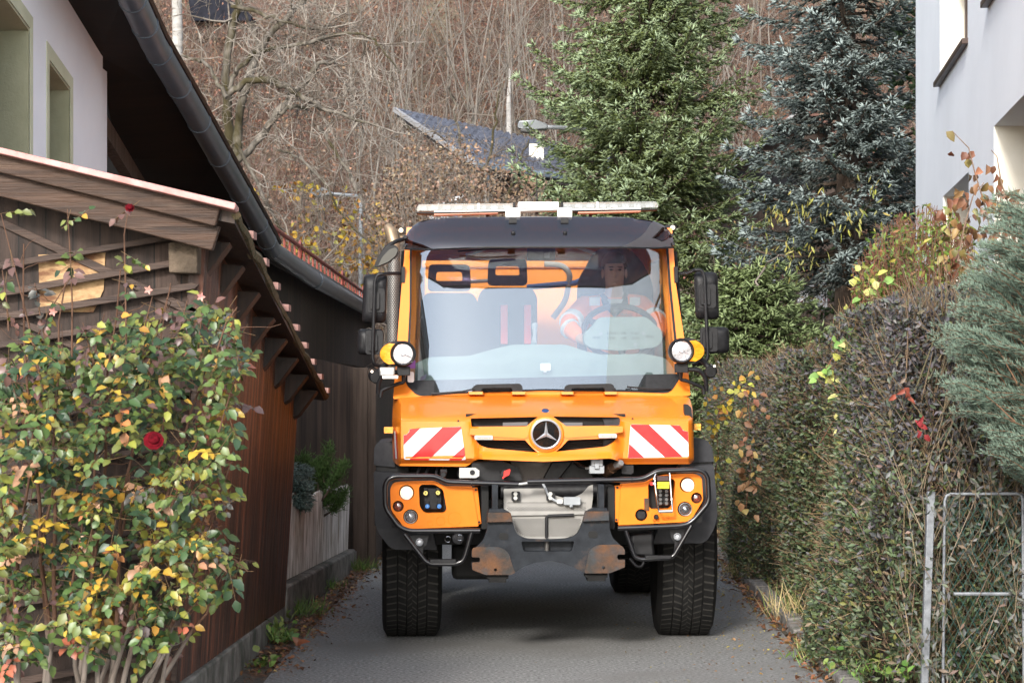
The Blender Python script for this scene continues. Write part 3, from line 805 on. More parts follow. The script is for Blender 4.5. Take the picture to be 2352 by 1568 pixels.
hood = P_("bonnet", mb, m_or, smooth=28)
# horizontal grille bar stands slightly proud
mb = MB(); panel(mb, fillet([(1079,983),(1206,985),(1216,990),(1212,1003),(1206,1007),(1134,1003),(1079,998)], 3), [], lambda u, v: T(u, v, -1.165), (0,.05,0)); P_("grille_bar", mb, m_or, hood, bevel=.004)
mb = MB(); panel(mb, fillet([(1431,978),(1300,984),(1292,990),(1296,1003),(1303,1006),(1370,1001),(1431,992)], 3), [], lambda u, v: T(u, v, -1.165), (0,.05,0)); P_("grille_bar", mb, m_or, hood, bevel=.004)
block("grille_backing", 1070, 950, 1436, 1046, -1.045, .02, m_void, hood, bevel=0)
mb = MB()
for k in range(8): mb.tube([T(1085, 1008+k*4.2, -1.06), T(1420, 1008+k*4.2, -1.06)], .0035, 4)
P_("grille_mesh", mb, M("grille_fins",(.03,.025,.022),.5), hood)
mb = MB(); panel(mb, [(1384,960),(1424,960),(1422,977),(1390,977)], [], lambda u, v: T(u, v, -1.07), (0,.02,0)); P_("intake_duct", mb, m_gry, hood)
mb = MB(); panel(mb, [(1386,1010),(1412,1008),(1400,1022),(1386,1024)], [], lambda u, v: T(u, v, -1.07), (0,.02,0)); P_("intake_duct", mb, m_gry, hood)
mb = MB(); panel(mb, [(1155,970),(1212,969),(1212,977),(1155,978)], [], lambda u, v: T(u, v, -1.075), (0,.02,0)); panel(mb, [(1286,970),(1338,970),(1338,977),(1290,978)], [], lambda u, v: T(u, v, -1.075), (0,.02,0)); P_("radiator_rail", mb, M("rail_grey",(.10,.10,.105),.45), hood)
# star emblem
cu, cv = 1254.3, 996.8
disc("emblem_surround", cu, cv, -1.14, [(39,-.03),(41,.0),(41,.025),(38,.034),(35.5,.034)], m_or, hood, 48)
em = disc("emblem_dish", cu, cv, -1.172, [(34,-.002),(34,.002)], M("emblem_black",(.004,.004,.005),.6,spec=.15), hood, 40)
mb = MB(); s = px(-1.18); c0 = T(cu, cv, -1.185)
mb.tube([c0+Vector((math.cos(t)*32.6*s, 0, math.sin(t)*32.6*s)) for t in np.linspace(0, 2*math.pi, 49)[:-1]], .0062, 8, closed=True)
for k in range(3):
    a = math.pi/2+k*2*math.pi/3
    tip = c0+Vector((math.cos(a), 0, math.sin(a)))*31*s
    l = c0+Vector((math.cos(a+math.pi/3), 0, math.sin(a+math.pi/3)))*5.2*s; r = c0+Vector((math.cos(a-math.pi/3), 0, math.sin(a-math.pi/3)))*5.2*s
    top = c0+Vector((0,-.012,0))
    mb.add([c0, l, tip, r, top], [(0,1,2),(0,2,3),(4,2,1),(4,3,2)])
P_("star_emblem", mb, M("star_silver",(.50,.50,.52),.32,metal=.5), hood, smooth=30)
disc("badge", 1252.6, 944, hy(1252,944)-.004, [(9,-.02),(9,.004),(7.5,.006)], m_chr, hood, 24, axis=(0,-.55,.83))
disc("badge_disc", 1252.6, 944, hy(1252,944)-.009, [(7,-.004),(7,.004)], M("badge_blue",(.02,.05,.16),.3), hood, 24, axis=(0,-.55,.83))
for u, v in ((1052.6,966),(1453,961.5)): disc("lock_hole", u, v, hy(u,v)-.002, [(2.4,-.01),(2.4,.004)], m_blk, hood, 12)
# slim LED units on the grille bar
for u0, u1, v in ((1090,1132,1004.6),(1375,1417,1000.6)):
    o = block("marker_light", u0, v-5, u1, v+5, -1.19, .03, m_alu, hood, fil=3, bevel=.002)
    for k in range(6): disc("diode", u0+7+k*5.6, v, -1.192, [(2.6,-.004),(2.6,.002),(1.5,.004)], M("diode_lens",(.55,.42,.36),.2) if k == 0 else bpy.data.materials["diode_lens"], o, 10)
# warning stickers
def sticker(outer, stripes, f):
    mb = MB(); panel(mb, fillet(outer, 3), [], lambda u, v: T(u, v, f(u, v)-.003), (0,.002,0), step=14)
    st = P_("warning_sticker", mb, m_whf, hood, smooth=20)
    mb = MB()
    for q in stripes: panel(mb, q, [], lambda u, v: T(u, v, f(u, v)-.0045), (0,.001,0), step=14)
    P_("red_stripe", mb, m_red, st, smooth=20)
sticker([(926.5,998),(934,997.5),(940,990),(940,984.7),(1058.8,979),(1069.7,1057),(928,1055)],
        [[(926.8,999),(934,997.5),(940,991),(940.5,985),(966,982.5),(927.2,1021.5)],[(1016,981),(1058.5,979.5),(1060,983.6),(984,1056),(940,1055.5)],[(1066.5,1025.4),(1069.5,1056.5),(1031,1056.3)]], hy)
sticker([(1448.8,973.8),(1562,976.5),(1565,982),(1569,988),(1580.6,991),(1581.7,1048.5),(1442,1051.8)],
        [[(1449.2,979),(1449.5,974.2),(1490.5,974.8),(1567.6,1048.5),(1527,1049.5)],[(1539,975.8),(1562,977),(1565,982),(1569,988.2),(1580.4,991.2),(1580.8,1015.5)],[(1445.5,1018.8),(1479.6,1050.4),(1442.4,1051.4)]], hy)
mb = MB(); panel(mb, [(904,987),(911,990),(914,1054),(905,1052)], [], lambda u, v: T(u, v, hy(u, v)-.012), (0,.003,0)); sp = P_("side_sticker", mb, m_red, hood)
mb = MB(); panel(mb, [(904.5,989),(908,990),(912,1053),(908,1053)], [], lambda u, v: T(u, v, hy(u, v)-.016), (0,.002,0)); P_("white_stripe", mb, m_whf, sp)
# bonnet handles
for (a0,a1,b0,b1,k) in ((1083,1109,1177,1203,-1),(1294,1316,1390,1414,1)):
    yb = -.60; mb = MB()
    yb = -.67
    panel(mb, fillet([(a0,905),(a0+4,887),(a0+12,882.5),(b1-10,880.5),(b1-4,885),(b1,904),(b0+2,904),(b0-2,890),(a1-2,891),(a1-6,905)], 3), [], lambda u, v: T(u, v, yb), (0,.045,0))
    P_("bonnet_handle", mb, m_blk, hood, bevel=.005)
    s = a0 if k < 0 else b1
    disc("latch_knob", s-k*3, 893, yb-.005, [(3,-.02),(3,.02)], m_blk, hood, 12)
for u0, u1 in ((1076,1110),(1175,1208),(1288,1318),(1388,1418)): block("handle_base", u0, 899, u1, 906, -.68, .09, m_or, hood, bevel=.004)
plate("air_duct", [(1571,927),(1580,928),(1588,936),(1593,983),(1574,982)], hy(1582,950)-.03, .05, m_blk, hood, fil=3, bevel=.004)
for u0, u1, v0, v1 in ((882,903,980,994.6),(1594,1610,972.7,987)): block("side_marker", u0, v0, u1, v1, -.85, .05, m_ambl, fil=2, bevel=.004)

# ---- cab shell
def wy(v): return -.60 + (905-v)/(905-571)*.45
WSO = fillet([(941,566),(1535,566),(1541,650),(1556,800),(1563,866,10),(1540,903,16),(1420,899,4),(1250,897,4),(1080,902,4),(958,910,16),(931,880,10),(936,800),(941,700)], 6)
WSI = fillet([(946,566),(1530,566),(1536,650),(1551,800),(1557,862,10),(1536,896,14),(1250,893,4),(960,903,14),(937,876,10),(941,800),(945,700)], 6)
CABO = fillet([(931,560),(1546.5,558),(1552,650),(1571,773),(1580,841),(1586,908,4),(1540,912),(958,914),(903,916,4),(908,845),(914,760),(923,650)], 4)
mb = MB(); panel(mb, CABO, [WSO], lambda u, v: T(u, v, wy(v)), (0,.09,0), step=16); cab = P_("cab", mb, m_or, smooth=25)
mb = MB(); panel(mb, WSO, [WSI], lambda u, v: T(u, v, wy(v)-.004), (0,.02,0), step=20); P_("windshield_seal", mb, m_blk, cab)
mb = MB(); panel(mb, fillet([(937,874),(1557,858),(1557,862),(1536,896,14),(1250,893,4),(960,903,14),(937,876,10)], 4) , [], lambda u, v: T(u, v, wy(v)+.006), (0,.003,0), step=20)
P_("screen_border", mb, m_blk, cab)
def wcurve(u): return .13*abs((u-1240)/300)**4-.05
mb = MB(); panel(mb, WSI, [], lambda u, v: T(u, v, wy(v)+wcurve(u)), (0,.005,0), step=14); P_("windshield", mb, m_ws, cab, smooth=60)
# side bodies: door with lower panel, window frame and glass
for sgn, uo in ((-1, 912), (1, 1572)):
    xo = T(uo, 860, -.5).x; xt = T(931 if sgn < 0 else 1547, 571, -.1).x; zt = T(1240, 571, -.1).z; zb = T(1240, 905, -.5).z
    th_ = -sgn*.05
    mb = MB()
    q = lambda y, z: (xo+(xt-xo)*(z-zb)/(zt-zb) if z > zb else xo, y, z)
    panel(mb, [(-.52,.95),(1.15,.95),(1.15,zt+.15),(-.06,zt+.15)][:1]+[(-.56,zb),(-.08,zt),(-.05,zt+.14),(1.15,zt+.14),(1.15,.95)][::1], [[(-.42,zb+.06),(1.02,zb+.06),(1.02,zt-.03),(-.05,zt-.03)]], q, (th_,0,0))
    door = P_("door", mb, m_or, cab)
    mb = MB(); panel(mb, [(-.42,zb+.06),(1.02,zb+.06),(1.02,zt-.03),(-.05,zt-.03)], [], lambda y, z: Vector(q(y, z))+Vector((th_*.5,0,0)), (th_*.08,0,0)); P_("side_window", mb, glassmat("side_glass",(.8,.85,.84),.06), door)
    mb = MB(); mb.tube([Vector(q(-.44,zb+.04))+Vector((sgn*.01,0,0)), Vector(q(-.08,zt-.02))+Vector((sgn*.01,0,0))], .016, 6); P_("door_seal", mb, m_blk, door)
zt = T(1240, 571, -.1).z; xl, xr = T(931,571,-.1).x, T(1547,571,-.1).x; zr = T(1240, 494, .2).z
# roof, rear wall, floor
mb = MB(); N = 14
prof = []
for k in range(N+1):
    a = k/N*math.pi; e = .35
    prof.append((((xl+xr)/2)+(xr-xl)/2*.96*(abs(math.cos(a))**e)*(-1 if math.cos(a) > 0 else 1)*-1, zt+(zr-zt)*abs(math.sin(a))**.55))
ys_ = [(-.14,.45,.0),(.05,.85,.0),(.35,1,0),(1.1,1,0),(1.2,.9,0)]
for y, s_, _ in ys_:
    for x, z in prof: mb.v.append(((x-(xl+xr)/2)*(1-.07*max(0,1-(y+.14)/.4)*((z-zt)/(zr-zt)))+(xl+xr)/2, y, zt+(z-zt)*s_)); mb.c.append((1,1,1))
n = N+1
for i in range(len(ys_)-1):
    for k in range(N): mb.f.append((i*n+k, i*n+k+1, (i+1)*n+k+1, (i+1)*n+k))
mb.f.append(tuple(range(n))); mb.f.append(tuple(range((len(ys_)-1)*n, len(ys_)*n)))
P_("roof", mb, m_or, cab, smooth=50)
mb = MB(); panel(mb, [(xl-.06,.95),(xr+.06,.95),(xr+.02,zt+.1),(xl-.02,zt+.1)], [fillet([(xl+.08,1.62),(xr-.08,1.62),(xr-.10,zt+.04),(xl+.10,zt+.04)], .08)], lambda x, z: (x,1.16,z), (0,.04,0)); P_("rear_wall", mb, m_inor, cab)
mb = MB(); mb.box((xl+.12,2.3,1.12),(xr-.12,3.2,2.62)); mb.box((xl+.10,2.27,1.5),(xr-.10,2.3,1.56)); mb.box((xl+.10,2.27,2.52),(xr-.10,2.3,2.58)); P_("spreader_body", mb, m_inor, truck, bevel=.03)
mb = MB(); mb.box((xl-.12,-.55,.92),(xr+.12,1.16,.98)); P_("floor", mb, m_seat, cab)

# ---- smoked sun visor
def vy(u, v):
    c = abs((u-1238)/310)
    y = -.50+.22*((571-v)/73)**1.5 if v < 571 else -.50
    return y + .20*c**6
VIS = fillet([(928,571,6),(931,545),(937,531,10),(955,514,10),(972,506.5,6),(1003,501,6),(1080,499),(1238,497),(1400,498.5),(1440,499,6),(1498,506.5,6),(1527,518.6,8),(1541,534,8),(1546,548),(1547.6,566,6),(1500,568.5),(1420,566.5),(1240,566),(1110,566.5),(980,572)], 4)
mb = MB(); panel(mb, VIS, [], lambda u, v: T(u, v, vy(u, v)), (0,.006,0), step=10); vis = P_("sun_visor", mb, m_smoke, cab, smooth=60)
rod("visor_edge", [(u, v, vy(u, v)) for u, v in ((930,572),(980,573),(1110,568),(1240,567.5),(1420,568),(1500,570),(1547,568))], .007, m_blk, vis, 6)
for nm_, pp_ in (("inner_pillar", [(944,566),(967,566),(960,700),(950,820),(930,880),(930,800)]), ("inner_pillar", [(1513,566),(1535,566),(1560,860),(1545,850),(1528,700)])):
    plate(nm_, pp_, -.02, .05, m_inor, cab, bevel=.01)
for u in (1178, 1297):
    plate("visor_bracket", [(u-17,477),(u+17,477),(u+17,499),(u+16,524),(u-16,524),(u-17,499)], vy(u,500)+.012, .006, m_alu, vis, fil=3)
    block("visor_strap", u-9, 500, u+9, 520, vy(u,510)-.008, .006, m_blk, vis, fil=3)
    for v in (506, 535): disc("bolt", u+1, v, vy(u,v)-.006, [(5,-.01),(5,.004),(3,.010)], m_blk, vis, 14)
for u, v in ((931,544),(929,564),(1544,540),(1546.5,560)): disc("side_bolt", u, v, vy(u,v)-.01, [(4,-.01),(4,.006)], m_blk, vis, 10)

# ---- light bar, antenna, horns
m_mod = M('led_module', (.20,.21,.23), .3, c2=(.42,.44,.47), sc=60)
def barv(u): return (u-957)/(1512-957)*-7
lb = block("light_bar", 1190, 463.5, 1284, 481, -.16, .22, M("light_bar_white",(.78,.77,.74),.4), cab, bevel=.006)
for s, (a, b) in ((-1,(957,1184)),(1,(1288,1512))):
    o = [(a,472+barv(a)),(b,470+barv(b)),(b,483+barv(b)),(a,485+barv(a))]
    f = [(a+(6 if s < 0 else 0),469+barv(a)),(b-(6 if s > 0 else 0),469.5+barv(b)),(b,476+barv(b)),(b,484+barv(b)),(a,485+barv(a)),(a,477+barv(a))]
    plate("bar_lens", f, -.18, .26, glassmat("light_bar_lens",(.74,.77,.80),.10) if s < 0 else bpy.data.materials["light_bar_lens"], lb, fil=3, bevel=.006)
    plate("bar_base", [(a,487+barv(a)),(b,486+barv(b)),(b,488.5+barv(b)),(b-20*(s>0),490+barv(b)),(a+20*(s<0),491+barv(a)),(a,490+barv(a))], -.185, .12, m_blk, lb, bevel=.003)
    plate("bar_trim", [(a+(40 if s < 0 else 0),484.5+barv(a+40)),(b-(40 if s > 0 else 0),484+barv(b)),(b-(40 if s>0 else 0),487.5+barv(b)),(a+(40 if s<0 else 0),488+barv(a+40))], -.192, .02, m_alu, lb)
    plate("bar_underside", [(a+40,490+barv(a)),(b-40,489+barv(b)),(b-40,493+barv(b)),(a+40,494+barv(a))], -.18, .10, M("painted_roof_reflection",(.55,.25,.17),.4) if s < 0 else bpy.data.materials["painted_roof_reflection"], lb)  # reflection of the orange roof, painted in as a pink underside
    plate('bar_core', [(a+8,474+barv(a)),(b-8,474+barv(b)),(b-8,484+barv(b)),(a+8,484+barv(a))], -.09, .02, m_gplas, lb)
    for k in range(8):
        u = a+14+k*(b-a-24)/7.4
        plate("light_module", [(u-9,472.5+barv(u)),(u+9,472.5+barv(u)),(u+9,482.5+barv(u)),(u-9,482.5+barv(u))], -.14, .05, m_mod, lb, bevel=.003)
    for u in ((1099,1181) if s < 0 else (1291,1372)): block("clip", u-3, 468+barv(u), u+3, 485+barv(u), -.19, .03, m_blk if u in (1181,1291) else m_alu, lb, bevel=.002)
rod("bar_tube", [(1160,485,-.2),(1312,480,-.2)], .014, m_alu, lb)
rod("bar_foot", [(1120,492,-.08),(1120,500,-.02)], .012, m_blk, lb); rod("bar_foot", [(1356,489,-.08),(1356,499,-.02)], .012, m_blk, lb)
an = rod("antenna", [(1233,400,.1),(1233.5,478,.1),(1233.5,492,.1)], [.0025,.005,.012], m_blk, cab, 6)
for u0, u1, lu, v in ((918,945,921,529),(1530,1551,1545,523)):
    o = block("marker_lamp", u0-3, v-7, u1+3, v+7, -.02, .06, m_blk, cab, fil=6, bevel=.003)
    disc("lens", lu, v, -.025, [(5.5,-.004),(5.5,.004),(3,.008)], m_lit, o, 14)

# ---- exhaust stack
ex = disc("exhaust_stack", 903, 700, 1.35, [(20,-.06),(20,.06)], m_alu, truck, 20)
bpy.data.objects.remove(ex)
mb = MB(); a, b = T(903, 800, 1.3), T(905, 577, 1.3); mb.lathe([(.044, 0), (.044, (b-a).length)], a, b-a, 28)
ex = P_("exhaust_stack", mb, M("stack_shield",(.24,.235,.225),.5,metal=.5,c2=(.32,.315,.30),sc=9), truck, smooth=50)
mb = MB()
for r in range(54):
    for k in range(16):
        t = 2*math.pi*(k+.5*(r % 2))/16
        c = a.lerp(b, (r+.5)/54)+Vector((math.cos(t)*.0445, math.sin(t)*.0445, 0)); w = Vector((-math.sin(t), math.cos(t), 0))*.0062
        if math.sin(t) > .5: continue
        mb.add([c+w, c+Vector((0,0,.0075)), c-w, c-Vector((0,0,.0075))], [(0,1,2,3)])
P_("perforation", mb, m_void, ex, smooth=0)
rod("tail_pipe", [(906,600,1.3),(905,560,1.3),(897,530,1.32),(890,520,1.34)], [.042,.042,.044,.03], M("heat_tinted_pipe",(.30,.22,.14),.5,metal=.7,c2=(.40,.31,.22),sc=8), ex, 16)

# ---- mirrors
def mirror(pts_arm, heads, base):
    arm = rod("mirror_arm", pts_arm, .011, m_blk, truck, 10, fil=.05)
    for (u0,v0,u1,v1,y,tilt) in heads:
        mb = MB(); w = (u1-u0)
        o = fillet([(u0+tilt,v0),(u1+tilt,v0-tilt*.2),(u1-tilt,v1),(u0-tilt,v1+tilt*.2)], 13, 6)
        cu_, cv_ = (u0+u1)/2, (v0+v1)/2
        ring = []
        for sc_, dy in ((1, .07),(1,.02),(.9,-.01),(.62,-.022)):
            ring.append([T(cu_+(u-cu_)*sc_, cv_+(v-cv_)*sc_, y+dy) for u, v in o])
        m_ = len(o); vs = [p for r_ in ring for p in r_]
        fs = [(i*m_+k, i*m_+(k+1) % m_, (i+1)*m_+(k+1) % m_, (i+1)*m_+k) for i in range(3) for k in range(m_)]
        fs += [tuple(range(m_)), tuple(range(3*m_, 4*m_))]
        mb.add(vs, fs); hd = P_("mirror_housing", mb, m_blk, arm, smooth=60)
        mb = MB(); vs = [T(cu_+(u-cu_)*.92, cv_+(v-cv_)*.94, y+.073) for u, v in o]; mb.prism(vs, (0,.003,0)); P_("mirror_glass", mb, m_chr, hd)
        ca = [p for p in base if v0-5 < p[1] < v1+5][0]
        mb = MB(); panel(mb, fillet([(ca[0]-11,ca[1]-20),(ca[0]+11,ca[1]-20),(ca[0]+11,ca[1]+20),(ca[0]-11,ca[1]+20)], 5), [], lambda u, v: T(u, v, y-.045), (0,.03,0)); P_("mirror_clamp", mb, m_blk, hd, bevel=.008)
        mb = MB(); panel(mb, fillet([(ca[0]-17,ca[1]-28),(ca[0]+24,ca[1]-28),(ca[0]+24,ca[1]+28),(ca[0]-17,ca[1]+28)], 8), [], lambda u, v: T(u, v, y-.027), (0,.01,0)); P_("mirror_recess", mb, m_blk, hd, bevel=.004)
    return arm
y = -.40
mirror([(923,628,-.22),(900,628,-.36),(880,629,y-.06),(866,631,y-.06),(861,645,y-.06),(857,773,y-.06),(855.5,820,y-.06),(860,838,y-.06),(885,842,y)],
       [(833,630,888,742,y,2.2),(820.5,755.5,881,814,y,.8)], [(860.5,690),(856,786)])
mirror([(1556,628,-.22),(1578,628,-.36),(1595,620,y-.06),(1611,620,y-.06),(1618,632,y-.06),(1624,775,y-.06),(1626,815,y-.06),(1622,830,y-.06),(1602,838,y)],
       [(1595,624,1650,733.5,y,-2.2),(1608,750.5,1675,811.5,y,-.5)], [(1621,680),(1625,780)])
for u in (926, 1553):
    block("mirror_bracket", u-4, 612, u+4, 650, -.26, .06, m_blk, truck, bevel=.003)
# wide-angle kerb mirror at the upper left
mb = MB(); panel(mb, fillet([(859,613),(866,592),(884,568),(905,561),(916,570),(913,586),(896,602),(868,613)], 5), [], lambda u, v: T(u, v, -.3), (0,.05,0)); km = P_("kerb_mirror", mb, m_blk, truck, bevel=.012)
mb = MB(); panel(mb, fillet([(868,611),(878,590),(895,572),(908,568),(914,575),(908,588),(892,601)], 4), [], lambda u, v: T(u, v, -.312), (0,.004,0)); P_("mirror_glass", mb, M("dark_mirror",(.012,.014,.014),.12), km)
rod("mirror_arm", [(932,548,-.18),(905,556,-.26),(885,570,-.27),(876,586,-.28)], .014, m_blk, km, 8, fil=.03)

# ---- round work lamps with amber indicators beside the windshield
for cu_, cv_, s in ((925.8,812.3,-1),(1565,805.7,1)):
    y = -.78
    mb = MB(); c = T(cu_, cv_, y); k = px(y)
    mb.lathe([(.4*29*k,.17),(24*k,.14),(28*k,.08),(29.5*k,.02),(29.5*k,-.005),(26*k,-.02),(24*k,-.018),(23.5*k,-.008)][::-1], c, (0,1,0), 32); mb.f.pop(-2)
    hl = P_("round_lamp", mb, m_blk, truck, smooth=40)
    mb = MB(); mb.lathe([(23.5*k,-.006),(22*k,.008),(12*k,.03),(3*k,.035)], c, (0,1,0), 32); P_("reflector", mb, m_refl, hl, smooth=60)
    mb = MB(); mb.lathe([(23.4*k,-.008),(17*k,-.014),(6*k,-.018)], c, (0,1,0), 32); P_("lens", mb, m_lens, hl, smooth=60)
    mb = MB()
    for a in (math.radians(-25), math.radians(205)): mb.tube([c+Vector((math.cos(a)*5*k,-.010,math.sin(a)*5*k)), c+Vector((math.cos(a)*22*k,-.012,math.sin(a)*22*k))], .0016, 5)
    mb.tube([c+Vector((math.cos(t)*23*k,-.012,math.sin(t)*23*k)) for t in np.linspace(0,2*math.pi,33)[:-1]], .0022, 6, closed=True)
    mb.tube([c+Vector((math.cos(t)*5*k,-.014,math.sin(t)*5*k)) for t in np.linspace(0,2*math.pi,17)[:-1]], .0022, 6, closed=True)
    P_("lens_ring", mb, m_chr, hl, smooth=60)
    mb = MB(); o = []
    for q in range(13):
        t = math.radians(-62+124*q/12); o.append((cu_+s*(14+39*math.cos(t)), cv_+27.5*math.sin(t)))
    for q in range(9):
        t = math.radians(55-110*q/8); o.append((cu_+s*(4+25*math.cos(t)), cv_+28*math.sin(t)))
    panel(mb, o, [], lambda u, v: T(u, v, y-.01+.05*abs((u-cu_)/53)**2), (0,.06,0), step=8); P_("amber_indicator", mb, m_ambl, hl, smooth=50, bevel=.003)
    mb = MB(); o2 = [(cu_,cv_-29),(cu_+s*22,cv_-30),(cu_+s*42,cv_-22),(cu_+s*42,cv_+22),(cu_+s*22,cv_+28.5),(cu_,cv_+29)]
    panel(mb, fillet(o2, 6), [], lambda u, v: T(u, v, y+.03), (0,.05,0)); P_("indicator_housing", mb, m_blk, hl, bevel=.008)
    block("lamp_bracket", cu_-14, cv_+29, cu_+16, cv_+50, y+.03, .05, m_blk, hl, bevel=.004)
    rod("bracket_tube", [(cu_,cv_+40,y+.05),(cu_-s*2,cv_+66,y+.08),(cu_+s*10,cv_+68,y+.08),(cu_+s*50,cv_+84,y+.1),(cu_+s*52,cv_+100,y+.1)], .012, m_blk, hl, 8, fil=.03)
    rod("bracket_tube", [(cu_+s*10,cv_+42,y+.06),(cu_+s*42,cv_+44,y+.06),(cu_+s*56,cv_+62,y+.08),(cu_+s*58,cv_+92,y+.1)], .014, m_blk, hl, 8, fil=.03)
block("silver_work_lamp", 871, 843, 907, 863, -.82, .10, m_alu, truck, bevel=.008)
block("lamp_tray", 877, 862, 915, 869, -.80, .09, m_chr, truck, bevel=.003)
for u, v, s in ((862.5,866,-1),(1632.5,853.5,1)):
    o = disc("round_work_light", u, v, -.66, [(9,-.07),(13.4,-.03),(13.4,.02),(11,.026)], m_blk, truck, 24, axis=(-.35*s,-.9,-.25))
    mb = MB(); c = T(u, v, -.69); k = px(-.69)
    for q in range(-4, 5):
        h = math.sqrt(max(0, 1-(q/5)**2))*12*k; mb.box((c.x+q*2.4*k-.002,c.y-.012,c.z-h),(c.x+q*2.4*k+.002,c.y-.004,c.z+h))
    P_("cooling_fin", mb, m_blk, o, smooth=0)
    rod("light_arm", [(u-s*26,v-31,-.6),(u-s*16,v-22,-.62),(u-s*4,v-8,-.64)], .017, m_blk, o, 10)
    disc("bolt", u+s*8, v-13, -.7, [(3,-.01),(3,.012)], m_chr, o, 8)
rod("arm_tube", [(1590,838,-.5),(1602,834,-.5),(1620,826,-.5)], .012, m_blk, truck)
rod("work_light_cable", [(1613,855,-.66),(1604,862,-.6),(1594,858,-.6),(1596,850,-.55)], .004, m_blk, truck, 6)

# ---- fenders
for s, up, lo in ((-1, [(858.5,1068),(859,1030),(866,1016,6),(884,1013,4),(902,1013),(908,1073)], [(857.8,1083.5),(905,1084),(960,1086),(1004,1262),(905,1262,6),(892,1253,12),(868,1222,12),(862,1200,6)]),
                  (1, [(1640,1060),(1636,1028),(1625,1011,6),(1612,1006.5,4),(1590,1006),(1588,1062)], [(1639.5,1067),(1598,1068),(1560,1070),(1500,1247),(1612,1247,6),(1624,1241,12),(1640,1216,12),(1647.5,1186,6),(1645,1130)])):
    plate("upper_fender", up, -.72, .9, m_gry, truck, fil=4, bevel=.02, seg=3)
    plate("lower_fender", lo, -.86, .12, m_gry, truck, fil=4, bevel=.014, seg=3)
    u0, u1, v0 = (860, 940, 1068) if s < 0 else (1558, 1638, 1058)
    block("fender_gap", u0+3, v0, u1, v0+20, -.70, .9, m_blk, truck, bevel=.004)
    # arch over the tyre
    mb = MB(); x0, x1 = (T(861,1180,-.5).x, T(1004,1180,-.5).x) if s < 0 else (T(1500,1180,-.5).x, T(1644,1180,-.5).x)
    arc = [(math.cos(t)*.64, .535+math.sin(t)*.62) for t in np.linspace(math.radians(160), math.radians(10), 20)]
    pts = [(y_, z_) for y_, z_ in arc]
    for a_, b_ in zip(pts, pts[1:]): mb.add([(x0,a_[0],a_[1]),(x1,a_[0],a_[1]),(x1,b_[0],b_[1]),(x0,b_[0],b_[1])], [(0,1,2,3)])
    P_("wheel_arch", mb, m_blk, truck)

# ---- wheels
def wheel(x, y, ang, outer):
    R, w = .545, .37
    prof = [(.30,-.13),(.34,-.165),(.44,-.19),(.50,-.182),(.528,-.165)]
    tread = []
    gro = (-.092, -.034, .034, .092)
    z = -.158
    tread.append((.541, z))
    for g in gro: tread += [(.545, g-.004), (.537, g-.002), (.537, g+.002), (.545, g+.004)]
    tread.append((.541, .158))
    prof += tread+[(r, -h) for r, h in prof[::-1]]
    mb = MB(); n = 120
    ax = Vector((math.cos(ang), math.sin(ang), 0)); c = Vector((x, y, R-.006))
    mb.lathe(prof, c, ax, n); mb.f = mb.f[:-2]
    t = P_("wheel", mb, m_rub, truck, smooth=30)
    # sipes and shoulder blocks cut as raised and sunk bars around the tread
    mb = MB(); fw = ax.cross(Vector((0,0,1)))
    for k in range(66):
        for (h0, h1, sl, o) in ((-.162,-.098,.012,0),(-.088,-.038,-.022,.3),(-.030,0,.03,.6),(0,.030,-.03,.6),(.038,.088,.022,.3),(.098,.162,-.012,0)):
            a0 = 2*math.pi*(k+o)/66
            def pt(h, a, r): return c+ax*h+(fw*math.cos(a)+Vector((0,0,1))*math.sin(a))*r
            da = sl/.545; wd = .0058/.545
            mb.add([pt(h0,a0-wd,.5462),pt(h1,a0+da-wd,.5462),pt(h1,a0+da+wd,.5462),pt(h0,a0+wd,.5462)], [(0,1,2,3)])
    P_("tread_groove", mb, bpy.data.materials.get("groove_dust") or M("groove_dust",(.036,.034,.03),.9), t, smooth=0)
    mb = MB(); mb.lathe([(.05,.03),(.12,.06),(.2,.02),(.27,.05),(.30,.13),(.31,.14),(.30,.10),(.28,-.13)] if outer > 0 else [(.05,-.03),(.12,-.06),(.2,-.02),(.27,-.05),(.30,-.13),(.31,-.14),(.30,-.10),(.28,.13)], c, ax, 40)
    P_("rim", mb, M("rim_grey",(.12,.12,.125),.5,metal=.5) if not bpy.data.materials.get("rim_grey") else bpy.data.materials["rim_grey"], t, smooth=40)
xL = (T(878,1440,0).x+T(1008,1440,0).x)/2+.005; xR = (T(1507,1440,0).x+T(1627,1440,0).x)/2
wheel(xL, 0, math.radians(1.2), -1); wheel(xR, 0, math.radians(-2.4), 1)
xm = (xL+xR)/2
wheel(xm-.86, 3.0, 0, -1); wheel(xm+.86, 3.0, 0, 1)
# chassis, axles, load bed
mb = MB(); mb.box((xm-.42,-.8,.72),(xm-.32,3.7,.92)); mb.box((xm+.32,-.8,.72),(xm+.42,3.7,.92)); mb.box((xm-.42,.9,.74),(xm+.42,1.1,.9)); mb.box((xm-.42,3.2,.74),(xm+.42,3.4,.9)); P_("chassis", mb, m_void, truck)
for y in (0, 3.0):
    mb = MB(); mb.tube([(xm-.72,y,.70),(xm-.3,y,.76),(xm+.3,y,.76),(xm+.72,y,.70)], .075, 12); mb.lathe([(.06,-.2),(.17,-.1),(.19,0),(.17,.1),(.06,.2)], (xm+.12,y,.76), (0,1,0), 20); P_("axle", mb, m_void, truck)
mb = MB(); mb.box((xm-.80,.75,.62),(xm+.80,1.9,.98)); P_("underbody_shade_box", mb, m_void, truck)  # box added to block light and darken the road below
mb = MB(); mb.box((xL+.26,-.5,.40),(xL+.62,-.1,.62)); mb.box((xm-.30,-.55,.55),(xm+.30,-.2,1.05)); P_("gearbox", mb, m_void, truck, bevel=.03)
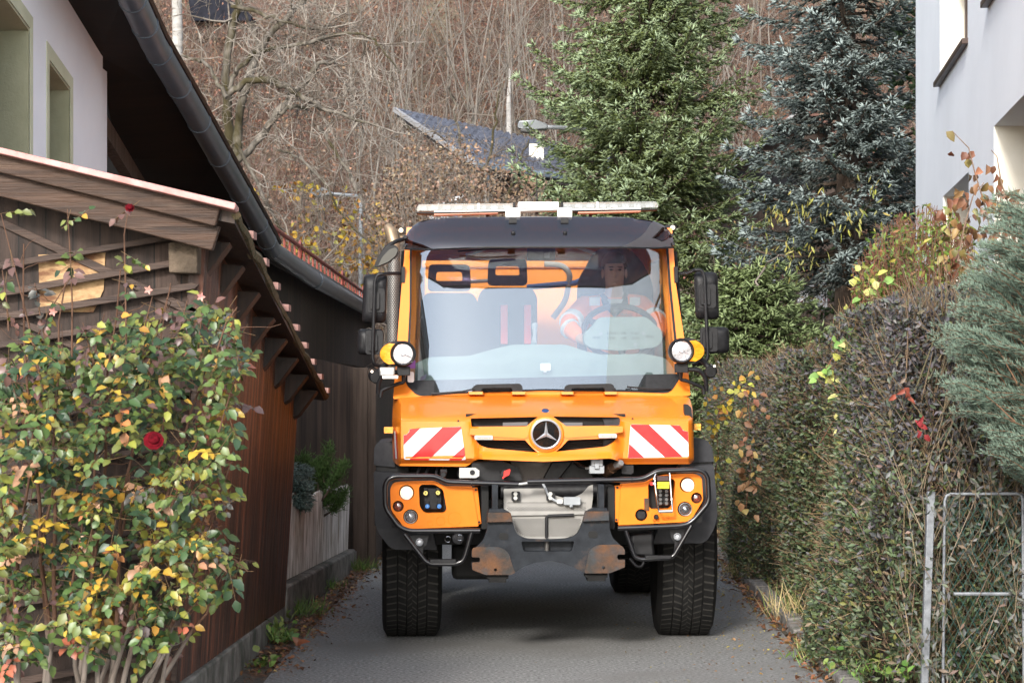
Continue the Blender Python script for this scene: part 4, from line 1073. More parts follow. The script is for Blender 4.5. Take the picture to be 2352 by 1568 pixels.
mb = MB(); mb.box((xm-.98,1.6,1.0),(xm+.98,3.6,1.08)); mb.box((xm-.98,1.6,1.08),(xm-.94,3.6,1.45)); mb.box((xm+.94,1.6,1.08),(xm+.98,3.6,1.45)); mb.box((xm-.94,1.6,1.08),(xm+.94,1.64,1.45)); mb.box((xm-.94,3.56,1.08),(xm+.94,3.6,1.45)); P_("load_bed", mb, m_or, truck, bevel=.008)

# ---- engine bay front below the bonnet
block("bay_shade_sheet", 905, 1050, 1592, 1250, -.62, .03, m_void, truck, bevel=0)  # near-black sheet standing for the shade under the bonnet
plate("radiator", [(1172,1056),(1276,1056),(1250,1110),(1185,1110)], -.95, .03, M("radiator_core",(.06,.05,.042),.6,c2=(.09,.075,.065),sc=40,st=(1,1,12)), truck)
plate("radiator_hose", [(1270,1056),(1320,1056),(1262,1128),(1232,1128)], -.98, .06, m_blk, truck, bevel=.012)
for (u, v) in ((1320,1120),):
    mb = MB(); c = T(1310, 1118, -.85); mb.lathe([(.15,-.05),(.16,0),(.16,.2)], c, (0,1,0), 24); P_("intake_tube", mb, m_blk, truck, smooth=50)
mb = MB(); panel(mb, fillet([(1084,1062),(1150,1058),(1190,1072,8),(1200,1104),(1080,1104)], 5), [], lambda u, v: T(u, v, -1.05), (0,.2,0)); P_("bay_cover", mb, m_blk, truck, bevel=.02, seg=3)
sp_ = plate("silver_plate", [(1055,1074),(1092,1073.5),(1101,1080),(1101,1092),(1094,1097),(1055,1097)], -1.16, .006, m_alu, truck)
disc("plate_hole", 1085, 1084.5, -1.163, [(6,-.01),(6,.004),(3.4,.004)], m_blk, sp_, 16)
mb = MB(); panel(mb, fillet([(1157,1082),(1168,1077),(1173,1077.5),(1170,1090),(1160,1095),(1155,1100),(1153,1097),(1157,1092)], 2), [], lambda u, v: T(u, v, -1.17), (0,.03,0)); P_("red_cap", mb, m_redp, truck, bevel=.003)
disc("cap_neck", 1159, 1087, -1.12, [(9,-.04),(9,.03)], m_blk, truck, 16)
o = block("grey_socket", 1358, 1054, 1385, 1070, -1.14, .06, m_gplas, truck, bevel=.004); block("socket_base", 1354, 1069, 1388, 1087, -1.13, .06, m_gplas, o, bevel=.003); block("socket_clip", 1366, 1062, 1376, 1076, -1.15, .02, m_gplas, o, bevel=.002)
rod("gland", [(1356,1075,-1.1),(1346,1075,-1.08)], .009, m_alu, o, 8)
rod("socket_cable", [(1348,1075,-1.08),(1330,1072,-1.05),(1318,1062,-.95)], .006, m_blk, truck, 6, fil=.03)
cp = disc("hydraulic_coupling", 1411, 1072, -1.05, [(13,-.10),(13,-.02),(10.5,-.02),(10.5,.06)], M("brown_brass",(.10,.055,.03),.6,metal=.5,c2=(.18,.10,.06),sc=20), truck, 8, axis=(.45,-.8,.3))
disc("coupling_tip", 1420, 1066, -1.10, [(9,-.02),(9.5,.02),(7,.035)], m_alu, cp, 8, axis=(.45,-.8,.3))
disc("coupling", 1018, 1089, -1.15, [(8,-.05),(8,.02),(5.5,.03)], m_blk, truck, 18)
block("coupling_cap", 1011, 1078, 1027, 1086, -1.16, .03, m_blk, truck, bevel=.003)
plate("bay_bracket", [(1428,1068),(1455,1068),(1455,1084),(1450,1089),(1428,1087)], -1.05, .01, m_blk, truck)
for k, u in enumerate((958, 978, 1000, 1014, 1052)):
    rod("hose", [(u+6,1074,-.95),(u,1088,-1.0),(u+(-8 if k < 2 else 10),1108,-1.0)], .009, m_blk, truck, 8, fil=.03)

# ---- mounting plate and what sits behind it
PLT = fillet([(1118.6,1177),(1172,1177),(1178,1200),(1187,1228,12),(1210,1237,6),(1250,1239),(1300,1237,6),(1326,1228,12),(1338,1200),(1345,1174),(1400,1174),(1400,1212),(1406,1234,12),(1424,1250,6),(1436,1262,5),
              (1436,1273),(1420,1273,3),(1418,1279,3),(1420,1284.5,3),(1436,1284.5),(1436,1302,3),(1400,1316),(1346,1317),(1322,1304,3),(1295,1293,5),(1265,1287.5,5),(1230,1291,5),(1205,1300,5),(1175,1319),(1114,1320),(1084,1308,3),
              (1083,1291),(1100,1290,3),(1103,1284,3),(1100,1279,3),(1083,1278),(1083,1264,5),(1096,1254,6),(1110,1240,12),(1118.6,1215)], 2)
slot = fillet([(1197,1243),(1319,1242),(1313,1265),(1203,1266)], 4)
plt_ = plate("mounting_plate", PLT, -1.34, .06, m_steel, truck, holes=[slot, circ(1138,1308,3.5,12), circ(1386,1303,3.5,12)], bevel=.004)
block("slot_backing", 1190, 1238, 1326, 1272, -1.26, .02, m_steel, plt_)
rod("slot_pin", [(1256,1240,-1.29),(1256,1268,-1.29)], .014, M("pin_grey",(.09,.085,.08),.5,metal=.4), plt_)
m_r2 = m_rust
plate("rusty_pad", [(1086,1258,4),(1097,1255,4),(1150,1256,10),(1168,1268,10),(1178,1300),(1183,1315,2),(1173,1319.5),(1115,1319.5),(1085,1308),(1084,1291),(1102,1290),(1103,1284),(1101,1279.5),(1084,1278.5),(1084,1264)], -1.352, .012, m_r2, plt_, holes=[circ(1138,1308,3.5,12)], fil=2, bevel=.002)
plate("rusty_pad", [(1343,1312,2),(1354,1262,10),(1372,1251,10),(1420,1250,4),(1430,1254,4),(1435,1262),(1435,1272.5),(1419,1272.5),(1417,1279),(1420,1285),(1435,1285),(1435,1302),(1400,1315.5),(1346,1316)], -1.352, .012, m_r2, plt_, holes=[circ(1386,1303,3.5,12)], fil=2, bevel=.002)
plate("rusty_block", [(1120,1177),(1173,1177),(1178,1198),(1119,1199)], -1.375, .035, m_r2, plt_, bevel=.004)
plate("rusty_block", [(1344,1174),(1399,1174),(1400,1195),(1338,1197)], -1.375, .035, m_r2, plt_, bevel=.004)
for u, v in ((1157,1231),(1362,1227)): plate("slot_hole", [(u-11,v-8),(u+11,v-8),(u+11,v+8),(u-11,v+8)], -1.344, .005, m_void, plt_, fil=8)
for a, b in ((1130,1144),(1374,1388)):
    block("plate_arm", a, 1112, b, 1172, -1.30, .10, m_steel, plt_, bevel=.004)
    plate("arm_foot", [(a-10,1177),(a-6,1168),(b+10,1168),(b+28,1177)] if a < 1250 else [(a-28,1175),(a-10,1166),(b+6,1166),(b+10,1175)], -1.33, .08, m_steel, plt_, bevel=.003)
for a, b, v in ((1118,1168,1320),(1344,1396,1317)):
    plate("rubber_foot", [(a,v),(b,v),(b,v+8),(b-5,v+9),(b-5,v+17),(a+5,v+17),(a+5,v+9),(a,v+8)], -1.32, .12, m_rub, plt_, bevel=.003)
# perforated cover
m_perf = M("satin_steel_sheet", (.25,.24,.222), .7, c2=(.31,.30,.28), sc=6, spec=.3)
def pfy(u, v): return -1.12 - (.05 if v > 1180 else .05*sm(1150, 1180, v))
cov = [(1157,1122),(1200,1121),(1250,1121),(1270,1135,6),(1290,1142,8),(1312,1143,8),(1336,1134,8),(1352,1116),(1362,1112),(1362,1140),(1358,1174),(1340,1186),(1334,1222,8),(1310,1237),(1205,1237),(1182,1222,8),(1174,1186),(1157,1170)]
mb = MB(); panel(mb, fillet(cov, 2), [], lambda u, v: T(u, v, pfy(u, v)), (0,.006,0), step=12); pc = P_("perforated_cover", mb, m_perf, truck)
mb = MB()
for (v0, v1, ua, ub) in ((1151,1173,1166,1346),(1191,1231,1178,1336)):
    r = 0; v = v0
    while v < v1:
        u = ua+(1.6 if r % 2 else 0)
        while u < ub:
            if inside(cov, u-4, v+3) and inside(cov, u+4, v+3):
                c = T(u, v, pfy(u, v)-.0012); q = .0031
                mb.add([c+Vector((q,0,0)), c+Vector((0,0,q)), c-Vector((q,0,0)), c-Vector((0,0,q))], [(0,1,2,3)])
            u += 3.2
        v += 2.6; r += 1
P_("perforation", mb, m_void, pc, smooth=0)
rod("fold_line", [(1172,1183,-1.178),(1342,1180,-1.178)], .006, m_perf, pc, 6)
rod("latch_rod", [(1255,1235,-1.19),(1255,1188,-1.19),(1260,1184,-1.19),(1318,1182,-1.19)], .009, m_blk, pc, 8)
for u in (1184, 1264):
    b = block("black_tab", u-9, 1128, u+11, 1150, -1.15, .01, m_blk, pc, fil=4)
    for v in (1133.5, 1143): disc("bolt", u, v, -1.152, [(5,-.004),(5,.008)], m_alu, b, 6)
gs = block("grey_connector", 1295, 1141, 1333, 1159, -1.19, .05, m_gplas, truck, fil=3, bevel=.004)
block("connector_tab", 1308, 1157, 1316, 1165, -1.19, .02, m_gplas, gs); block("white_gland", 1279, 1146, 1293, 1157, -1.18, .03, M("white_plastic",(.6,.6,.58),.5), gs)
rod("connector_cable", [(1281,1152,-1.16),(1262,1142,-1.15),(1252,1120,-1.14),(1246,1108,-1.12)], .008, m_gplas, gs, 8, fil=.04)
rod("cross_tube", [(1150,1128,-.98),(1370,1126,-.98)], .05, m_blk, truck, 12)
mb = MB(); mb.box((T(1150,1150,-1).x,-1.02,.66),(T(1370,1150,-1).x,-.9,.9)); P_("front_crossmember", mb, m_void, truck)
for u0, u1 in ((1106,1122),(1396,1412)): block("frame_horn", u0, 1116, u1, 1215, -1.2, .5, m_void, truck, bevel=.003)

# ---- bull bar tubes
Yb = -1.26
rod("bumper_tube", [(1102.5,1218,Yb),(938,1219,Yb),(915,1208,Yb),(889,1172,Yb),(884.5,1158,Yb),(884,1116,Yb),(890,1101,Yb),(906,1093.5,Yb),(998,1093,Yb),(1026,1105.6,Yb),(1040,1106.8,Yb),(1191,1111.6,Yb)], .0150, m_tube, truck, 12, fil=.03)
rod("bumper_tube", [(1211,1105.6,Yb),(1465,1100.5,Yb),(1482,1097,Yb),(1508,1083,Yb),(1520,1080.6,Yb),(1602,1078.2,Yb),(1618,1084,Yb),(1626,1098,Yb),(1628,1146,Yb),(1624,1158,Yb),(1594,1193,Yb),(1580,1203,Yb),(1560,1207,Yb),(1419,1212.5,Yb)], .0150, m_tube, truck, 12, fil=.03)
rod("tube_joint", [(1188,1112,Yb),(1212,1109,Yb)], .009, m_alu, truck)
for u, v in ((1083,1110),(1451,1101)): rod("tube_sleeve", [(u-1.2,v,Yb),(u+1.2,v,Yb)], .0158, m_blk, truck, 12)
st1 = rod("step_tube", [(929,1226,Yb),(977,1288,Yb),(990,1294.5,Yb),(1046,1294.5,Yb),(1062,1288,Yb),(1068,1276,Yb),(1083,1222,Yb)], .0128, m_tube, truck, 12, fil=.03)
st2 = rod("step_tube", [(1588,1206,Yb),(1545,1280,Yb),(1472,1284,Yb),(1458,1278,Yb),(1437,1217,Yb)], .0128, m_tube, truck, 12, fil=.03)
block("step_tread", 987, 1284, 1048, 1292, Yb-.02, .05, m_blk, st1, bevel=.003); block("step_tread", 1482, 1275, 1543, 1282, Yb-.02, .05, m_blk, st2, bevel=.003)
rod("tow_loop", [(1446,1282,-1.1),(1462,1300,-1.1),(1474,1301,-1.1),(1479,1290,-1.1)], .009, m_blk, truck, 8, fil=.02)

# ---- lamp panels
LP = fillet([(896,1122,5),(902,1109.5,8),(918,1106.5,6),(994,1104.6,6),(1004,1107.6,6),(1022,1117,8),(1085,1117.7,2),(1099.5,1208,3),(936,1214,6),(926,1208,6),(898,1171,8)], 3)
cutL = fillet([(962,1119,9),(968,1112.5,6),(998,1112,6),(1018,1124,8),(1026,1170,6),(1020,1177,6),(975,1178,8),(964,1164,8)], 5)
lampsL = [(934,1130.8,17.5),(914.6,1162,12.6),(943.3,1186,17)]
lp = plate("lamp_panel", LP, -1.20, .08, m_orl, truck, holes=[cutL]+[circ(u,v,r,28) for u,v,r in lampsL], bevel=.006)
RP = fillet([(1427,1111.8,2),(1484,1107.6,6),(1508,1095,8),(1530,1090.5,6),(1600,1088.2,6),(1612,1096,8),(1615,1148,6),(1590,1190,8),(1576,1198,6),(1420,1205.5,2)], 3)
cutR = fillet([(1489,1112,4),(1500,1100,6),(1546,1099,6),(1551,1106,4),(1546,1160,8),(1538,1168,6),(1496,1169,6),(1489,1160,6)], 5)
lampsR = [(1578.5,1112.7,17.5),(1600,1143,12.6),(1573,1168.5,17)]
rp = plate("lamp_panel", RP, -1.20, .08, m_orl, truck, holes=[cutR, circ(1473,1182,14,24)]+[circ(u,v,r,28) for u,v,r in lampsR], bevel=.006)
plate("panel_flap", [(1085.5,1119.5),(1097,1119.5),(1106,1202),(1098,1204)], -1.185, .03, m_orl, lp, bevel=.003); plate("panel_flap", [(1412,1115),(1427,1114.5),(1422,1199),(1413,1198)], -1.185, .03, m_orl, rp, bevel=.003)
for pan, pts in ((lp, ((1093,1124),(1101,1198))), (rp, ((1418,1119),(1416,1193)))):
    for u, v in pts: disc("screw", u, v, -1.187, [(2.6,-.004),(2.6,.004)], m_blk, pan, 10)
for pan, L in ((lp, lampsL), (rp, lampsR)):
    block("panel_backing", *( (900,1100,1090,1212) if pan is lp else (1424,1094,1612,1200)), -1.115, .01, m_void, pan, bevel=0)
    for k, (u, v, r) in enumerate(L):
        body = disc("headlight" if k == 0 else ("indicator_light" if k == 1 else "driving_light"), u, v, -1.165, [(r-.5,-.05),(r-.3,.018),(r-1.8,.024),(r-2.4,.012)], m_blk, pan, 32, nocap=True)
        mb = MB(); c = T(u, v, -1.165); q = px(-1.165)
        if k == 0:
            mb.lathe([((r-1.6)*q,.016),((r-4)*q,.024),((r-12)*q,.028)], c, (0,-1,0), 32); P_("lit_lens", mb, m_lit, body, smooth=60)
            mb = MB(); mb.tube([c+Vector((math.cos(t)*(r-2)*q,-.022,math.sin(t)*(r-2)*q)) for t in np.linspace(0,2*math.pi,33)[:-1]], .0025, 6, closed=True); P_("lamp_ring", mb, m_chr, body)
        elif k == 1:
            mb.lathe([((r-2.4)*q,.0),((r-4)*q,-.012),((r-9)*q,-.02)], c, (0,-1,0), 24); P_("reflector", mb, m_refl, body, smooth=60)
            mb = MB(); mb.lathe([((r-2.4)*q,.012),((r-6)*q,.018),(1*q,.02)], c, (0,-1,0), 24); P_("lens", mb, glassmat("indicator_lens",(.75,.50,.42),.15) if not bpy.data.materials.get("indicator_lens") else bpy.data.materials["indicator_lens"], body, smooth=60)
            mb = MB(); mb.lathe([(4*q,-.004),(3*q,.006)], c+Vector((0,0,-3.5*q)), (0,-1,0), 12); P_("bulb", mb, m_ambl, body)
        else:
            mb.lathe([((r-2.2)*q,.004),((r-4)*q,-.02),((r-12)*q,-.04)], c, (0,-1,0), 28); P_("reflector", mb, M("dark_reflector",(.25,.25,.26),.15,metal=1) if not bpy.data.materials.get("dark_reflector") else bpy.data.materials["dark_reflector"], body, smooth=60)
            mb = MB(); mb.lathe([((r-2.6)*q,.010),((r-6)*q,.030),((r-10)*q,.038),(.5*q,.040)], c, (0,-1,0), 28); P_("lens", mb, m_lens, body, smooth=60)
            mb = MB(); mb.tube([c+Vector((math.cos(t)*(r-2.6)*q,-.022,math.sin(t)*(r-2.6)*q)) for t in np.linspace(0,2*math.pi,33)[:-1]], .0028, 6, closed=True); P_("lamp_ring", mb, m_alu, body)
            mb = MB(); mb.lathe([(2*q,.0),(1.6*q,.044)], c, (0,-1,0), 10); P_("bulb_cap", mb, m_refl, body)
for u, v, r in ((988,1200.7,6.3),(1012,1196,10),(1044,1190.6,15)):
    mb = MB(); c = T(u, v, -1.2); q = px(-1.2); mb.tube([c+Vector((math.cos(t)*r*q,0,math.sin(t)*r*q)) for t in np.linspace(0,2*math.pi,41)[:-1]], .0016, 6, closed=True); P_("embossed_ring", mb, m_orl, lp)
for u, v, r in ((1505,1186,9),(1529.6,1187.6,6.5)):
    mb = MB(); c = T(u, v, -1.2); q = px(-1.2); mb.tube([c+Vector((math.cos(t)*r*q,0,math.sin(t)*r*q)) for t in np.linspace(0,2*math.pi,31)[:-1]], .0016, 6, closed=True); P_("embossed_ring", mb, m_orl, rp)
# coupling block with yellow and blue caps
cb = block("coupling_block", 972, 1118, 1016, 1172, -1.15, .04, m_blk, lp, bevel=.01)
m_yc, m_bc = M("yellow_cap",(.75,.62,.16),.5), M("blue_cap",(.03,.17,.48),.5)
def textmesh(name, body, size, mat, parent, loc, local=True):
    cu_ = bpy.data.curves.new("lettering", 'FONT'); cu_.body = body; cu_.size = size; cu_.extrude = .0006; cu_.align_x = 'CENTER'; cu_.align_y = 'CENTER'
    o = bpy.data.objects.new("lettering", cu_); COL.objects.link(o)
    dg = bpy.context.evaluated_depsgraph_get(); me = bpy.data.meshes.new_from_object(o.evaluated_get(dg)); bpy.data.objects.remove(o)
    R = Matrix.Rotation(math.radians(90), 4, 'X'); me.transform(Matrix.Translation(loc) @ R)
    me.materials.clear(); return finish(name, me, mat, parent, smooth=0)
for u, v, mt, ch in ((977.6,1131.8,m_yc,"9"),(1005.8,1130.8,m_yc,"5"),(981.6,1162,m_bc,"8"),(1008.8,1162,m_bc,"7")):
    o = disc("coupling_cap", u, v, -1.16, [(6.8,-.03),(6.8,.018),(5.4,.022)], m_blk, cb, 20)
    d_ = disc("cap_disc", u, v, -1.184, [(5.0,-.004),(5.0,.004)], mt, o, 18)
    textmesh("cap_number", ch, .018, m_blk if mt == m_yc else M("cap_light_blue",(.25,.45,.75),.5), o, T(u, v, -1.1905))
    block("cap_latch", u-4.5, v-12, u+4.5, v-6, -1.17, .03, m_blk, o, bevel=.002)
# winch bracket, couplings and label on the right panel
wb = block("valve_block", 1508, 1122, 1538, 1160, -1.14, .03, m_blk, rp, bevel=.004)
for u in (1516, 1530):
    for v in (1127, 1136, 1146, 1155): disc("hex_fitting", u, v, -1.16, [(5.6,-.02),(5.6,.012),(4,.02)], M("fitting_grey",(.14,.14,.14),.4,metal=.7) if not bpy.data.materials.get("fitting_grey") else bpy.data.materials["fitting_grey"], wb, 6)
lv = rod("steel_lever", [(1506,1088,-1.27),(1503,1096,-1.28),(1506,1125,-1.29),(1513,1174,-1.29),(1545,1173,-1.29),(1541,1125,-1.29),(1539,1096,-1.28),(1538,1086,-1.27)], .0062, m_chr, rp, 8)
rod("lever_roller", [(1513,1174,-1.29),(1545,1173,-1.29)], .010, m_alu, lv, 10)
block("lever_head", 1508, 1093, 1538, 1104, -1.25, .06, M("maroon_block",(.05,.025,.025),.6), lv, bevel=.003)
disc("red_pin", 1496, 1110, -1.26, [(4.2,-.02),(4.2,.02)], m_redp, lv, 10); disc("pin_nut", 1502, 1109.5, -1.27, [(3.6,-.02),(3.6,.02)], m_alu, lv, 6)
lab = block("yellow_label", 1510.5, 1106, 1537, 1121.5, -1.265, .02, M("label_yellow",(.80,.62,.02),.5), rp, bevel=.001)
mb = MB()
def lt(u, v): return T(u, v, -1.2665)
for q in ([(1515,1112.6),(1517.4,1108.2),(1519.8,1112.6)],):
    mb.tube([lt(*p) for p in q], .0009, 4, closed=True)
mb.tube([lt(1517.4,1109.8), lt(1517.4,1111.4)], .0007, 4)
for q in ([(1511,1114),(1536.5,1113.5)],[(1523.8,1106.5),(1523.8,1121)]): mb.tube([lt(*p) for p in q], .0006, 4)
for q in ([(1513,1119),(1516,1116)],[(1514,1116),(1516,1116),(1516,1118)],[(1520,1119),(1521,1116)],[(1527,1119),(1530,1117),(1531,1119)],[(1534,1119),(1534,1116)]): mb.tube([lt(*p) for p in q], .0007, 4)
P_("label_print", mb, m_blk, lab)
sk = disc("trailer_socket", 1473, 1182, -1.17, [(13,-.03),(13,.012),(10,.018),(9,.006)], m_blk, rp, 28)
plate("socket_lid", [(1466,1174),(1481,1174),(1483,1184),(1479,1191),(1467,1191),(1463,1184)], -1.192, .012, m_blk, sk, fil=3, bevel=.003)
disc("plug_cap", 1507, 1186, -1.21, [(5.5,-.02),(5.5,.02),(4,.03)], m_blk, rp, 10); rod("plug_strap", [(1504,1188,-1.23),(1501,1194,-1.23),(1503,1198,-1.22)], .002, m_blk, rp, 5)
block("rusty_hook", 1480, 1144, 1491, 1172, -1.21, .02, m_rust, rp, bevel=.002)
# lower fog lamps and tow fittings
for u, v, s, r in ((963.5,1244.6,-1,9),(1556,1232,1,8.5)):
    br = plate("fog_lamp_bracket", [(u-22,v-16),(u+22,v-16),(u+16,v+6),(u+8,v+12),(u+8,v+38),(u-2,v+30)] if s < 0 else [(u+22,v-16),(u-18,v-16),(u-14,v+4),(u-6,v+12),(u-8,v+34),(u+4,v+26)], -1.2, .01, m_blk, truck)
    o = disc("fog_lamp", u, v, -1.21, [(r,-.04),(r,.012),(r-1.5,.016),(r-2,.006)], m_gplas, br, 24, nocap=True)
    mb = MB(); q = px(-1.21); mb.lathe([((r-2)*q,.006),((r-4)*q,.014),(.5*q,.017)], T(u, v, -1.21), (0,-1,0), 20); P_("lens", mb, m_refl, o, smooth=60)
tp = disc("tow_pin", 1052, 1236, -1.1, [(14,-.1),(14,.0),(12,.01)], m_gry, truck, 24)
for u, v in ((1029,1238),(1056,1234)):
    mb = MB(); c = T(u, v, -1.18); q = px(-1.18); mb.tube([c+Vector((math.cos(t)*6.5*q,0,math.sin(t)*6.5*q)) for t in np.linspace(0,2*math.pi,25)[:-1]], .0018, 6, closed=True); P_("split_ring", mb, m_chr, tp)
plate("winch_housing", [(1448,1228),(1502,1222),(1502,1252),(1505,1276),(1455,1274),(1450,1262)], -1.05, .2, m_blk, truck, bevel=.015)

# ---- inside the cab
P0 = "interior"
def inb(name, u0, v0, u1, v1, y, d, mat, parent=truck, bevel=.03, fil=0): return block(name, u0, v0, u1, v1, y, d, mat, parent, bevel=bevel, fil=fil, seg=3)
mb = MB()
def dy(u, v): return -.30-.22*sm(815, 890, v)
panel(mb, fillet([(935,884,10),(944,838,10),(985,820,10),(1076,817,6),(1138,800,8),(1178,791,10),(1300,791,10),(1345,806,8),(1380,814,6),(1480,812,10),(1530,822,12),(1550,850,10),(1556,880,10),(1500,896),(980,900)], 6), [], lambda u, v: T(u, v, dy(u, v)), (0,.25,0), step=14)
dash = P_("dashboard", mb, m_interior, cab, smooth=50, bevel=.02)
plate("steering_pod", [(1342,790,14),(1340,765,14),(1358,752,12),(1376,728,10),(1485,727,10),(1500,742,10),(1519,757,14),(1523,780,14),(1510,797,14),(1420,805,10),(1360,800,14)], -.22, .13, m_interior, dash, fil=6, bevel=.02, seg=3)
for (u, v) in ((1380,766),(1478,765),(1395,792),(1460,791)): disc("pod_screw", u, v, -.225, [(4,-.01),(4,.003)], m_gplas, dash, 12)
mb = MB()
for uu, vv, n_ in ((1395,765,7),(1428,765,4),(1450,765,6),(1362,775,6),(1396,776,6),(1428,776,4),(1452,776,6),(1484,773,6)):
    for k in range(n_):
        c = T(uu+k*3.2, vv, -.2225); mb.box((c.x-.0015,c.y-.001,c.z-.008),(c.x+.0015,c.y,c.z+.008))
P_("vent_slot", mb, m_void, dash, smooth=0)
block("toll_tag", 1241, 834, 1265, 851, dy(1250,842)-.12, .02, M("tag_white",(.75,.76,.77),.5), dash, fil=3, bevel=.003); block("toll_tag_clip", 1248, 850, 1256, 855, dy(1250,852)-.12, .015, M("tag_white2",(.7,.71,.72),.5), dash)
# steering wheel
swc = T(1425, 762, -.02); R = .238; tl = math.radians(48)
e1, e2 = Vector((1,0,0)), Vector((0, math.sin(math.radians(42)), math.sin(tl)*.98)).normalized()
mb = MB(); mb.tube([swc+e1*math.cos(t)*R+e2*math.sin(t)*R for t in np.linspace(0,2*math.pi,49)[:-1]], .0195, 10, closed=True)
for a in (math.radians(28), math.radians(152), math.radians(270)): mb.tube([swc+e2.cross(e1)*.03, swc+(e1*math.cos(a)+e2*math.sin(a))*R*.97], [.035,.018], 8)
mb.lathe([(.04,-.05),(.07,-.03),(.075,.03),(.05,.045)], swc, e1.cross(e2)*-1, 20)
P_("steering_wheel", mb, m_seat, cab, smooth=50)
# seats
def seat(uc, w, hw, vb, vt, vh0, vh1, y, name, hole=True):
    st = plate(name, [(uc-w,860),(uc-w,vb+20,18),(uc-w*.8,vb,14),(uc+w*.8,vb,14),(uc+w,vb+20,18),(uc+w,860)], y, .16, m_seat, cab, fil=4, bevel=.03, seg=3)
    o = fillet([(uc-hw,vh1),(uc-hw*.95,vh0),(uc+hw*.95,vh0),(uc+hw,vh1)], 12)
    h = [fillet([(uc-hw*.62,vh0+(vh1-vh0)*.62),(uc-hw*.58,vh0+(vh1-vh0)*.26),(uc+hw*.58,vh0+(vh1-vh0)*.26),(uc+hw*.62,vh0+(vh1-vh0)*.62)], 6)] if hole else []
    plate("headrest", o, y-.01, .09, m_seat, st, holes=h, bevel=.015)
    mb = MB(); a = T(uc-w, 800, y-.45); b = T(uc+w, 800, y-.45); mb.box((a.x,y-.45,1.16),(b.x,y+.02,1.36)); P_("seat_cushion", mb, m_seat, st, bevel=.05, seg=3)
seat(1032, 66, 50, 672, 0, 607, 668, .55, "passenger_seat"); seat(1166, 68, 46, 660, 0, 594, 655, .55, "centre_seat")
st = plate("driver_seat", [(1330,860),(1328,700,20),(1330,640,20),(1352,604,16),(1366,575,16),(1400,567,12),(1445,570,14),(1474,600,16),(1500,650,20),(1504,860)], .62, .16, m_seat, cab, fil=8, bevel=.03, seg=3)
mb = MB(); a = T(1335, 800, .2); b = T(1500, 800, .2); mb.box((a.x,.05,1.10),(b.x,.65,1.30)); P_("seat_cushion", mb, m_seat, st, bevel=.05, seg=3)
# mirror box, wipers, hoses, folding bracket
block("roof_console", 1211, 570, 1276, 598, -.05, .06, m_blk, cab, bevel=.004)
block("console_label", 1250, 581, 1262, 592, -.054, .003, m_gplas, cab, bevel=0)
rod("sunblind_arm", [(1070,586,.25),(1130,566,.25)], .012, M("arm_white",(.6,.62,.58),.5), cab); rod("sunblind_arm", [(1368,582,.25),(1320,566,.25)], .012, bpy.data.materials["arm_white"], cab)
rod("wiper", [(1052,577,-.22),(1110,573,-.26),(1190,569,-.26)], .006, m_blk, cab, 6)
rod("wiper", [(990,904,-.63),(1060,899,-.66),(1085,894,-.66)], .006, m_blk, cab, 6); rod("wiper", [(1440,888,-.62),(1500,893,-.62),(1540,893,-.60)], .006, m_blk, cab, 6)
rod("blue_pipe", [(1210,660,1.7),(1320,650,1.7),(1345,640,1.7)], .022, M("blue_hose",(.10,.22,.50),.5), cab); rod("ribbed_hose", [(1250,606,1.7),(1290,608,1.7),(1310,628,1.7),(1300,690,1.7),(1270,730,1.7)], .022, M("ribbed_grey",(.4,.38,.33),.6), cab, 10, fil=.06)
rod("ribbed_pipe", [(1060,648,1.75),(1200,640,1.75)], .014, bpy.data.materials["ribbed_grey"], cab)
block("windshield_badge", 927, 826, 954, 846, -.565, .002, M("purple_sticker",(.28,.10,.40),.6), cab, fil=3, bevel=0); block("white_badge", 936, 853, 951, 878, -.585, .002, m_whf, cab, fil=5, bevel=0)
rod("door_mirror_inner", [(951,690,.3),(950,780,.3)], .02, m_seat, cab)
rod("phone_holder", [(1228,745,-.15),(1228,770,-.2),(1226,790,-.25)], [.02,.012,.02], m_gplas, cab)
block("red_vest", 1150, 700, 1166, 790, .5, .02, M("red_straps",(.75,.07,.06),.7), cab, bevel=.005); block("red_vest", 1204, 700, 1220, 790, .5, .02, bpy.data.materials["red_straps"], cab, bevel=.005)

# ---- driver
def tw(p): return TR + Matrix.Rotation(TH, 3, 'Z') @ Vector(p)
hc = T(1411, 624, .34)     # head centre
person = thing("person", "driver in an orange reflective work jacket sitting behind the steering wheel", "person", TR, rotz=TH)
def skinned(name, joints, edges, mat, root=0, sub=2):
    me = bpy.data.meshes.new(name); me.from_pydata([j[:3] for j in joints], edges, []); me.materials.append(mat)
    o = bpy.data.objects.new(name, me); COL.objects.link(o); o.parent = person
    sk_ = o.modifiers.new("skin", 'SKIN'); sk_.use_smooth_shade = True
    for i, j in enumerate(joints):
        d = me.skin_vertices[0].data[i]; r = j[3]; d.radius = (r if not isinstance(r, tuple) else r[0], r if not isinstance(r, tuple) else r[1]); d.use_root = (i == root)
    s_ = o.modifiers.new("sub", 'SUBSURF'); s_.levels = sub; s_.render_levels = sub
    return o
m_skin = M("skin", (.50,.27,.19), .55, c2=(.58,.33,.24), sc=12)
m_jack = M("orange_jacket", (.97,.23,.075), .7, c2=(1.0,.27,.09), sc=9, bump=.4, bsc=25)
m_navy = M("navy_cloth", (.015,.018,.035), .8)
H = hc; nk = H+Vector((0,.03,-.15)); ch = H+Vector((.0,.07,-.33)); pv = H+Vector((0,.12,-.74))
shL, shR = H+Vector((-.19,.06,-.245)), H+Vector((.19,.06,-.245))
hdL, hdR = T(1343, 786, -.08), T(1512, 775, -.06)
elL, elR = T(1303, 748, .10), T(1513, 742, .14)
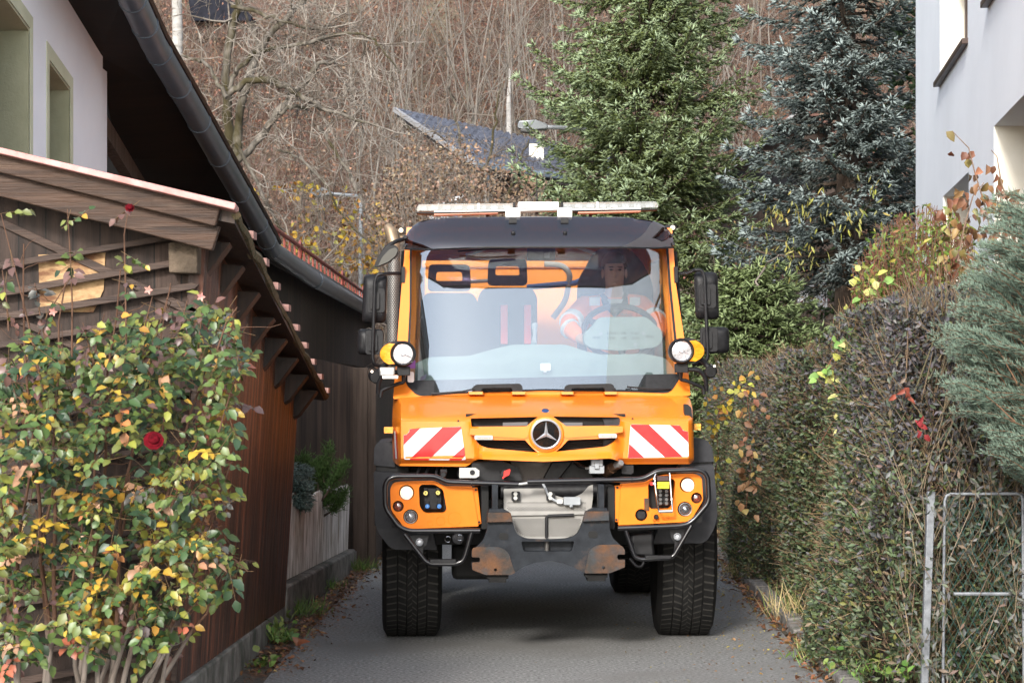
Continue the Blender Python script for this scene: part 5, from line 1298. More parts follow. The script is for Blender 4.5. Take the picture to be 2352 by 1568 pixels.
# body: one continuous surface (pelvis, trunk, neck, head, arms with hands, legs)
def hand(base, j, e, wrist_i, s):
    p = Vector(j[wrist_i][:3]); f = Vector((s*.35,-.45,.45)).normalized()
    pl = p+f*.05; j.append((*pl, .026)); pi = len(j)-1; e.append((wrist_i, pi))
    side = Vector((0,.4,.6)).normalized()
    for k in range(4):
        o_ = side*(.03-.02*k); ln = (.075,.085,.08,.062)[k]
        a = pl+o_+f*.02; b = a+f*ln*.5; c = b+Vector((s*.6,.3,-.3)).normalized()*ln*.45
        n0 = len(j); j += [(*a,.010),(*b,.009),(*c,.007)]; e += [(pi,n0),(n0,n0+1),(n0+1,n0+2)]
    a = pl+side*.035-f*.03; b = a+Vector((s*.4,-.1,.8)).normalized()*.045; n0 = len(j); j += [(*a,.011),(*b,.009)]; e += [(pi,n0),(n0,n0+1)]
J = [(*pv,.15),(*(ch+Vector((0,.02,-.16))),(.15,.12)),(*ch,(.165,.115)),(*(ch+Vector((0,-.01,.12))),(.10,.085)),(*nk,.060),(*(H+Vector((0,-.008,-.07))),(.066,.078)),(*(H+Vector((0,0,.02))),(.080,.098)),(*(H+Vector((0,.01,.085))),(.060,.075)),
     (*shL,.068),(*elL,.048),(*hdL,.032),(*shR,.068),(*elR,.048),(*hdR,.032)]
E_ = [(0,1),(1,2),(2,3),(3,4),(4,5),(5,6),(6,7),(3,8),(8,9),(9,10),(3,11),(11,12),(12,13)]
hand(None, J, E_, 10, 1); hand(None, J, E_, 13, -1)
for s in (-1, 1):
    n0 = len(J); J += [(*(pv+Vector((s*.10,-.05,-.02))),.085),(*(pv+Vector((s*.16,-.42,.03))),.065),(*(pv+Vector((s*.16,-.50,-.30))),.05),(*(pv+Vector((s*.16,-.62,-.33))),.038)]; E_ += [(0,n0),(n0,n0+1),(n0+1,n0+2),(n0+2,n0+3)]
body = skinned("body", J, E_, m_skin)
mb = MB()   # nose, brow ridge, lips, ears, eyes
def ell(c, rx_, ry_, rz_, n=12):
    c = Vector(c); mb.add([c+Vector((rx_*math.sin(a)*math.cos(b), ry_*math.sin(a)*math.sin(b), rz_*math.cos(a))) for a in np.linspace(.05,math.pi-.05,8) for b in np.linspace(0,2*math.pi,n+1)[:-1]], [(i*n+k,i*n+(k+1)%n,(i+1)*n+(k+1)%n,(i+1)*n+k) for i in range(7) for k in range(n)])
ell(H+Vector((0,-.100,-.022)),.014,.022,.026); ell(H+Vector((0,-.088,-.066)),.024,.010,.007); ell(H+Vector((-.079,.0,-.012)),.010,.02,.032); ell(H+Vector((.079,.0,-.012)),.010,.02,.032); ell(H+Vector((0,-.082,-.098)),.022,.02,.018)
mb.build("facial_features", m_skin, person, local=True, smooth=180)
mb = MB(); ell(H+Vector((-.03,-.088,.008)),.012,.008,.006); ell(H+Vector((.03,-.088,.008)),.012,.008,.006); mb.build("eyes", M("eye_dark",(.03,.025,.02),.3), person, local=True, smooth=180)
mb = MB(); ell(H+Vector((-.03,-.088,.026)),.018,.010,.004); ell(H+Vector((.03,-.088,.026)),.018,.010,.004)
nh = 16; c = H+Vector((0,.018,.045))
rows = []
for i in range(7):
    a = math.radians(8+i*15)
    rows.append([c+Vector((math.cos(b)*.088*math.sin(a), math.sin(b)*.108*math.sin(a), .098*math.cos(a)-.0+(-.02 if math.sin(b) < -.5 and i > 4 else 0)*-1)) for b in np.linspace(0,2*math.pi,nh+1)[:-1]])
mb.add([p for r_ in rows for p in r_], [(i*nh+k,i*nh+(k+1)%nh,(i+1)*nh+(k+1)%nh,(i+1)*nh+k) for i in range(6) for k in range(nh)]+[tuple(range(nh))])
mb.build("hair", M("dark_hair",(.02,.014,.01),.6,c2=(.04,.03,.02),sc=40), person, local=True, smooth=180)
JJ = [(*(pv+Vector((0,0,.05))),(.19,.15)),(*(ch+Vector((0,.02,-.14))),(.195,.15)),(*ch,(.20,.14)),(*(ch+Vector((0,-.005,.10))),(.13,.11)),(*(nk+Vector((0,.01,-.03))),.082),
      (*shL,.098),(*elL,.066),(*(elL.lerp(hdL,.8)),.052),(*shR,.098),(*elR,.066),(*(elR.lerp(hdR,.8)),.052)]
skinned("jacket", JJ, [(0,1),(1,2),(2,3),(3,4),(3,5),(5,6),(6,7),(3,8),(8,9),(9,10)], m_jack)
m_ref = M("reflective_tape", (.55,.57,.58), .35, c2=(.62,.64,.65), sc=20)
mb = MB()
for a, b, r_, t0, t1 in ((shL,elL,.079,.66,.84),(elL,hdL,.068,.12,.22),(shR,elR,.079,.66,.84)):
    p, q = a.lerp(b,t0), a.lerp(b,t1); mb.tube([p,q], r_, 16)
for s in (shL, shR):
    p = s+Vector((.055 if s is shL else -.055,-.085,.045)); mb.box((p.x-.035,p.y-.02,p.z-.028),(p.x+.035,p.y+.06,p.z+.028))
mb.build("reflective_tape", m_ref, person, local=True, smooth=60)
mb = MB()
cz_ = nk+Vector((0,-.03,-.02))
mb.tube([cz_+Vector((-.075,.03,.01)), cz_+Vector((-.06,-.06,-.04)), cz_+Vector((-.005,-.10,-.13)), cz_+Vector((.06,-.06,-.045)), cz_+Vector((.075,.03,.01))], [.022,.028,.012,.028,.022], 8)
mb.build("collar", m_navy, person, local=True, smooth=60)
mb = MB(); mb.prism([cz_+Vector((-.055,-.075,-.015)), cz_+Vector((.055,-.075,-.015)), cz_+Vector((.0,-.098,-.115))], (0,.05,0)); mb.build("shirt", M("grey_shirt",(.5,.52,.54),.8), person, local=True)
textmesh("chest_lettering", "INNS'\nBRUCK", .034, m_navy, person, ch+Vector((.075,-.152,.02)))
# ------------------------------------------------------------------ plants
def uvY(u, v, Y):
    u, v, Y = np.broadcast_arrays(np.asarray(u, float), np.asarray(v, float), np.asarray(Y, float))
    return np.stack([(u-1176)/F*Y, Y, CZ-(v-HV)/F*Y], -1)

# ---- conifers
def conifer(name, label, base, H, rfun, z0, z1, nb, seed, base_col, tip_col, dead_col, droop, lift, dens, bl, br, trunk_r, group=None, sub=.5, az=None):
    r_ = np.random.default_rng(seed)
    t = thing(name, label, "tree", base, group)
    mb = MB(); bx, by, _ = base
    mb.tube([(bx, by, z) for z in np.linspace(-.1, H, 12)], [trunk_r*(1-.93*k/11) for k in range(12)], 10); mb.build("trunk", m_sbark, t)
    SP, SD, SL, SR, SC = [], [], [], [], []; BP, BQ, B0, B1 = [], [], [], []
    for i in range(nb):
        f = (i+r_.uniform(0, 1))/nb; z = z0+(z1-z0)*f; a = i*2.39996+r_.normal(0, .25)
        if az is not None: a = az[0]+(az[1]-az[0])*r_.uniform()
        if r_.uniform() < .3: a = -math.pi/2+r_.normal(0, .6)
        L = rfun(z)*r_.uniform(.72, 1.1)
        if L < .12: continue
        h = np.array([math.cos(a), math.sin(a), 0]); s = np.array([-h[1], h[0], 0]); n = max(5, int(L/.09))
        tt = np.linspace(0, 1, n+1)
        dr = droop*r_.uniform(.7, 1.3); lf = lift*r_.uniform(.6, 1.4)
        P = np.array([bx, by, z])+h*(L*tt)[:, None]+np.array([0, 0, 1])*(L*(-dr*tt+lf*tt**2.2))[:, None]+s*(r_.normal(0, .05)*L*tt**2)[:, None]
        BP.append(P[:-1]); BQ.append(P[1:]); rr = (.010+.013*L)*(1-tt*.85); B0.append(rr[:-1]); B1.append(rr[1:])
        for j in range(1, n+1):
            tj = tt[j]
            if tj < .16: continue
            d0 = nrm((P[j]-P[j-1])[None])[0]
            for sd in (-1, 1):
                ll = (.44*L*(1-tj)**.8+.13)*r_.uniform(.6, 1.1)*sub*1.6
                ld = d0*r_.uniform(.55, .9)+s*sd*r_.uniform(.6, 1)+np.array([0, 0, r_.uniform(-.25, .15)]); ld /= np.linalg.norm(ld)
                k = max(2, int(ll/.055*dens)); q = r_.uniform(.05, 1, k)
                pp = P[j]+ld*(ll*q)[:, None]+np.array([0, 0, -1])*(ll*.25*q**2)[:, None]
                dd = ld+s*r_.normal(0, .45, (k, 1))+d0*r_.normal(.1, .3, (k, 1)); dd[:, 2] += r_.uniform(-.8, .4, k)
                SP.append(pp); SD.append(dd); SL.append(bl*r_.uniform(.7, 1.25, k)); SR.append(br*r_.uniform(.8, 1.2, k))
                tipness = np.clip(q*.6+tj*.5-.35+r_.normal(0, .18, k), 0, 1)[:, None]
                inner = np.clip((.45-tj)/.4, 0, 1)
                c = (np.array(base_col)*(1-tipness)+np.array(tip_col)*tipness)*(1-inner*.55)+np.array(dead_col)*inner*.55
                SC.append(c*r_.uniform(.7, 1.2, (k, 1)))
        # leading shoot star
        k = 6; dd = d0+r_.normal(0, .5, (k, 3)); SP.append(np.repeat(P[-1][None], k, 0)); SD.append(dd); SL.append(bl*1.35*np.ones(k)); SR.append(br*np.ones(k)); SC.append(np.array(tip_col)*r_.uniform(.85, 1.2, (k, 1)))
    V, Fc = g_segs(np.concatenate(BP), np.concatenate(BQ), np.concatenate(B0), np.concatenate(B1), 4)
    np_mesh("branches", V, [Fc], m_sbark, t)
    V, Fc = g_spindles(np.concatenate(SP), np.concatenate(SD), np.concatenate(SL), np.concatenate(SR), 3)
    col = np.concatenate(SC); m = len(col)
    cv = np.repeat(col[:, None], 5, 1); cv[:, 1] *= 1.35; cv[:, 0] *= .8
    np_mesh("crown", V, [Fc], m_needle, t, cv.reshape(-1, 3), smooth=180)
    return t
gb = W(1478, 900, 31)
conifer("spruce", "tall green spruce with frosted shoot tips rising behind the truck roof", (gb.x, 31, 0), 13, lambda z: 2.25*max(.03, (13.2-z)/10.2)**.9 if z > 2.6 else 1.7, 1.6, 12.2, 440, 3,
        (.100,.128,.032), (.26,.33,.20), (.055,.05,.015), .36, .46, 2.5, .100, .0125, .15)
gb = W(1945, 900, 27)
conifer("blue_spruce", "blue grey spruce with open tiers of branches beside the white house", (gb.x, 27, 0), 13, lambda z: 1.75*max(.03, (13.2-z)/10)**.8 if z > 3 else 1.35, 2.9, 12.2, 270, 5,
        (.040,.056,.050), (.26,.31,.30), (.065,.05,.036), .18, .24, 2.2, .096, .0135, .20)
gb = W(1722, 900, 26)
conifer("young_spruce", "low bright green spruce filling the gap right of the mirrors", (gb.x, 26, 0), 3.2, lambda z: 1.35*max(.05, (3.5-z)/2.4)**.6, .9, 3.1, 170, 9,
        (.070,.100,.026), (.22,.28,.13), (.05,.05,.015), .22, .25, 2.3, .100, .0125, .08)
gb = W(2115, 900, 30)
conifer("spruce", "dark green spruce half hidden behind the blue spruce at the house corner", (gb.x+.3, 31, 0), 12, lambda z: 1.9*max(.03, (12.6-z)/9), 1.5, 11.5, 90, 12,
        (.030,.055,.020), (.10,.15,.06), (.05,.04,.02), .3, .3, .8, .15, .034, .16)

# ---- bare trees
def wander(p, d, L, n, jit, grav, r_):
    pts = [p]; d = d/np.linalg.norm(d)
    for _ in range(n):
        d = d+r_.normal(0, jit, 3)+np.array([0, 0, grav]); d /= np.linalg.norm(d); p = p+d*L/n; pts.append(p)
    return np.array(pts)
def twigs(parent_pts, r_par, level, r_, acc, dens, Lr, grav=0., jit=.28, rmin=.004, out=None):
    seg = np.linalg.norm(np.diff(parent_pts, axis=0), axis=1); tot = seg.sum()
    k = r_.poisson(max(.5, tot*dens))
    for _ in range(k):
        f = r_.uniform(.12, 1)*(len(parent_pts)-1); i = min(int(f), len(parent_pts)-2)
        p = parent_pts[i]+(parent_pts[i+1]-parent_pts[i])*(f-i); d = parent_pts[i+1]-parent_pts[i]; d /= np.linalg.norm(d)+1e-9
        d2 = d*.5+r_.normal(0, .75, 3); 
        if out is not None: d2 += out
        L = Lr*r_.uniform(.45, 1.15); n = 5
        pts = wander(p, d2, L, n, jit, grav, r_); r0 = min(r_par*.6, max(rmin, .011*L*(1.6 if level > 1 else 1)))
        rr = np.linspace(r0, max(rmin*.6, r0*.4), n+1)
        acc.append((pts, rr))
        if level > 1: twigs(pts, r0, level-1, r_, acc, dens*1.25, Lr*.55, grav*.6, jit*1.15, rmin)
def acc_mesh(acc, n=3):
    P = np.concatenate([a[0][:-1] for a in acc]); Q = np.concatenate([a[0][1:] for a in acc])
    r0 = np.concatenate([a[1][:-1] for a in acc]); r1 = np.concatenate([a[1][1:] for a in acc])
    return g_segs(P, Q, r0, r1, n)
m_twig = M("grey_twigs", (.12,.095,.075), .85, c2=(.235,.20,.168), sc=1.5)

r_ = np.random.default_rng(21)
KT = 1.62
bt = W(530, 900, 24*KT); tree = thing("old_fruit_tree", "gnarled bare tree with mossy limbs behind the left eave", "tree", (bt.x, 24*KT, 0))
limbs = [([(532,905),(531,600),(530,440),(525,300),(520,170),(530,80),(545,20),(556,-60)], 24, (19,16,14,13,11,10,9,7)),
 ([(535,440),(540,372),(548,300),(562,200),(590,120),(640,60),(700,0),(745,-60)], 23.8, (12,12,11,10,9,8,7,5)),
 ([(526,205),(537,171),(585,120),(664,109),(756,85),(835,75),(879,109),(920,171)], 23.3, (5,6,5.5,5,4.5,3.5,2.6,1.6)),
 ([(528,215),(565,188),(630,181),(660,205),(688,219),(739,246),(818,273),(880,300)], 23.2, (8,8,9,8,7,5.5,3.5,2)),
 ([(535,380),(602,314),(636,260),(667,219),(708,185),(729,147),(770,140)], 23.0, (9,8.5,9,8,7.5,6,3)),
 ([(636,260),(670,246),(708,243),(756,253),(800,262)], 22.8, (5,4.5,4,3,1.8)),
 ([(530,15),(602,31),(653,51),(722,68),(790,60)], 23.5, (5,5,4,3,2)),
 ([(522,225),(494,183),(468,139),(430,133),(400,128)], 23.4, (6,5,4,3,2)),
 ([(730,290),(756,328),(800,393),(824,455),(858,513),(870,560)], 22.6, (3,4,4,4,3.4,2)),
 ([(640,345),(690,360),(745,420),(790,500),(850,560),(905,640)], 22.9, (3,3.4,3.2,3,2.4,1.6)),
 ([(540,330),(590,420),(640,520),(690,580),(760,640)], 23.1, (5,4,3.5,3,2)),
 ([(590,110),(575,60),(560,20),(520,-40)], 24.2, (4,3.5,3,2))]
acc, tw = [], []
for k, (pp, Y, rr) in enumerate(limbs):
    Yv = Y+np.cumsum(r_.normal(0, .10, len(pp)))*(0 if k < 1 else 1)
    Yv = Yv*KT if hasattr(Yv, '__len__') else np.full(len(pp), Yv*KT)
    c = uvY([p[0] for p in pp], [p[1] for p in pp], Yv)
    # resample with knobbly noise
    ts = np.linspace(0, len(pp)-1, (len(pp)-1)*4+1); Pn = np.stack([np.interp(ts, range(len(pp)), c[:, i]) for i in range(3)], -1)
    Pn[1:-1] += r_.normal(0, .02, (len(Pn)-2, 3)); R = np.interp(ts, range(len(pp)), rr)*Y*KT/F*.92*r_.uniform(.9, 1.12, len(Pn))
    acc.append((Pn, R)); dn = 8.0 if k > 0 else 3.0
    hi = Pn[Pn[:, 2] > 3.5] if k == 0 else Pn
    twigs(hi, R.mean(), 3, r_, tw, dn*.44, 1.2, grav=-.012, out=np.array([.15, 0, 0]), rmin=.0078)
mb = MB()
for Pn, R in acc: mb.tube(Pn, list(R), 8)
mb.build("trunk", m_bark, tree, smooth=80)
V, Fc = acc_mesh(tw); np_mesh("twigs", V, [Fc], M("pale_twigs", (.12,.097,.075), .85, c2=(.32,.285,.245), sc=2.2, ramp=(.42,.6)), tree)

bp = W(408, 900, 40); birch = thing("birch", "pale smooth birch trunk above the upper gutter", "tree", (bp.x, 40, 0))
mb = MB(); pts = uvY([405,404,406,408,406,404], [900,300,160,80,0,-120], 40); mb.tube(pts, [.117,.11,.103,.097,.094,.083], 12); mb.build("trunk", m_birch, birch)
tw = []; twigs(pts[2:], .05, 3, r_, tw, 2.2, 1.3); V, Fc = acc_mesh(tw); np_mesh("twigs", V, [Fc], m_twig, birch)
sn = thing("snag", "pale broken trunk standing above the blue grey roof", "tree", W(1168,900,47)); pts = uvY([1170,1169,1168,1171], [420,320,240,158], [46,46,46,46])
mb = MB(); mb.tube(pts, [.06,.058,.05,.02], 8); mb.build("trunk", m_birch, sn)

# thin tree in front of the blue grey roof
bt2 = W(1100, 900, 35); t2 = thing("bare_tree", "many stemmed leafless tree whose thin branches veil the blue grey roof", "tree", (bt2.x, 35, 0))
acc, tw = [], []
for pp in ([(1095,900),(1090,560),(1075,430),(1058,330),(1040,250),(1030,170)],[(1110,900),(1112,540),(1110,420),(1130,300),(1152,200)],[(1090,900),(1060,560),(1010,420),(960,330),(915,270)],[(1120,900),(1140,520),(1180,400),(1215,320)],[(1085,700),(1000,480),(930,420),(880,400)]):
    c = uvY([p[0] for p in pp], [p[1] for p in pp], 35+r_.normal(0, .4)); ts = np.linspace(0, len(pp)-1, len(pp)*4); Pn = np.stack([np.interp(ts, range(len(pp)), c[:, i]) for i in range(3)], -1); Pn[1:-1] += r_.normal(0, .025, (len(Pn)-2, 3))
    acc.append((Pn, np.linspace(.045, .012, len(Pn)))); twigs(Pn[len(Pn)//3:], .02, 3, r_, tw, 3.2, 1.1, rmin=.0065)
V, Fc = acc_mesh(acc, 6); np_mesh("trunk", V, [Fc], m_bark, t2); V, Fc = acc_mesh(tw); np_mesh("twigs", V, [Fc], m_twig, t2)

# slender bare trees on the slope: a few shapes, copied
def slim(seed, H):
    q = np.random.default_rng(seed); a, b = [], []
    main = wander(np.zeros(3), np.array([q.normal(0,.06), q.normal(0,.06), 1]), H, 10, .05, .03, q); R = np.linspace(.034, .008, 11)*H/9
    a.append((main, R))
    for _ in range(int(q.integers(3, 7))):
        i = int(q.integers(2, 7)); d = np.array([q.normal(0, .5), q.normal(0, .5), 1.0])
        p = wander(main[i], d, H*q.uniform(.3, .55), 8, .09, .05, q); a.append((p, np.linspace(R[i]*.7, .007, 9)))
    for p, rr in list(a): twigs(p[2:], rr.mean(), 2, q, b, 1.7, H*.13, grav=.05, jit=.16, rmin=.0045)
    Va, Fa = acc_mesh(a, 5); Vb, Fb = acc_mesh(b)
    return Va, Fa, Vb, Fb
m_stem = M("grey_stem", (.11,.094,.08), .9, c2=(.22,.198,.172), sc=2.5, st=(1,1,.5), c3=(.09,.085,.05), sc3=1.2, ramp3=(.55,.7))
protos = []
for k in range(5):
    Va, Fa, Vb, Fb = slim(50+k, 9)
    ta = np_mesh("trunk", Va, [Fa], m_stem); tb = np_mesh("twigs", Vb, [Fb], m_twig)
    protos.append((ta.data, tb.data)); bpy.data.objects.remove(ta); bpy.data.objects.remove(tb)
q = np.random.default_rng(77)
def slope_pos(u, Y): return ((u-1176)/F*Y, Y, float(hill_z(np.array((u-1176)/F*Y), np.array(Y, dtype=float))))
n = 0
for _ in range(40):
    u = q.uniform(780, 1330) if q.uniform() < .78 else q.uniform(1560, 1760); Y = q.uniform(45, 60)
    a, b = protos[int(q.integers(0, 5))]; x, y, z = slope_pos(u, Y)
    t = thing("bare_tree", "slender leafless grey tree on the brown slope", "tree", (x, y, z-.1), "leafless trees on the slope", q.uniform(0, 6.28))
    s = q.uniform(.7, 1.15); t.scale = (s, s, s)
    for nm, me in (("trunk", a), ("twigs", b)):
        o = bpy.data.objects.new(nm, me); COL.objects.link(o); o.parent = t
# the mass of brush and leaf litter further back reads as one wood
def lump(m, q, ylo, yhi):
    Y = q.uniform(ylo, yhi, m); u = q.uniform(330, 2150, m); x = (u-1176)/F*Y
    return x, Y, hill_z(x, Y)
m = 15000; x, y, z = lump(m, q, 43.6, 64); P = np.stack([x, y, z], -1)
L = q.uniform(.3, 1.6, m); d = np.stack([q.normal(0, .35, m), q.normal(0, .35, m), np.ones(m)], -1); d = nrm(d)
V1, F1 = g_segs(P, P+d*L[:, None], np.full(m, .007), np.full(m, .003))
k = 36000; i = q.integers(0, m, k); P2 = P[i]+d[i]*(L[i]*q.uniform(.25, 1, k))[:, None]; d2 = nrm(d[i]*.7+q.normal(0, .55, (k, 3)))
V2, F2 = g_segs(P2, P2+d2*q.uniform(.2, .8, k)[:, None], np.full(k, .006), np.full(k, .003))
c1 = np.repeat(pick([(.12,.085,.065),(.19,.15,.12),(.10,.055,.04)], (4,3,3), m), 6, 0); c2 = np.repeat(pick([(.13,.09,.07),(.22,.18,.145),(.11,.06,.04)], (4,3,3), k), 6, 0)
tag(np_mesh("hillside_brush", np.concatenate([V1, V2]), [F1, F2+len(V1)], m_matte, None, np.concatenate([c1, c2])), "tangled leafless brush covering the slope", "brush", kind='stuff')
m = 90000; x, y, z = lump(m, q, 43.3, 66); P = np.stack([x, y, z+q.exponential(.34, m)], -1)
V, Fc = g_diam(P, rdir(m), rdir(m), q.uniform(.07, .14, m), q.uniform(.04, .08, m))
c = np.repeat(pick([(.17,.082,.052),(.23,.125,.085),(.11,.05,.034),(.20,.145,.095),(.28,.17,.11)], (5,4,4,2,2), m), 4, 0)
tag(np_mesh("slope_leaves", V, [Fc], m_matte, None, c), "red brown dead leaves on the slope and its undergrowth", "dead leaves", kind='stuff')

# ---- leafy shrubs in the middle distance
def shrub(name, label, poly, Y0, Y1, nl, cols, pw, Lm, stems, seed, mat=m_plant, short=False, cat="shrub", wr=.6, twl=.5, hang=0.):
    q = np.random.default_rng(seed); us = [p[0] for p in poly]; vs = [p[1] for p in poly]
    Pl = []
    cl = []
    while len(cl) < nl//7:
        u, v = q.uniform(min(us), max(us)), q.uniform(min(vs), max(vs))
        if inside(poly, u, v): cl.append((u, v, q.uniform(Y0, Y1)))
    cl = np.array(cl); t = thing(name, label, cat, (float(np.mean(us)-1176)/F*(Y0+Y1)/2, (Y0+Y1)/2, 0))
    C = uvY(cl[:, 0], cl[:, 1], cl[:, 2]); i = q.integers(0, len(C), nl); P = C[i]+q.normal(0, .10, (nl, 3))
    d = nrm(q.normal(size=(nl, 3))+np.array([0, 0, -hang])); V, *Fc = g_leaves(P, d, rdir(nl), Lm*q.uniform(.6, 1.2, nl), Lm*wr*q.uniform(.6, 1.1, nl))
    np_mesh("leaves", V, Fc, mat, t, np.repeat(pick(cols, pw, nl), 8, 0), smooth=180)
    acc = []; cx = float(np.mean(C[:, 0])); 
    for _ in range(stems):
        e = C[int(q.integers(0, len(C)))]; b = np.array([cx+q.normal(0, .25)+(e[0]-cx)*.35, e[1]+q.normal(0, .15), e[2]-.5 if short else 0.])
        ts = np.linspace(0, 1, 9)[:, None]; p = b+(e-b)*ts; p[:, 0] += (np.sin(ts[:, 0]*3)*q.normal(0, .1)); p[1:-1] += q.normal(0, .03, (7, 3))
        rr = np.linspace(.016, .004, 9); acc.append((p, rr)); twigs(p[3:], .01, 2, q, acc, 3.0, twl)
    V, Fc = acc_mesh(acc); np_mesh("stems", V, [Fc], m_twig, t)
    return t
shrub("hazel_shrub", "hazel shrub with scattered yellow autumn leaves above the red rail", [(585,440),(700,425),(870,450),(905,520),(900,640),(840,700),(740,620),(620,540)], 38, 41, 460, [(.46,.30,.03),(.40,.19,.03),(.32,.29,.05),(.25,.12,.035)], (5,3,1.5,2), .13, 30, 31, wr=.8)
shrub("hornbeam", "hornbeam keeping curled pale brown leaves left of the light bar", [(880,420),(940,330),(1080,330),(1180,400),(1238,430),(1236,500),(960,520),(900,560),(840,520)], 25, 29, 3600, [(.18,.115,.072),(.24,.16,.105),(.13,.08,.05),(.29,.21,.145)], (4,4,3,2), .055, 60, 33, mat=m_matte, cat="tree", twl=.7, hang=.6)
shrub("bramble", "reddish leafless thicket between the two spruces", [(1585,560),(1700,520),(1880,560),(1930,700),(1840,830),(1660,830),(1590,720)], 29.5, 33, 2600, [(.25,.12,.08),(.30,.20,.10),(.22,.20,.06),(.35,.12,.12)], (4,3,3,1), .05, 90, 35, mat=m_matte, twl=.6)
shrub("willow_shrub", "shrub with drooping yellow green leaves in front of the blue spruce", [(1770,420),(1850,440),(2060,420),(2080,470),(1960,520),(1830,640),(1760,620)], 24.4, 25, 170, [(.26,.25,.05),(.22,.22,.055),(.28,.23,.05)], (3,3,2), .10, 1, 37, hang=2.2, wr=.22, twl=.14, short=True)

# ---- privet hedge
q = np.random.default_rng(5)
hedge = thing("hedge", "long privet hedge of small dark green and purple leaves along the right kerb", "hedge", (2.4, 16, 0))
def hface(Y, z):     # road side of the hedge
    base = 1.93+.021*(Y-11.5)+.012*np.maximum(Y-18, 0)
    bul = .10*np.sin(z*1.7+Y*.9)+.06*np.sin(Y*2.3+1)
    bul = bul-.14*np.clip(1.2-z, 0, 1)*.6-.10*np.exp(-((Y-13.5)/1.8)**2)*np.clip(z-.5, 0, 1)
    return base+bul+.09*np.clip(z-1.0, 0, 2)
def htop(Y, X):
    return np.interp(Y, [11.0, 11.8, 12.6, 14, 16, 19, 24, 32], [2.02, 2.12, 2.08, 1.88, 1.80, 1.80, 1.86, 1.9])+.06*np.sin(X*6+Y*2)
# solid core added to close the gaps, its dark colour stands for inner shade
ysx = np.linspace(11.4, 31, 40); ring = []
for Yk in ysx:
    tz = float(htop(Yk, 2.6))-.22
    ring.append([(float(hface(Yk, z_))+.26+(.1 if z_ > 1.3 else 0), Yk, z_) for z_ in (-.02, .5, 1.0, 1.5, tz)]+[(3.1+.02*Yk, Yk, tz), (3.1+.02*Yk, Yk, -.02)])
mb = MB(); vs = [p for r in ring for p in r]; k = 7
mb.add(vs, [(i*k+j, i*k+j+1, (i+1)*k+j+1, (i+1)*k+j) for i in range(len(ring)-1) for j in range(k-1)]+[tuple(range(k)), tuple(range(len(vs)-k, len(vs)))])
mb.build("shade_core", M("hedge_shade",(.025,.020,.014),1,c2=(.08,.06,.04),sc=40,st=(1,1,.2)), hedge)
def hsample(m):
    Y = 11.15+(31-11.15)*q.beta(1.0, 2.1, m); w = q.uniform(0, 1, m)
    z = q.uniform(.02, 1, m)*htop(Y, 2.4); x = hface(Y, z)+q.exponential(.055, m)
    nrmv = np.stack([-np.ones(m), -.35*np.ones(m), .25*np.ones(m)], -1)
    top = w < .22; xt = hface(Y, htop(Y, 2.4))+q.uniform(0, .95, m); x = np.where(top, xt, x); z = np.where(top, htop(Y, x)-q.exponential(.04, m), z)
    end = w > .80; Ye = 11.15+q.exponential(.10, m); xe = q.uniform(1.97, 3.1, m); ze = q.uniform(.03, 1, m)*htop(Ye, xe); x = np.where(end, xe, x); Y = np.where(end, Ye, Y); z = np.where(end, ze, z)
    # rounded shoulder
    sh = np.clip(z-1.55, 0, 1); x = np.where(end | top, x, x+sh**2*.6)
    nrmv[top] = (-.2, -.3, 1); nrmv[end] = (-.2, -1, .2)
    return np.stack([x, Y, z], -1), nrmv, end, top
m = 105000; P, nv, end, top = hsample(m)
kp = ~(end & (P[:, 0] > 2.10) & (q.uniform(0, 1, m) < .30)); P, nv, end, top = P[kp], nv[kp], end[kp], top[kp]; m = len(P)
d = nrm(nrm(nv)*.5+q.normal(0, .6, (m, 3))+np.array([0, 0, .15])); sz = q.uniform(.75, 1.3, m)
V, Fc = g_diam(P, d, nrm(nv)+q.normal(0, .5, (m, 3)), .040*sz, .0175*sz)
pur = np.clip((P[:, 2]-1.0)/1.1+.25*np.sin(P[:, 1]*.8)+np.where(P[:, 1] < 12.4, .35, 0)-np.where(P[:, 1] > 20, .0, 0), 0, 1)
cg = pick([(.066,.096,.040),(.098,.126,.058),(.047,.067,.037),(.15,.145,.045),(.14,.10,.06)], (5,3,3,.8,1), m)
cp = pick([(.078,.073,.080),(.115,.105,.11),(.058,.058,.058),(.15,.11,.075),(.085,.10,.072)], (5,3,3,1.3,2), m)
sel = (q.uniform(0, 1, m) < pur*.85+.08)[:, None]
np_mesh("leaves", V, [Fc], m_plant, hedge, np.repeat(np.where(sel, cp, cg), 4, 0), smooth=0)
m = 13000; P, nv, end, top = hsample(m); P = P-nrm(nv)*.05
d = nrm(nrm(nv)*.55+q.normal(0, .5, (m, 3))+np.array([0, 0, .35])); L = q.uniform(.06, .22, m)
V1, F1 = g_segs(P, P+d*L[:, None], np.full(m, .0024), np.full(m, .0012))
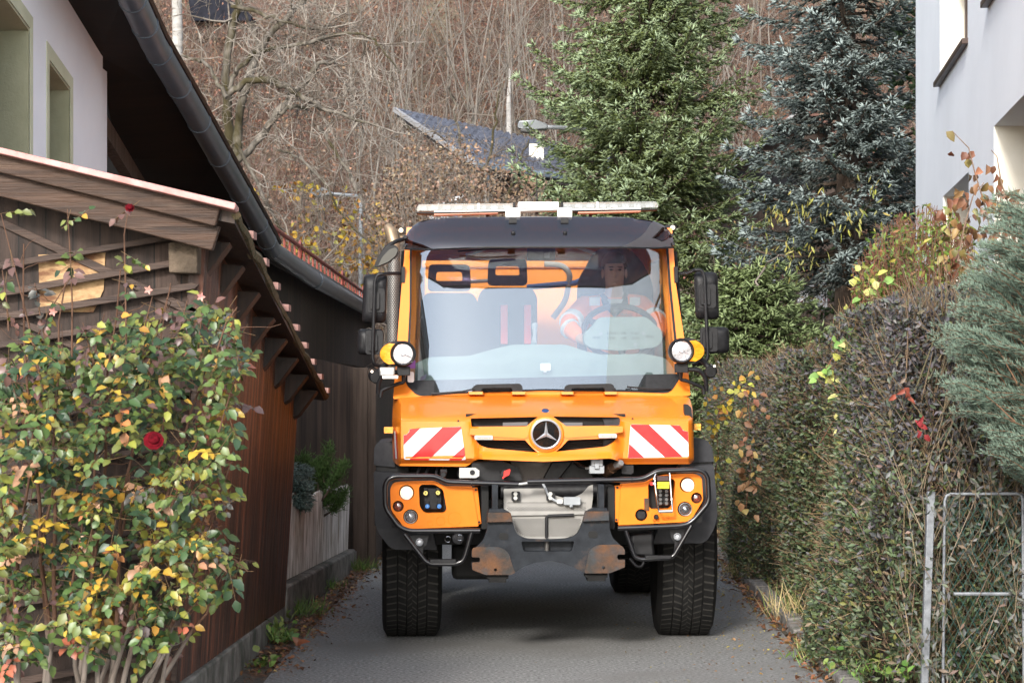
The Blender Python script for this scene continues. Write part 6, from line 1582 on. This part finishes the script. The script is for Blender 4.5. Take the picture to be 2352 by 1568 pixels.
# old upright canes showing at the near end
k = 1000; x = q.uniform(2.02, 3.1, k); Y = 11.15+q.exponential(.16, k); z = q.uniform(0, 1.9, k); B = np.stack([x, Y, z], -1); d = nrm(np.stack([q.normal(0, .4, k), q.normal(0, .3, k), np.ones(k)], -1))
V2, F2 = g_segs(B, B+d*q.uniform(.15, .6, k)[:, None], q.uniform(.002, .007, k), np.full(k, .0018))
c1 = np.repeat(pick([(.20,.13,.07),(.28,.20,.12),(.12,.075,.04)], (4,3,3), m), 6, 0); c2 = np.repeat(pick([(.14,.10,.06),(.20,.15,.095),(.10,.075,.05)], (4,3,3), k), 6, 0)
k3 = 170; x = q.uniform(1.98, 2.75, k3); B = np.stack([x, 10.95-q.uniform(0, .34, k3), q.uniform(0, 1.3, k3)], -1); d = nrm(np.stack([q.normal(0, .45, k3), q.normal(-.15, .3, k3), np.ones(k3)], -1)); L3 = q.uniform(.12, .45, k3)
V3, F3 = g_segs(B, B+d*L3[:, None], np.full(k3, .0028), np.full(k3, .0013)); c3_ = np.repeat(pick([(.16,.12,.075),(.22,.17,.11)], (1,1), k3), 6, 0)
np_mesh("front_twigs", V3, [F3], m_matte, hedge, c3_)
m3 = 1500; i3 = q.integers(0, k3, m3); P3 = B[i3]+d[i3]*(L3[i3]*q.uniform(.2, 1, m3))[:, None]
V3, F3 = g_diam(P3, q.normal(0, .7, (m3, 3))+np.array([0,-.2,.4]), q.normal(0, .5, (m3, 3))+np.array([0,-1.,.3]), .045*q.uniform(.7,1.3,m3), .018*q.uniform(.8,1.2,m3))
np_mesh("front_leaves", V3, [F3], m_plant, hedge, np.repeat(pick([(.078,.088,.070),(.105,.105,.10),(.062,.085,.045),(.15,.11,.075)], (3,3,3,1), m3), 4, 0))
np_mesh("twigs", np.concatenate([V1, V2]), [F1, F2+len(V1)], m_matte, hedge, np.concatenate([c1, c2]))

# ---- reddish shrub with yellow green shoots above the hedge
fs = thing("dogwood", "shrub of red brown stems with yellow green shoots in front of the white house", "shrub", (2.8, 14.2, 0))
acc, LPt, LD = [], [], []
for _ in range(330):
    u = q.uniform(1955, 2235); vt = np.interp(u, [1950,1990,2060,2130,2190,2240], [625,560,490,465,480,520])+q.uniform(0, 110)*q.uniform(0, 1)
    Y = q.uniform(13.6, 15.2); e = uvY(u, vt, Y); b = np.array([2.95+q.normal(0, .28)+(float(e[0])-2.95)*.55, Y+q.normal(0, .1), 1.25])
    ts = np.linspace(0, 1, 7)[:, None]; p = b+(e-b)*ts; p[1:-1] += q.normal(0, .012, (5, 3)); acc.append((p, np.linspace(.0042, .0016, 7)))
    for _k in range(int(q.integers(5, 12))):
        f = q.uniform(.55, 1.0); LPt.append(b+(e-b)*f); LD.append(nrm((np.array([0,0,.3])+q.normal(0,.8,3))[None])[0])
V, Fc = acc_mesh(acc); np_mesh("stems", V, [Fc], m_matte, fs, np.tile(np.array([[.17,.075,.045]]), (len(V), 1)))
LPt, LD = np.array(LPt), np.array(LD); m = len(LPt)
V, *Fc = g_leaves(LPt, LD, rdir(m)+np.array([0,0,1.]), .055*q.uniform(.6,1.2,m), .020*q.uniform(.7,1.2,m), curl=.5)
np_mesh("leaves", V, Fc, m_plant, fs, np.repeat(pick([(.17,.23,.04),(.11,.18,.035),(.26,.25,.05),(.08,.13,.03),(.22,.11,.045)], (4,4,2.5,3,1.5), m), 8, 0), smooth=180)

# ---- vine with large rusty leaves at the top right
vn = thing("vine", "climbing vine with large rusty brown leaves against the white house", "vine", (2.9, 13.2, 0))
acc, LPt, LD = [], [], []
for pts in ([(2290,600),(2262,470),(2240,400),(2225,340),(2188,302)], [(2345,560),(2320,480),(2300,420),(2290,360),(2277,345)], [(2200,600),(2215,520),(2235,450),(2260,420)], [(2300,560),(2330,500),(2350,470)]):
    c = uvY([p[0] for p in pts], [p[1] for p in pts], 12.6); acc.append((c, np.linspace(.006, .0025, len(c))))
    for k in range(15):
        f = q.uniform(.0, 1)*(len(c)-1); i = min(int(f), len(c)-2); LPt.append(c[i]+(c[i+1]-c[i])*(f-i)+q.normal(0,.05,3)); LD.append(np.array([q.normal(0,.5), -.2+q.normal(0,.4), -1.0]))
for _ in range(110):
    LPt.append(uvY(q.uniform(2165,2352), q.uniform(430,640), 12.5+q.uniform(0,.5))); LD.append(np.array([q.normal(0,.6), q.normal(-.2,.5), -.8]))
V, Fc = acc_mesh(acc, 5); np_mesh("stem", V, [Fc], m_matte, vn, np.tile(np.array([[.20,.13,.09]]), (len(V), 1)))
LPt, LD = np.array(LPt), np.array(LD); m = len(LPt)
V, *Fc = g_leaves(LPt, LD, np.stack([q.normal(0,.7,m), -np.ones(m), q.normal(0,.5,m)], -1), q.uniform(.045,.08,m), q.uniform(.032,.055,m), fold=.6, curl=.45)
np_mesh("leaves", V, Fc, m_plant, vn, np.repeat(pick([(.20,.085,.045),(.15,.06,.03),(.23,.13,.05),(.21,.18,.06),(.16,.09,.04)], (4,3,3,2,2), m), 8, 0), smooth=180)
# green and yellow creepers on the hedge
def creeper(label, pts, Y, n, cols, pw, Ls, seed):
    q = np.random.default_rng(seed); c = uvY([p[0] for p in pts], [p[1] for p in pts], Y); t = thing("creeper", label, "creeper", tuple(c[0]))
    acc = [(c, np.full(len(c), .0022))]; V, Fc = acc_mesh(acc, 4); np_mesh("stem", V, [Fc], m_matte, t, np.tile(np.array([[.22,.09,.05]]), (len(V), 1)))
    f = q.uniform(0, len(c)-1, n); i = np.minimum(f.astype(int), len(c)-2); P = c[i]+(c[i+1]-c[i])*(f-i)[:, None]+q.normal(0, 1, (n, 3))*np.array([.045, .03, .045])
    d = np.stack([q.normal(0,.7,n), q.normal(-.3,.3,n), q.normal(-.6,.5,n)], -1)
    V, *Fc = g_leaves(P, d, np.stack([q.normal(-.2,.5,n), -np.ones(n), q.normal(.4,.5,n)], -1), Ls*q.uniform(.6,1.25,n), Ls*.8*q.uniform(.6,1.2,n), fold=.35, curl=.3)
    np_mesh("leaves", V, Fc, m_plant, t, np.repeat(pick(cols, pw, n), 8, 0), smooth=180)
creeper("green leaved creeper spilling over the rounded top of the hedge", [(2010,600),(1985,680),(1960,760),(1925,800),(1895,850),(1925,900),(1955,960),(1960,1010)], 13.05, 75, [(.13,.24,.05),(.18,.30,.07),(.34,.36,.08),(.42,.40,.15)], (4,4,3,2), .06, 41)
creeper("yellow leaved creeper hanging on the far hedge beside the fender", [(1735,880),(1690,900),(1655,925),(1645,980),(1650,1040),(1640,1110)], 16.4, 52, [(.52,.38,.04),(.40,.38,.06),(.44,.22,.05)], (5,3,2), .055, 43)
creeper("withered rust brown creeper dangling down the hedge", [(1715,905),(1722,960),(1712,1010),(1725,1070),(1718,1120),(1712,1180)], 15.4, 46, [(.24,.12,.06),(.32,.18,.09),(.44,.32,.10)], (5,4,1), .06, 45)
for lab, u, v, c in (("crumpled salmon red leaf caught high in the hedge", 2072, 902, (.28,.07,.045)), ("crimson dead leaf hanging lower in the hedge", 2110, 985, (.28,.03,.035))):
    P = np.repeat(uvY(u, v, 11.02)[None], 5, 0)+q.normal(0, .02, (5, 3)); V, *Fc = g_leaves(P, np.stack([q.normal(0,.6,5), q.normal(-.2,.2,5), q.normal(-.5,.6,5)], -1), rdir(5)+np.array([0,-1.5,0]), np.full(5,.045), np.full(5,.03), fold=.8, curl=.6)
    tag(np_mesh("dead_leaf", V, Fc, m_plant, None, np.repeat(pick([c], [1], 5), 8, 0), smooth=180), lab, "leaf")

# ---- juniper at the right edge
jn = thing("juniper", "feathery grey green juniper leaning in from the right edge", "shrub", (2.75, 10.4, 0))
SP, SD, SL, SC, acc = [], [], [], [], []
for _ in range(300):
    v0 = q.uniform(440, 1080); u_tip = np.interp(v0, [400,450,560,650,780,880,960,1040,1100], [2330,2290,2250,2215,2180,2180,2225,2290,2320])+q.exponential(45)-q.uniform(0,1)**4*45
    e = uvY(u_tip, v0, 10.3+q.uniform(-.35, .45)); b = e+np.array([q.uniform(.25,.6), q.uniform(.0,.3), -q.uniform(.08,.35)])
    ts = np.linspace(0, 1, 13)[:, None]; p = b+(e-b)*ts+np.array([0,0,1])*(.06*np.sin(ts*3.1)); p[1:] += np.cumsum(q.normal(0,.0025,(12,3)),0)
    acc.append((p, np.linspace(.0045,.001,13)))
    dd = nrm((e-b)[None])[0]
    for j in range(3, 13):
        k = 16; sd = q.normal(0, 1, (k, 3)); sd = nrm(sd-dd*(sd@dd)[:, None]); d = nrm(dd*.85+sd*.55+np.array([0,0,.12]))
        ln = (.060*(1.15-j/13)+.022)*q.uniform(.5,1.2,k); SP.append(p[j]-dd*q.uniform(0,.03,(k,1))); SD.append(d); SL.append(ln)
        tip = j/13; SC.append((np.array([.060,.095,.065])*(1-tip)+np.array([.20,.27,.205])*tip)*q.uniform(.7,1.25,(k,1)))
V, Fc = acc_mesh(acc, 4); np_mesh("stems", V, [Fc], m_matte, jn, np.tile(np.array([[.16,.09,.05]]), (len(V), 1)))
SP, SD, SL, SC = map(np.concatenate, (SP, SD, SL, SC)); V, Fc = g_spindles(SP, SD, SL, np.full(len(SP), .0016), 3); np_mesh("foliage", V, [Fc], m_needle, jn, np.repeat(SC, 5, 0), smooth=180)
V, Fc = g_segs(np.array([[2.75,10.5,0],[2.78,10.5,1.0]]), np.array([[2.78,10.5,1.0],[2.7,10.5,2.4]]), np.array([.05,.04]), np.array([.04,.015]), 8); np_mesh("trunk", V, [Fc], m_sbark, jn)

# ---- galvanised gate and its post
m_galv = M("galvanised_steel", (.14,.15,.165), .5, metal=.3, c2=(.24,.255,.275), sc=25, rvar=.1)
m_mesh = M("green_wire", (.02,.07,.06), .5)
gp = thing("gate_post", "galvanised square gate post in the privet hedge", "post", (W(2127,900,10.75).x, 10.75, 0))
a, b = W(2138,1128,10.75), W(2120,1568,10.75); mb = MB(); mb.beam((b.x,10.75,-.05), (a.x,10.75,a.z), .038, .042, (0,1,0)); mb.build("tube", m_galv, gp, bevel=.004)
mb = MB(); p = W(2133,1568,10.72); mb.box((p.x,10.71,.03),(p.x+.10,10.73,.09)); mb.build("hinge_plate", m_galv, gp, bevel=.003)
gt = thing("wire_gate", "galvanised tube gate with green wire mesh at the bottom right", "gate", (W(2260,900,10.7).x, 10.7, 0))
G_ = lambda u, v: W(u, v, 10.7)
mb = MB(); mb.tube([G_(2166,1620), G_(2168,1300), G_(2170,1150), G_(2174,1138), G_(2184,1134), G_(2335,1133), G_(2345,1136), G_(2349,1146), G_(2350,1300), G_(2352,1620)], .0078, 10); mb.build("frame", m_galv, gt, smooth=60)
mb = MB(); mb.tube([G_(2190,1363), G_(2350,1363)], .0095, 8); mb.build("cross_bar", m_galv, gt)
mb = MB()
for k in range(-9, 14):
    for s in (1, -1):
        u0, v0 = 2168+k*22, 1140; pts = []
        for j in range(20):
            u, v = u0+s*j*14, v0+j*26
            if 2168 <= u <= 2350: pts.append(G_(u, v)+Vector((0,.004*s,0)))
        if len(pts) > 1: mb.tube(pts, .0014, 4)
mb.build("wire_mesh", m_mesh, gt)

# ---- rose bush in front of the shed
rose = thing("rose_bush", "big rose bush with green and yellow autumn leaves in front of the lattice shed", "rose bush", (-2.2, 9.0, 0))
q = np.random.default_rng(19)
POLY = [(-20,830),(60,780),(150,790),(240,760),(330,720),(400,740),(470,700),(540,700),(566,760),(560,830),(520,900),(545,960),(520,1010),(540,1060),(490,1110),(520,1170),(500,1220),(480,1260),(560,1280),(570,1320),(520,1350),(470,1370),(430,1420),(415,1500),(340,1530),(300,1480),(230,1520),(140,1450),(90,1440),(60,1540),(-20,1520)]
BASES = [(30,1640),(100,1640),(178,1640),(230,1640),(260,1640),(330,1640)]
canes = []
for (u0, v0), tips in zip(BASES, ([(20,1100),(60,900),(5,1000)],[(130,1000),(165,620),(60,560)],[(180,1150),(290,620),(250,900)],[(300,1000),(395,660),(360,1100)],[(420,760),(480,900),(540,720)],[(520,1300),(560,1290),(500,1150),(545,1060),(440,1380)])):
    for tp_ in tips:
        Yb, Yt = q.uniform(9.0, 9.3), q.uniform(8.7, 9.3); n = 10; ts = np.linspace(0, 1, n)
        c = uvY(u0+(tp_[0]-u0)*ts**1.3+np.sin(ts*5+q.uniform(0,6))*14, v0+(tp_[1]-v0)*ts, Yb+(Yt-Yb)*ts); c[1:-1] += q.normal(0,.008,(n-2,3)); canes.append((c, np.linspace(.013, .0028, n)))
shoots = [[(100,900),(60,720),(30,600),(2,490)],[(165,820),(166,700),(162,600),(155,480)],[(290,800),(288,640),(285,540),(296,475)],[(360,830),(375,740),(392,650)],[(455,800),(462,740),(468,690)],[(60,830),(110,720),(160,640)],[(250,900),(210,820),(190,740)],[(120,820),(95,740),(80,650)],[(330,820),(335,740),(350,680)],[(420,820),(415,750),(430,690)],[(20,760),(15,690),(5,620)],[(210,850),(225,780),(240,720)],[(500,800),(520,740),(545,705)],[(500,1000),(530,900),(556,830)],[(470,1180),(520,1160),(512,1150)],[(480,1260),(540,1285),(570,1312)],[(350,1050),(420,1000),(500,940)],[(430,1120),(500,1070),(545,1050)]]
for s in shoots: c = uvY([p[0] for p in s], [p[1] for p in s], q.uniform(8.7, 9.2)); canes.append((c, np.linspace(.0045, .002, len(c))))
for c, r in canes[:18]: twigs(c[3:], .004, 1, q, canes, 5, .22, rmin=.0016)
V, Fc = acc_mesh(canes, 6)
grey = V[:, 2] < .55
np_mesh("canes", V, [Fc], m_matte, rose, np.where(grey[:, None], np.array([[.24,.20,.17]]), np.array([[.11,.055,.032]])), smooth=180)
CL, CD = [], []
while len(CL) < 1000:
    u, v = q.uniform(-20, 575), q.uniform(690, 1545)
    if not inside(POLY, u, v): continue
    dn = .5+.5*math.sin(u*.021+v*.013+1.0)*math.cos(v*.017-u*.009)
    if v > 1350: dn *= .55
    if 80 < u < 330 and 1090 < v < 1240: dn *= .75
    if q.uniform() > .35+dn*.75: continue
    CL.append((u, v, q.uniform(8.55, 9.6))); CD.append(0)
for s in shoots:
    for _ in range(5 if len(s) > 3 else 4):
        f = q.uniform(0, len(s)-1); i = min(int(f), len(s)-2); CL.append((s[i][0]+(s[i+1][0]-s[i][0])*(f-i)+q.normal(0,6), s[i][1]+(s[i+1][1]-s[i][1])*(f-i), 8.8)); CD.append(1)
CL = np.array(CL); C = uvY(CL[:, 0], CL[:, 1], CL[:, 2]); LPt, LD, LN, LC, LL, ST = [], [], [], [], [], []
GRN = np.array([(.034,.066,.020),(.052,.090,.024),(.024,.050,.022),(.085,.125,.030),(.11,.125,.03)]); PUR = np.array([(.085,.05,.047),(.07,.07,.06),(.11,.06,.05)])
YEL = np.array([(.34,.23,.03),(.29,.165,.025),(.19,.20,.035),(.36,.15,.055),(.34,.19,.11),(.28,.085,.045)])
for i in range(len(C)):
    u, v = CL[i, :2]; rd = np.array([q.normal(0,.8), q.normal(-.5,.5), q.normal(-.15,.5)]); rd /= np.linalg.norm(rd)
    sd = np.cross(rd, np.array([0,0,1.])+q.normal(0,.35,3)); sd /= np.linalg.norm(sd); n = int(q.choice([3,5,5,7]))
    py = .09+.22*math.exp(-((v-1290)/210)**2-((u-330)/260)**2)+(.12 if u < 120 and v > 1050 else 0)
    if CD[i]: fam = PUR if q.uniform() < .5 else GRN
    else: fam = YEL if q.uniform() < py else (PUR if q.uniform() < .08 else GRN)
    bc = fam[q.integers(0, len(fam))] if fam is not YEL else YEL[q.choice(6, p=(.32,.2,.26,.06,.12,.04))]; ln = q.uniform(.036, .060)*(.85 if CD[i] else 1); sp = ln*.75
    for k in range(n):
        if k == n-1: p = C[i]+rd*sp*((n-1)/2+.4); d = rd
        else: side = 1 if k % 2 else -1; p = C[i]+rd*sp*(k//2+.5)+sd*side*.006; d = rd*.45+sd*side
        LPt.append(p); LD.append(d+np.array([0,0,-.25])+q.normal(0,.18,3)); LN.append(np.array([q.normal(0,.35), -.75+q.normal(0,.35), .75])); LL.append(ln*q.uniform(.75,1.1))
        c = bc if q.uniform() < .9 else YEL[q.integers(0, 3)]; LC.append(c*q.uniform(.75,1.25))
    ST.append((C[i]-rd*.05, C[i]+rd*sp*(n/2)))
LPt, LD, LN, LL, LC = map(np.array, (LPt, LD, LN, LL, LC)); m = len(LPt)
V, Fc1, Fc2 = g_leaves(LPt, LD, LN, LL, LL*.68, fold=.28, curl=.28)
lc = np.repeat(LC[:, None], 8, 1); lc[:, 6] *= 1.25; lc[:, 7] *= 1.2; e_ = (q.uniform(0,1,m) < .25); lc[e_, 1:6] *= np.array([1.2,.95,.85])
np_mesh("leaves", V, [Fc1, Fc2], m_leafgl, rose, np.clip(lc,0,.9).reshape(-1,3), smooth=180)
S0 = np.array([s[0] for s in ST]); S1 = np.array([s[1] for s in ST]); V, Fc = g_segs(S0, S1, np.full(len(S0),.0016), np.full(len(S0),.001)); np_mesh("leaf_stalks", V, [Fc], m_matte, rose, np.tile(np.array([[.15,.09,.04]]), (len(V),1)))
m_petal = M("dark_red_petal", (.06,.002,.005), .9, c2=(.13,.004,.010), sc=30, spec=.1)
def bloom(u, v, Y, r, n, open_):
    c = np.array(uvY(u, v, Y)); mb = MB(); ax = Vector((.15,-.85,.45)).normalized(); a = ax.cross(Vector((0,0,1))).normalized(); b = ax.cross(a)
    for ring in range(4):
        rr = r*(.25+.25*ring); k = 3+ring*2
        for j in range(k):
            t = 2*math.pi*(j+.4*ring)/k; o = a*math.cos(t)+b*math.sin(t); s_ = a*-math.sin(t)+b*math.cos(t); w = rr*.75; h = r*(.9-.22*ring)
            p0 = Vector(c)+o*rr*.35; p1 = Vector(c)+o*rr*.8+ax*h*.7; p2 = Vector(c)+o*rr*1.1*open_+ax*h*(1-.25*ring)
            mb.add([p0-s_*w*.3, p0+s_*w*.3, p1+s_*w, p2+s_*w*.5, p2-s_*w*.5, p1-s_*w], [(0,1,2,5),(5,2,3,4)])
    cc = Vector(c)+ax*r*.35
    mb.lathe([(r*.1,-r*.5),(r*.6,-r*.2),(r*.62,r*.25),(r*.3,r*.45),(r*.05,r*.4)], cc, ax, 9)
    return mb.build("flower", m_petal, rose, smooth=180)
bloom(353, 1012, 8.55, .036, 4, 1.0); bloom(298, 478, 8.75, .020, 3, .7)
m_bud = M("faded_petal", (.42,.16,.15), .6, c2=(.50,.26,.20), sc=30)
for u, v in ((341,666),(462,682),(122,716)):
    mb = MB(); c = uvY(u, v, 8.8); 
    for k in range(5):
        t = 2*math.pi*k/5; d = Vector((math.cos(t), -.3, math.sin(t))); p = Vector(c); s_ = d.cross(Vector((0,1,0)))*.005; mb.add([p-s_, p+d*.012-s_, p+d*.020, p+d*.012+s_, p+s_], [(0,1,2,3,4)])
    mb.build("withered_flower", m_bud, rose)

# ---- little pine and juniper in the yard
pine = thing("dwarf_pine", "small dark green mountain pine behind the picket fence", "shrub", (-1.68, 17.3, 0))
SP, SD, SL, SC, acc = [], [], [], [], []
for pts in ([(735,1200),(738,1140),(750,1080),(757,1028)],[(738,1150),(770,1105),(790,1068)],[(735,1190),(775,1165),(792,1130)],[(720,1180),(705,1110),(700,1050)],[(722,1170),(690,1110),(684,1060)],[(735,1150),(725,1090),(716,1068)],[(745,1110),(742,1080),(738,1062)],[(728,1180),(750,1150),(768,1140)]):
    c = uvY([p[0] for p in pts], [p[1] for p in pts], 17.2+q.uniform(-.2,.2)); ts = np.linspace(0,len(pts)-1,16); P = np.stack([np.interp(ts,range(len(pts)),c[:,i]) for i in range(3)],-1); acc.append((P, np.linspace(.010,.003,16)))
    for j in range(5,16):
        k = 46; d = np.array([0,0,.9])+q.normal(0,.75,(k,3)); SP.append(np.repeat(P[j][None],k,0)+q.normal(0,.022,(k,3))); SD.append(d); SL.append(.065*q.uniform(.6,1.2,k)); SC.append(np.array([.05,.10,.025])*q.uniform(.6,1.7,(k,1)))
V, Fc = acc_mesh(acc, 5); np_mesh("stems", V, [Fc], m_sbark, pine)
SP, SD, SL, SC = map(np.concatenate, (SP,SD,SL,SC)); V, Fc = g_spindles(SP,SD,SL,np.full(len(SP),.0032),3); np_mesh("needles", V, [Fc], m_needle, pine, np.repeat(SC,5,0))
jb = thing("creeping_juniper", "silvery blue juniper spilling over the picket fence", "shrub", (-1.7, 16.0, .6)); SP, SD, SL, SC = [], [], [], []
for _ in range(130):
    e = uvY(q.uniform(662,718), q.uniform(1080,1172), 15.6+q.uniform(-.2,.4)); k = 24; f = q.uniform(0,1,k)[:,None]; b = e+np.array([-.10,.1,.05]); P = b+(e-b)*f; SP.append(P); SD.append(np.array([.8,-.3,-.15])+q.normal(0,.5,(k,3))); SL.append(.05*q.uniform(.6,1.2,k)); SC.append(np.array([.12,.18,.165])*q.uniform(.6,1.6,(k,1)))
SP, SD, SL, SC = map(np.concatenate, (SP,SD,SL,SC)); V, Fc = g_spindles(SP,SD,SL,np.full(len(SP),.005),3); np_mesh("foliage", V, [Fc], m_needle, jb, np.repeat(SC,5,0))
V, Fc = g_segs(np.array([[-1.72,15.9,0.]]), np.array([[-1.66,15.8,.75]]), np.array([.02]), np.array([.01]), 6); np_mesh("stem", V, [Fc], m_sbark, jb)

# ---- weeds, grass tufts, fallen leaves, needles
def tuft(label, u, v, Y, n, h, spread, cols, broad=0, seed=1, name="grass_tuft", cat="grass"):
    q = np.random.default_rng(seed); c = uvY(u, v, Y); c[2] = max(0., c[2]); t = thing(name, label, cat, tuple(c))
    P = c+np.stack([q.normal(0,spread,n), q.normal(0,spread*1.6,n), np.zeros(n)], -1); d = nrm(np.stack([q.normal(0,.55,n), q.normal(-.1,.5,n), np.ones(n)], -1)); L = h*q.uniform(.4,1.1,n)
    V, Fc = g_diam(P, d, np.array([[0,-1.,.2]])+q.normal(0,.4,(n,3)), L, np.full(n,.006)); np_mesh("blades", V, [Fc], m_plant, t, np.repeat(pick(cols,[1]*len(cols),n),4,0))
    if broad:
        P = c+np.stack([q.normal(0,spread,broad), q.normal(0,spread*1.5,broad), np.abs(q.normal(0,h*.5,broad))], -1); d = q.normal(0,.6,(broad,3))+np.array([.2,-.3,.2])
        V, A_, B_ = g_leaves(P, d, np.array([[0,-.5,1.]])+q.normal(0,.4,(broad,3)), .055*q.uniform(.5,1.2,broad), .04*q.uniform(.5,1.2,broad)); np_mesh("leaves", V, [A_, B_], m_plant, t, np.repeat(pick(cols,[1]*len(cols),broad),8,0), smooth=180)
gc = [(.07,.14,.025),(.10,.19,.03),(.16,.20,.05)]
tuft("leafy green weed growing at the foot of the shed", 640, 1470, 13.5, 60, .12, .05, gc, 90, 3, "weed", "weed")
tuft("small flat weed by the corner of the shed footing", 600, 1530, 12.3, 12, .06, .04, gc, 26, 4, "weed", "weed")
tuft("grass tuft below the near end of the low concrete wall", 690, 1412, 15.2, 160, .16, .09, gc, 0, 5)
tuft("grass tuft at the far end of the low concrete wall", 828, 1312, 18.9, 140, .15, .08, gc, 0, 6)
tuft("thin grass against the middle of the low concrete wall", 758, 1352, 17.1, 60, .12, .07, gc, 0, 7)
tuft("dry straw coloured grass hanging over the kerb", 1830, 1420, 14.6, 120, .30, .12, [(.30,.24,.10),(.12,.17,.04),(.36,.28,.14)], 0, 8)
tuft("green grass clump on the kerb at the lower right", 1900, 1520, 12.6, 170, .16, .10, gc+[(.28,.24,.10)], 10, 9)
tuft("low weeds with broad leaves below the gate", 2010, 1545, 11.3, 40, .12, .14, gc, 60, 10, "weed", "weed")
tuft("dry grass at the bend of the kerb behind the tyre", 1700, 1325, 18.0, 90, .2, .12, [(.30,.22,.10),(.20,.17,.06)], 0, 11)
q = np.random.default_rng(99)
def litter(name, label, n, xf, ylo, yhi, L, cols, pw, lift=.012, cat="fallen leaves", wr=.6):
    Y = q.uniform(ylo, yhi, n); x = xf(Y, n); P = np.stack([x, Y, .004+q.exponential(lift, n)], -1); d = np.stack([q.normal(0,1,n), q.normal(0,1,n), q.normal(.15,.25,n)], -1)
    V, A_, B_ = g_leaves(P, d, np.array([[0,0,1.]])+q.normal(0,.35,(n,3)), L*q.uniform(.5,1.3,n), L*wr*q.uniform(.5,1.2,n), fold=.4, curl=.5)
    tag(np_mesh(name, V, [A_, B_], m_plant, None, np.repeat(pick(cols,pw,n),8,0), smooth=180), label, cat, kind='stuff')
rxk = lambda Y: np.interp(Y, [p[1] for p in RX], [p[0] for p in RX]); lxk = lambda Y: np.interp(Y, [p[1] for p in LX], [p[0] for p in LX])
BR = [(.20,.085,.035),(.28,.14,.06),(.13,.06,.03),(.36,.24,.07)]
litter("kerb_leaves", "brown fallen leaves gathered along the right kerb", 1700, lambda Y, n: rxk(Y)+.06-np.abs(q.normal(0,.10,n))+q.uniform(0,.22,n), 10.5, 24, .05, BR, (4,3,3,1))
litter("road_leaves", "small yellow and brown leaves strewn over the right side of the road", 1000, lambda Y, n: rxk(Y)-q.exponential(.30,n), 10.5, 24, .022, [(.36,.30,.06),(.25,.14,.05),(.16,.09,.04)], (3,3,2), .002)
litter("gutter_leaves", "dry brown leaves and needles along the left edge of the road", 1200, lambda Y, n: lxk(Y)+q.normal(-.04,.10,n), 12, 22, .04, BR, (4,4,3,.5), .006)
litter("pine_needles", "fine rusty pine needles on the left side of the road", 2600, lambda Y, n: lxk(Y)+q.exponential(.12,n)-.12, 11.5, 22, .045, [(.20,.085,.035),(.26,.12,.05)], (1,1), .002, "needles", .06)
P = uvY(682, 1484, 12.95); V, A_, B_ = g_leaves(np.array([P, P+[.02,.02,.0]]), np.array([[.5,-.3,.5],[-.4,-.3,.7]]), np.array([[.2,-.6,1.],[0,-.8,.6]]), np.array([.085,.07]), np.array([.06,.05]), fold=.6, curl=.5)
tag(np_mesh("dead_leaf", V, [A_, B_], m_plant, None, np.repeat(pick([(.20,.075,.03)],[1],2),8,0), smooth=180), "big curled brown leaf on the road edge by the green weed", "leaf")
